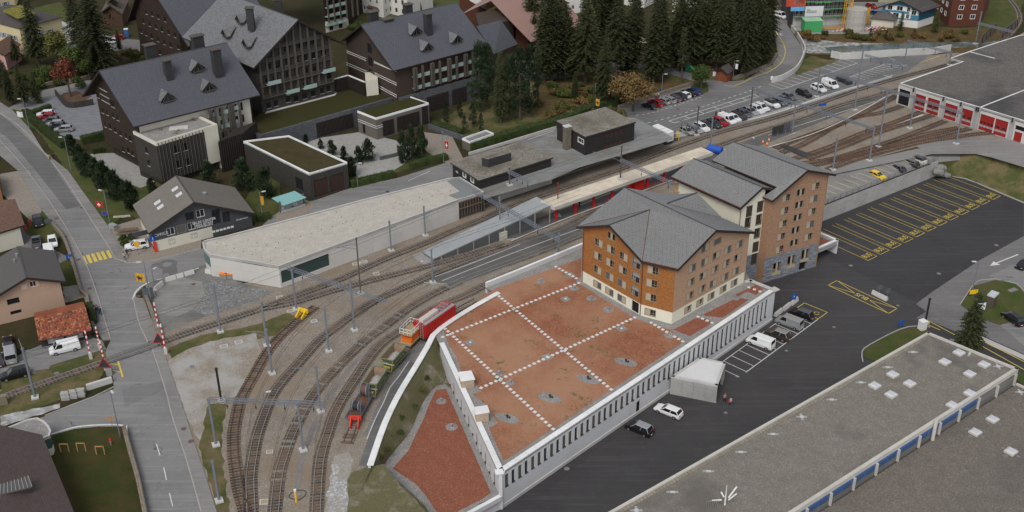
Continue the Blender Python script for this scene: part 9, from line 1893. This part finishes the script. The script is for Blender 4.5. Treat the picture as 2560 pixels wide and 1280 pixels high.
LP=[(74,324,57,247,-6,0,'street lamp with a white flag by the hotel hedge'),(178,427,161,343,-6,0,'street lamp on the verge above the walking couple'),(276,564,259,477,-6,-1,'street lamp with the Swiss flag by the crosswalk'),(378,755,357,655,-6,0,'street lamp with the yellow bear flag at the junction'),(385,707,379,676,3,-2,'short lamp post on a concrete block at the junction'),(301,1094,281,972,-6,2,'lamp at the corner of the bottom left lawn'),(895,468,891,408,5,0,'street lamp beside the grey garage'),(657,547,651,480,5,-1,'street lamp with yellow flags beside the glass shelter'),(1654,234,1657,185,3,0,'street lamp with a parking sign at the wood wall'),(1832,201,1837,152,3,0,'street lamp with a white banner by the red brown hut'),(2431,727,2445,654,-6,0,'tall blue lamp post on the right lawn'),(1336,566,1336,540,-4,-2,'platform lamp beside the ramp canopy'),(660,1003,657,982,5,-1,'small lamp on the lower left portal beam'),(1885,365,1888,348,-4,-3,'platform lamp by the warning cones'),(1411,410,1412,398,0,0,'small lamp by the station')]
lm=[lamp(*a[:7],z=(ZL if a[1]==727 else 0))for a in LP]
def flag(px,w,h,mat,label,z,t0=None,ang=0,emblem=None):
 w*=.58;h*=.58;z+=h*.7;p=G(*px,z);t=thing('flag',label,'flag',p);b=MB();N_=6
 for i in range(N_):
  for s in range(1):x0,x1=w*i/N_,w*(i+1)/N_;y0,y1=.12*math.sin(i*1.4),.12*math.sin((i+1)*1.4);b.face([p+Vector((x0,y0,0-.15*x0)),p+Vector((x1,y1,-.15*x1)),p+Vector((x1,y1,h-.15*x1)),p+Vector((x0,y0,h-.15*x0))])
 b.build('cloth',mat,t,merge=True)
 if emblem=='cross':
  for(u0,u1,v0,v1)in((.25,.75,.42,.58),(.42,.58,.22,.42),(.42,.58,.58,.78)):b=MB();b.face([p+Vector((w*u0,-.16,h*v0-.15*w*u0)),p+Vector((w*u1,-.16,h*v0-.15*w*u1)),p+Vector((w*u1,-.16,h*v1-.15*w*u1)),p+Vector((w*u0,-.16,h*v1-.15*w*u0))]);b.build('white_cross',MT['white_paint'],t)
 if emblem=='bear':
  for(cx_,cz,rx,rz_)in((.5,.5,.28,.13),(.25,.62,.1,.09),(.35,.3,.05,.14),(.6,.3,.05,.14),(.42,.72,.05,.1)):b=MB();b.face([p+Vector((w*(cx_+rx*math.cos(k)),-.17,h*(cz+rz_*math.sin(k))-.15*w*cx_))for k in[i*math.pi/5 for i in range(10)]]);b.build('black_bear',MT['dark_metal'],t)
m_fr=M('flag_red',(.45,.03,.03),.7,.05,1,0);m_fy=M('flag_yellow',(.6,.33,.03),.7,.05,1,0);m_fw=M('flag_white',(.65,.65,.65),.7,.05,1,0)
flag((44,292),2.2,2.4,m_fw,'white flag hanging from the lamp by the hotel hedge',lm[0][1]-4);flag((241,517),2.2,2.2,m_fr,'red Swiss flag with a white cross on the crosswalk lamp',lm[2][1]-4,emblem='cross');flag((341,703),2.6,2.9,m_fy,'yellow flag with a black bear on the junction lamp',lm[3][1]-4.6,emblem='bear');flag((1112,371),1.4,3.,m_fr,'red Swiss flag on a pole by the hotel path',3.5,emblem='cross');flag((1489,264),1.6,3,m_fy,'yellow flag with a black bear at the wood edge behind the station',3.5,emblem='bear');flag((653,512),1.,3.4,m_fy,'tall yellow flag on the lamp by the glass shelter',2.6);flag((1838,172),1.2,2.4,m_fw,'white banner on the lamp by the red brown hut',3.2)
for x,y,h,l in((1109,408,7.5,'thin flag pole by the hotel path'),(1487,272,6.6,'thin flag pole at the wood edge')):p=G(x,y);t=thing('flag_pole',l,'flag pole',p);b=MB();b.cyl(p,at(p,h),.06);b.build('pole',m_mast,t);b=MB();b.cyl(at(p,h),at(p,h+.15),.1);b.build('finial',m_steel,t)
def barrier(bx,by,tx,ty,label,n=9):
 p=G(bx,by);h=UP(p,tx,ty);t=thing('crossing_barrier',label,'barrier',p);b=MB();b.box((p.x,p.y,.6),(.5,.4,1.2),.3);b.build('drive_box',m_pb,t)
 for i in range(n):b=MB();b.bar(at(p,1+(h-1)*i/n),at(p,1+(h-1)*(i+1)/n),.2);b.build('boom_section',m_rw if i%2 else MT['white_paint'],t)
barrier(398,828,383,757,'raised red and white barrier at the upper right of the level crossing');barrier(415,885,402,810,'raised red and white barrier at the lower right of the level crossing');barrier(251,873,240,817,'raised red and white barrier at the upper left beside the tiled shed');barrier(265,925,252,852,'raised red and white barrier at the lower left with a warning triangle',11);barrier(228,897,217,818,'red and white striped pole beside the tiled shed',10)
for x,y,l in((262,919,'black backed warning triangle at the lower left barrier'),(398,857,'black backed warning triangle at the lower right barrier')):
 p=G(x,y,1.6);t=thing('warning_triangle',l,'road sign',p);b=MB();b.idx([p+Vector((-1.0,0,0)),p+Vector((1.0,0,0)),p+Vector((0,0,1.8)),p+Vector((-1.0,.06,0)),p+Vector((1.0,.06,0)),p+Vector((0,.06,1.8))],[(0,1,2),(5,4,3),(0,3,4,1),(1,4,5,2),(2,5,3,0)]);b.build('plate',MT['dark_metal'],t);b=MB()
 for u,v in(((-1.05,0),(1.05,0)),((1.05,0),(0,1.9)),((0,1.9),(-1.05,0))):b.bar(p+Vector((u[0],-.02,u[1])),p+Vector((v[0],-.02,v[1])),.08)
 b.build('red_rim',m_rw,t)
def jersey(x,y,hx,hy,L,label,z=0):
 p=G(x,y,z);q=G(x+hx,y+hy,z);a_=math.atan2(q.y-p.y,q.x-p.x);b=MB();h=L/2;b.idx([(-h,-.35,0),(h,-.35,0),(h,-.12,.8),(-h,-.12,.8),(-h,.35,0),(h,.35,0),(h,.12,.8),(-h,.12,.8)],[(0,1,2,3),(5,4,7,6),(3,2,6,7),(0,3,7,4),(1,5,6,2)]);o=b.build('concrete_barrier',m_conc2);o.location=p;o.rotation_euler=(0,0,a_);tag(o,label,'concrete barrier','concrete barriers')
for a in[(397,719,12,-10,2.4,'concrete barrier nearest the yellow info board',0),(427,700,10,-3,1.9,'concrete barrier by the white dashed line, second from the board',0),(450,693,8,-2,1.3,'short concrete barrier by the white dashed line, third from the board',0),(473,686,10,-3,1.9,'concrete barrier by the dashed line nearest the concrete hall',0),(383,737,2,6,1.2,'concrete barrier standing upright beside the info board',0),(525,683,10,2,1.8,'concrete barrier at the rounded end of the hall',0),(2199,743,12,6,3.4,'pale concrete barrier beside the large bus marking',ZL),(1945,785,10,-8,2.4,'concrete block beside the silver minibus, nearest the base building',ZL),(1965,771,10,-8,2.4,'middle concrete block at the head of the white bays',ZL),(1985,757,10,-8,2.4,'concrete block below the parking sign, farthest one',ZL)]:jersey(*a)
for i in range(7):jersey(2468+i*17,856+i*7.6,10,4.4,3.0,'white concrete barrier in the line at the right road, number %s from the fir'%(['one','two','three','four','five','six','seven'][i]),ZL)
def sign(x,y,ty,w,h,mat,label,z=0,rim=None,nm='road_sign',cat='sign',post=True,text=None,tm=None,ts_=.4):
 p=G(x,y,z);zt=UP(p,x,ty);t=thing(nm,label,cat,p)
 if post:b=MB();b.cyl(p,at(p,zt),.04,n=6);b.build('post',m_mast,t)
 b=MB();b.box((p.x,p.y-.08,zt-h/2),(w,.06,h),.15);b.build('panel',mat,t)
 if rim:b=MB();b.box((p.x,p.y-.06,zt-h/2),(w+.12,.05,h+.12),.15);b.build('rim',rim,t)
 if text:txo('lettering',text,ts_,(p.x,p.y-.13,zt-h/2),.15,t,tm or MT['white_paint'])
m_ib=MATS['info_blue'];m_bd=M('board_grey',(.1,.11,.12),.6);m_sy=MATS['buffer_yellow']
sign(373,748,718,1.9,4.2,m_bd,'tall grey and yellow info board at the head of the stone wall',text='P',ts_=1.2,tm=m_ib,nm='info_board');sign(175,652,635,1.1,1.1,m_ib,'blue info sign left of the crosswalk',text='i',ts_=.9);sign(347,637,602,.9,1.2,m_fy,'yellow hiking sign before the white parked car');sign(391,630,603,.6,2.6,m_rw,'red and white pillar sign at the sales office corner',post=False,nm='pillar_sign');sign(264,545,527,.9,.9,m_ib,'round no stopping sign beneath the Swiss flag',rim=m_rw);sign(1983,758,733,.8,1.3,m_ib,'blue parking sign by the concrete blocks',ZL,text='P');sign(2250,822,800,1.0,1.0,m_ib,'round blue arrow sign on the pointed lawn',ZL);sign(2447,795,755,1.5,1.5,MT['white_paint'],'white and blue sign beside the timber hut',ZL,rim=m_ib);sign(2431,745,723,1.6,.9,m_sy,'yellow direction signs on the blue lamp post',ZL);sign(1652,228,222,.9,1.8,m_ib,'blue parking sign on the lamp by the wood wall',text='P');sign(2055,270,258,2.0,.7,MATS['info_blue'],'blue station name sign on the island platform',.3,nm='station_sign');sign(1197,368,355,3.4,2.2,m_fw,'white poster board on the hedge by the station',text='ANDERMATT',ts_=.45,tm=MT['dark_metal'],nm='poster');sign(1785,190,178,.8,1.4,MT['white_paint'],'small white sign by the playground path');sign(1928,207,190,.6,1.,MT['white_paint'],'small pale sign at the parapet end');sign(282,1072,1040,1.2,.6,m_tim,'wooden direction sign at the lawn corner');sign(123,560,547,1.6,1,m_bd,'small notice board by the paved yard');sign(305,543,538,3.4,1.6,MT['boardmix'],'picture board on the lawn beside the sales office',nm='picture_board');sign(2196,741,713,1.2,.8,m_bd,'dark direction sign on thin posts by the pale barrier',ZL);sign(2217,747,720,.8,1,m_bd,'dark small sign box right of the direction sign',ZL)
t=thing('advert_board','long dark advertising boards on the island platform','advertising board',G(1955,338,.3))
for k,(x,m)in enumerate(((1943,MT['dark_metal']),(1963,M('advert_print',(.1,.1,.12),.5,.7,1.5,.2)))):p=G(x,341-k*6,.3);b=MB();b.box((p.x,p.y,2.0),(3.6,.12,1.9),.55);b.build('panel',m,t);b=MB();b.bar(at(p,.3),at(p,2),.12);b.build('post',m_mast,t)
def bxt(nm,label,cat,x,y,z,dim,rz,mat,top=None):
 p=G(x,y,z);t=thing(nm,label,cat,p);b=MB();b.box((p.x,p.y,z+dim[2]/2),dim,rz);b.build('body',mat,t);b=MB();b.box((p.x,p.y,z+dim[2]+.05),(dim[0]+.12,dim[1]+.12,.1),rz);b.build('lid',top or mat,t);return t
bxt('switch_cabinet','pale beige switch cabinet beside the ramp canopy','cabinet',1257,597,.2,(1.7,.6,1.5),.4,M('beige_cabinet',(.45,.45,.37),.6));bxt('switch_cabinet','grey box on the pointed lawn by the black post','cabinet',2304,824,ZL,(1.1,1.1,1.8),.4,MT['white_paint']);bxt('bin','square grey bin on the pavement by the picnic table','bin',284,572,.1,(1.6,.9,.9),-.6,mgp);bxt('relay_box','small relay box on a post at the left edge by the track','relay box',11,1010,0,(1.1,.6,1.5),.3,M('box_tan',(.2,.18,.13),.7));bxt('relay_box','grey relay box at the lower left barrier','relay box',274,938,0,(.9,.6,1.2),.3,mgp)
t=thing('blue_tank','blue cylindrical tank lying by the canopy end','tank',G(1787,372,.3));a_,c_=G(1771,369,1.3),G(1805,377,1.3);b=MB();b.cyl(a_,c_,.85,.85,14);b.build('tank_body',M('tank_blue',(.03,.1,.45),.4),t);b=MB()
for s in(.2,.8):q=a_.lerp(c_,s);b=MB();b.box((q.x,q.y,.45),(.3,1.3,.7),math.atan2(c_.y-a_.y,c_.x-a_.x));b.build('saddle',MATS['info_blue'],t)
t=thing('yellow_stand','yellow tubular platform stand beside the white trailer','stand',G(1688,350,.3));b=MB();p=G(1688,350,.3)
for dx,dy in((-.7,-.7),(.7,-.7),(.7,.7),(-.7,.7)):b.bar(p+Vector((dx,dy,0)),p+Vector((dx,dy,2)),.12)
for z in(1,2):b.bar(p+Vector((-.7,-.7,z)),p+Vector((.7,-.7,z)),.1);b.bar(p+Vector((.7,-.7,z)),p+Vector((.7,.7,z)),.1)
b.build('frame',m_sy,t);b=MB();b.box((p.x,p.y,.9),(1.3,1.3,.1));b.build('deck',m_wood,t)
t=thing('picnic_table','timber picnic table and benches before the sales office','picnic table',G(318,582));p=G(318,582)
for k,(o_,z,w_p)in enumerate(((0,.75,.8),(-1,.45,.35),(1,.45,.35))):b=MB();b.box((p.x-o_*.3,p.y+o_*1.0,z),(4.2,w_p,.08),.2);b.build(['table_top','bench','bench'][k],m_oak,t)
for(x,y)in((163,1130+0),(205,1128),(252,1136)):
 p=G(x,y,.08);t=thing('tree_stake','timber tree stake frame on the bottom left lawn, '+{163:'left',205:'middle',252:'right'}[x]+' one','stake frame',p)
 for s in(-.6,.6):b=MB();b.bar(p+Vector((s,0,0)),p+Vector((s,0,1.5)),.12);b.build('stake',m_tim,t)
 b=MB();b.bar(p+Vector((-.65,0,1.45)),p+Vector((.65,0,1.45)),.12);b.build('cross_bar',m_tim,t)
p=G(278,1112,.08);t=thing('hydrant','small red topped hydrant on the bottom left lawn','hydrant',p);b=MB();b.cyl(p,p+Vector((0,0,.8)),.15);b.build('body',m_steel,t);b=MB();b.cyl(p+Vector((0,0,.8)),p+Vector((0,0,1.15)),.2,.1);b.build('cap',m_rw,t)
for i,(x,y)in enumerate([(1056,657),(1907,357),(1917,362),(1922,352)]):
 p=G(x,y,.25 if i else 0);t=thing('traffic_cone','orange traffic cone '+['on the ramp cover slab','on the island platform, left of the three','on the island platform, front of the three','on the island platform, right of the three'][i],'traffic cone',p);b=MB();b.cyl(p,p+Vector((0,0,.8)),.26,.05,10);b.build('cone',m_or,t);b=MB();b.cyl(p+Vector((0,0,.35)),p+Vector((0,0,.5)),.19,.15,10);b.build('white_band',MT['white_paint'],t)
p=G(741,1255);t=thing('track_hydrant','yellow and white water post with a looped hose at the bottom','water post',p);b=MB();b.cyl(p,p+Vector((0,0,1.9)),.14);b.build('post',m_sy,t);b=MB();b.cyl(p+Vector((0,0,1.9)),p+Vector((0,0,2.2)),.2);b.build('cap',MT['white_paint'],t);b=MB();hz=[p+Vector((.3+1.2*math.sin(k*.3)*(.3+k*.06),.4+1.0*(1-math.cos(k*.3)),.08))for k in range(21)]
for k in range(20):b.bar(hz[k],hz[k+1],.07)
b.build('hose',MT['dark_metal'],t)
for i,(x,y,s)in enumerate([(2348,412,1.1),(2352,420,1.2),(2346,430,1.3),(2356,431,1.),(2360,424,.8),(2366,438,.9)]):
 p=G(x,y,ZL+2 if i<3 else ZL+.6);rn=random.Random(i);bm=bmesh.new();bmesh.ops.create_icosphere(bm,subdivisions=2,radius=s)
 for v in bm.verts:v.co=v.co*(1+rn.uniform(-.16,.16));v.co.z*=.7
 me=bpy.data.meshes.new('boulder');bm.to_mesh(me);bm.free();me.materials.append(M('boulder_grey',(.24,.235,.22),.9,.2,2,.2));o=bpy.data.objects.new('boulder',me);C.objects.link(o);o.location=p;tag(o,'grey boulder heaped at the end of the bus park wall','boulder','boulders at the wall end')
# people
def person(x,y,dx,dy,top,leg,hair,label,z=0,bag=None,h=1.75):
 p=G(x,y,z);q=G(x+dx,y+dy,z);a=math.atan2(q.y-p.y,q.x-p.x);bm=bpy.data.meshes.new('person');st=.28
 V=[(0,0,.98),(0,0,1.2),(0,0,1.42),(0,0,1.52),(.02,0,1.66),(0,.1,.92),(st*.5,.1,.5),(st,.1,.08),(st+.16,.1,.04),(0,-.1,.92),(-st*.4,-.1,.5),(-st,-.1,.12),(-st+.14,-.1,.04),(0,.2,1.4),(-.08,.25,1.14),(.05,.24,.92),(0,-.2,1.4),(.1,-.25,1.14),(.24,-.22,.96)]
 E=[(0,1),(1,2),(2,3),(3,4),(0,5),(5,6),(6,7),(7,8),(0,9),(9,10),(10,11),(11,12),(2,13),(13,14),(14,15),(2,16),(16,17),(17,18)];R=[.15,.15,.16,.06,.105,.1,.075,.05,.045,.1,.075,.05,.045,.07,.05,.04,.07,.05,.04]
 bm.from_pydata(V,E,[]);o=bpy.data.objects.new('person',bm);C.objects.link(o);md=o.modifiers.new('skin','SKIN');sv_=bm.skin_vertices[0].data
 for i,r in enumerate(R):sv_[i].radius=(r,r)
 sv_[0].use_root=True;m2=o.modifiers.new('sub','SUBSURF');m2.levels=1;dg=bpy.context.evaluated_depsgraph_get();dg.update();me=bpy.data.meshes.new_from_object(o.evaluated_get(dg));bpy.data.objects.remove(o)
 o=bpy.data.objects.new('person',me);C.objects.link(o);me.materials.clear()
 for m in(leg,top,m_skin,MT['dark_metal']):me.materials.append(m)
 for f in me.polygons:
  c_=f.center;f.material_index=3 if c_.z<.1 else(0 if c_.z<.95 and abs(c_.y)<.19 else(2 if c_.z>1.5 or(abs(c_.y)>.18 and c_.z<.98)else 1));f.use_smooth=True
 o.location=p;o.rotation_euler=(0,0,a);o.scale=(1,1,h/1.75);tag(o,label,'person');b=MB();b.cyl((0,0,1.66),(-.02,0,1.79),.12,.07,8);hme=b.mesh('hair',hair);inst('hair',hme,o)
 if bag:b=MB();b.box((-.1,-.28,.95),(.3,.14,.35));inst('bag',b.mesh('bag',bag),o)
m_skin=M('skin',(.42,.26,.19),.6,.03,2,0);m_jn=M('jeans',(.05,.08,.16),.8);m_bk=M('black_cloth',(.02,.02,.022),.8);m_pk=M('pinkish_jacket',(.35,.22,.18),.8);m_cm=M('cream_jacket',(.45,.4,.33),.8);m_hb=M('dark_hair',(.03,.02,.015),.7);m_nv=M('navy_cloth',(.03,.04,.07),.8);m_yj=M('yellow_collar_top',(.35,.25,.05),.8)
person(1811,1006,4,5,m_pk,m_bk,m_rw,'person with reddish hair in a pinkish jacket walking near the concrete shelter',ZL);person(1826,1015,5,4,m_cm,m_jn,m_hb,'person in a cream jacket with a red bag near the concrete shelter',ZL,bag=m_rw)
for a in[(239,789,3,8,m_bk,m_bk,m_hb,'person in black with a red collar, left of the trio by the road'),(245,785,3,8,m_nv,m_jn,m_hb,'person in dark jacket and jeans, middle of the trio by the road'),(252,788,3,8,m_nv,m_nv,m_hb,'person in navy clothes, right of the trio by the road'),(126,402,3,8,m_yj,m_nv,m_hb,'person with a yellow collar, left of the couple on the pavement'),(136,400,3,8,m_bk,m_bk,m_hb,'person in black, right of the couple on the pavement'),(319,640,3,6,m_nv,m_nv,m_hb,'person in dark clothes beside the white parked car'),(313,650,3,6,MT['beige_panel'],m_jn,m_hb,'person in grey beside the kerb by the sales office'),(1448,519,6,-2,m_bk,m_bk,m_hb,'person in black walking on the platform under the canopy'),(1433,520,-6,2,m_bk,m_bk,m_hb,'person half hidden at the platform canopy edge'),(1811,289,5,2,M('green_red_top',(.15,.06,.04),.8),m_bk,m_hb,'person by the open boot of a white parked car'),(1789,293,5,2,m_bk,m_bk,m_hb,'person in black left on the car park lane'),(1800,290,5,2,m_bk,m_bk,m_hb,'person in black right on the car park lane'),(1640,247,5,2,MT['beige_panel'],m_bk,m_hb,'person left of the pair by the car park wall'),(1646,246,5,2,m_cm,m_bk,m_hb,'person in light top right of the pair by the car park wall')]:person(*a)
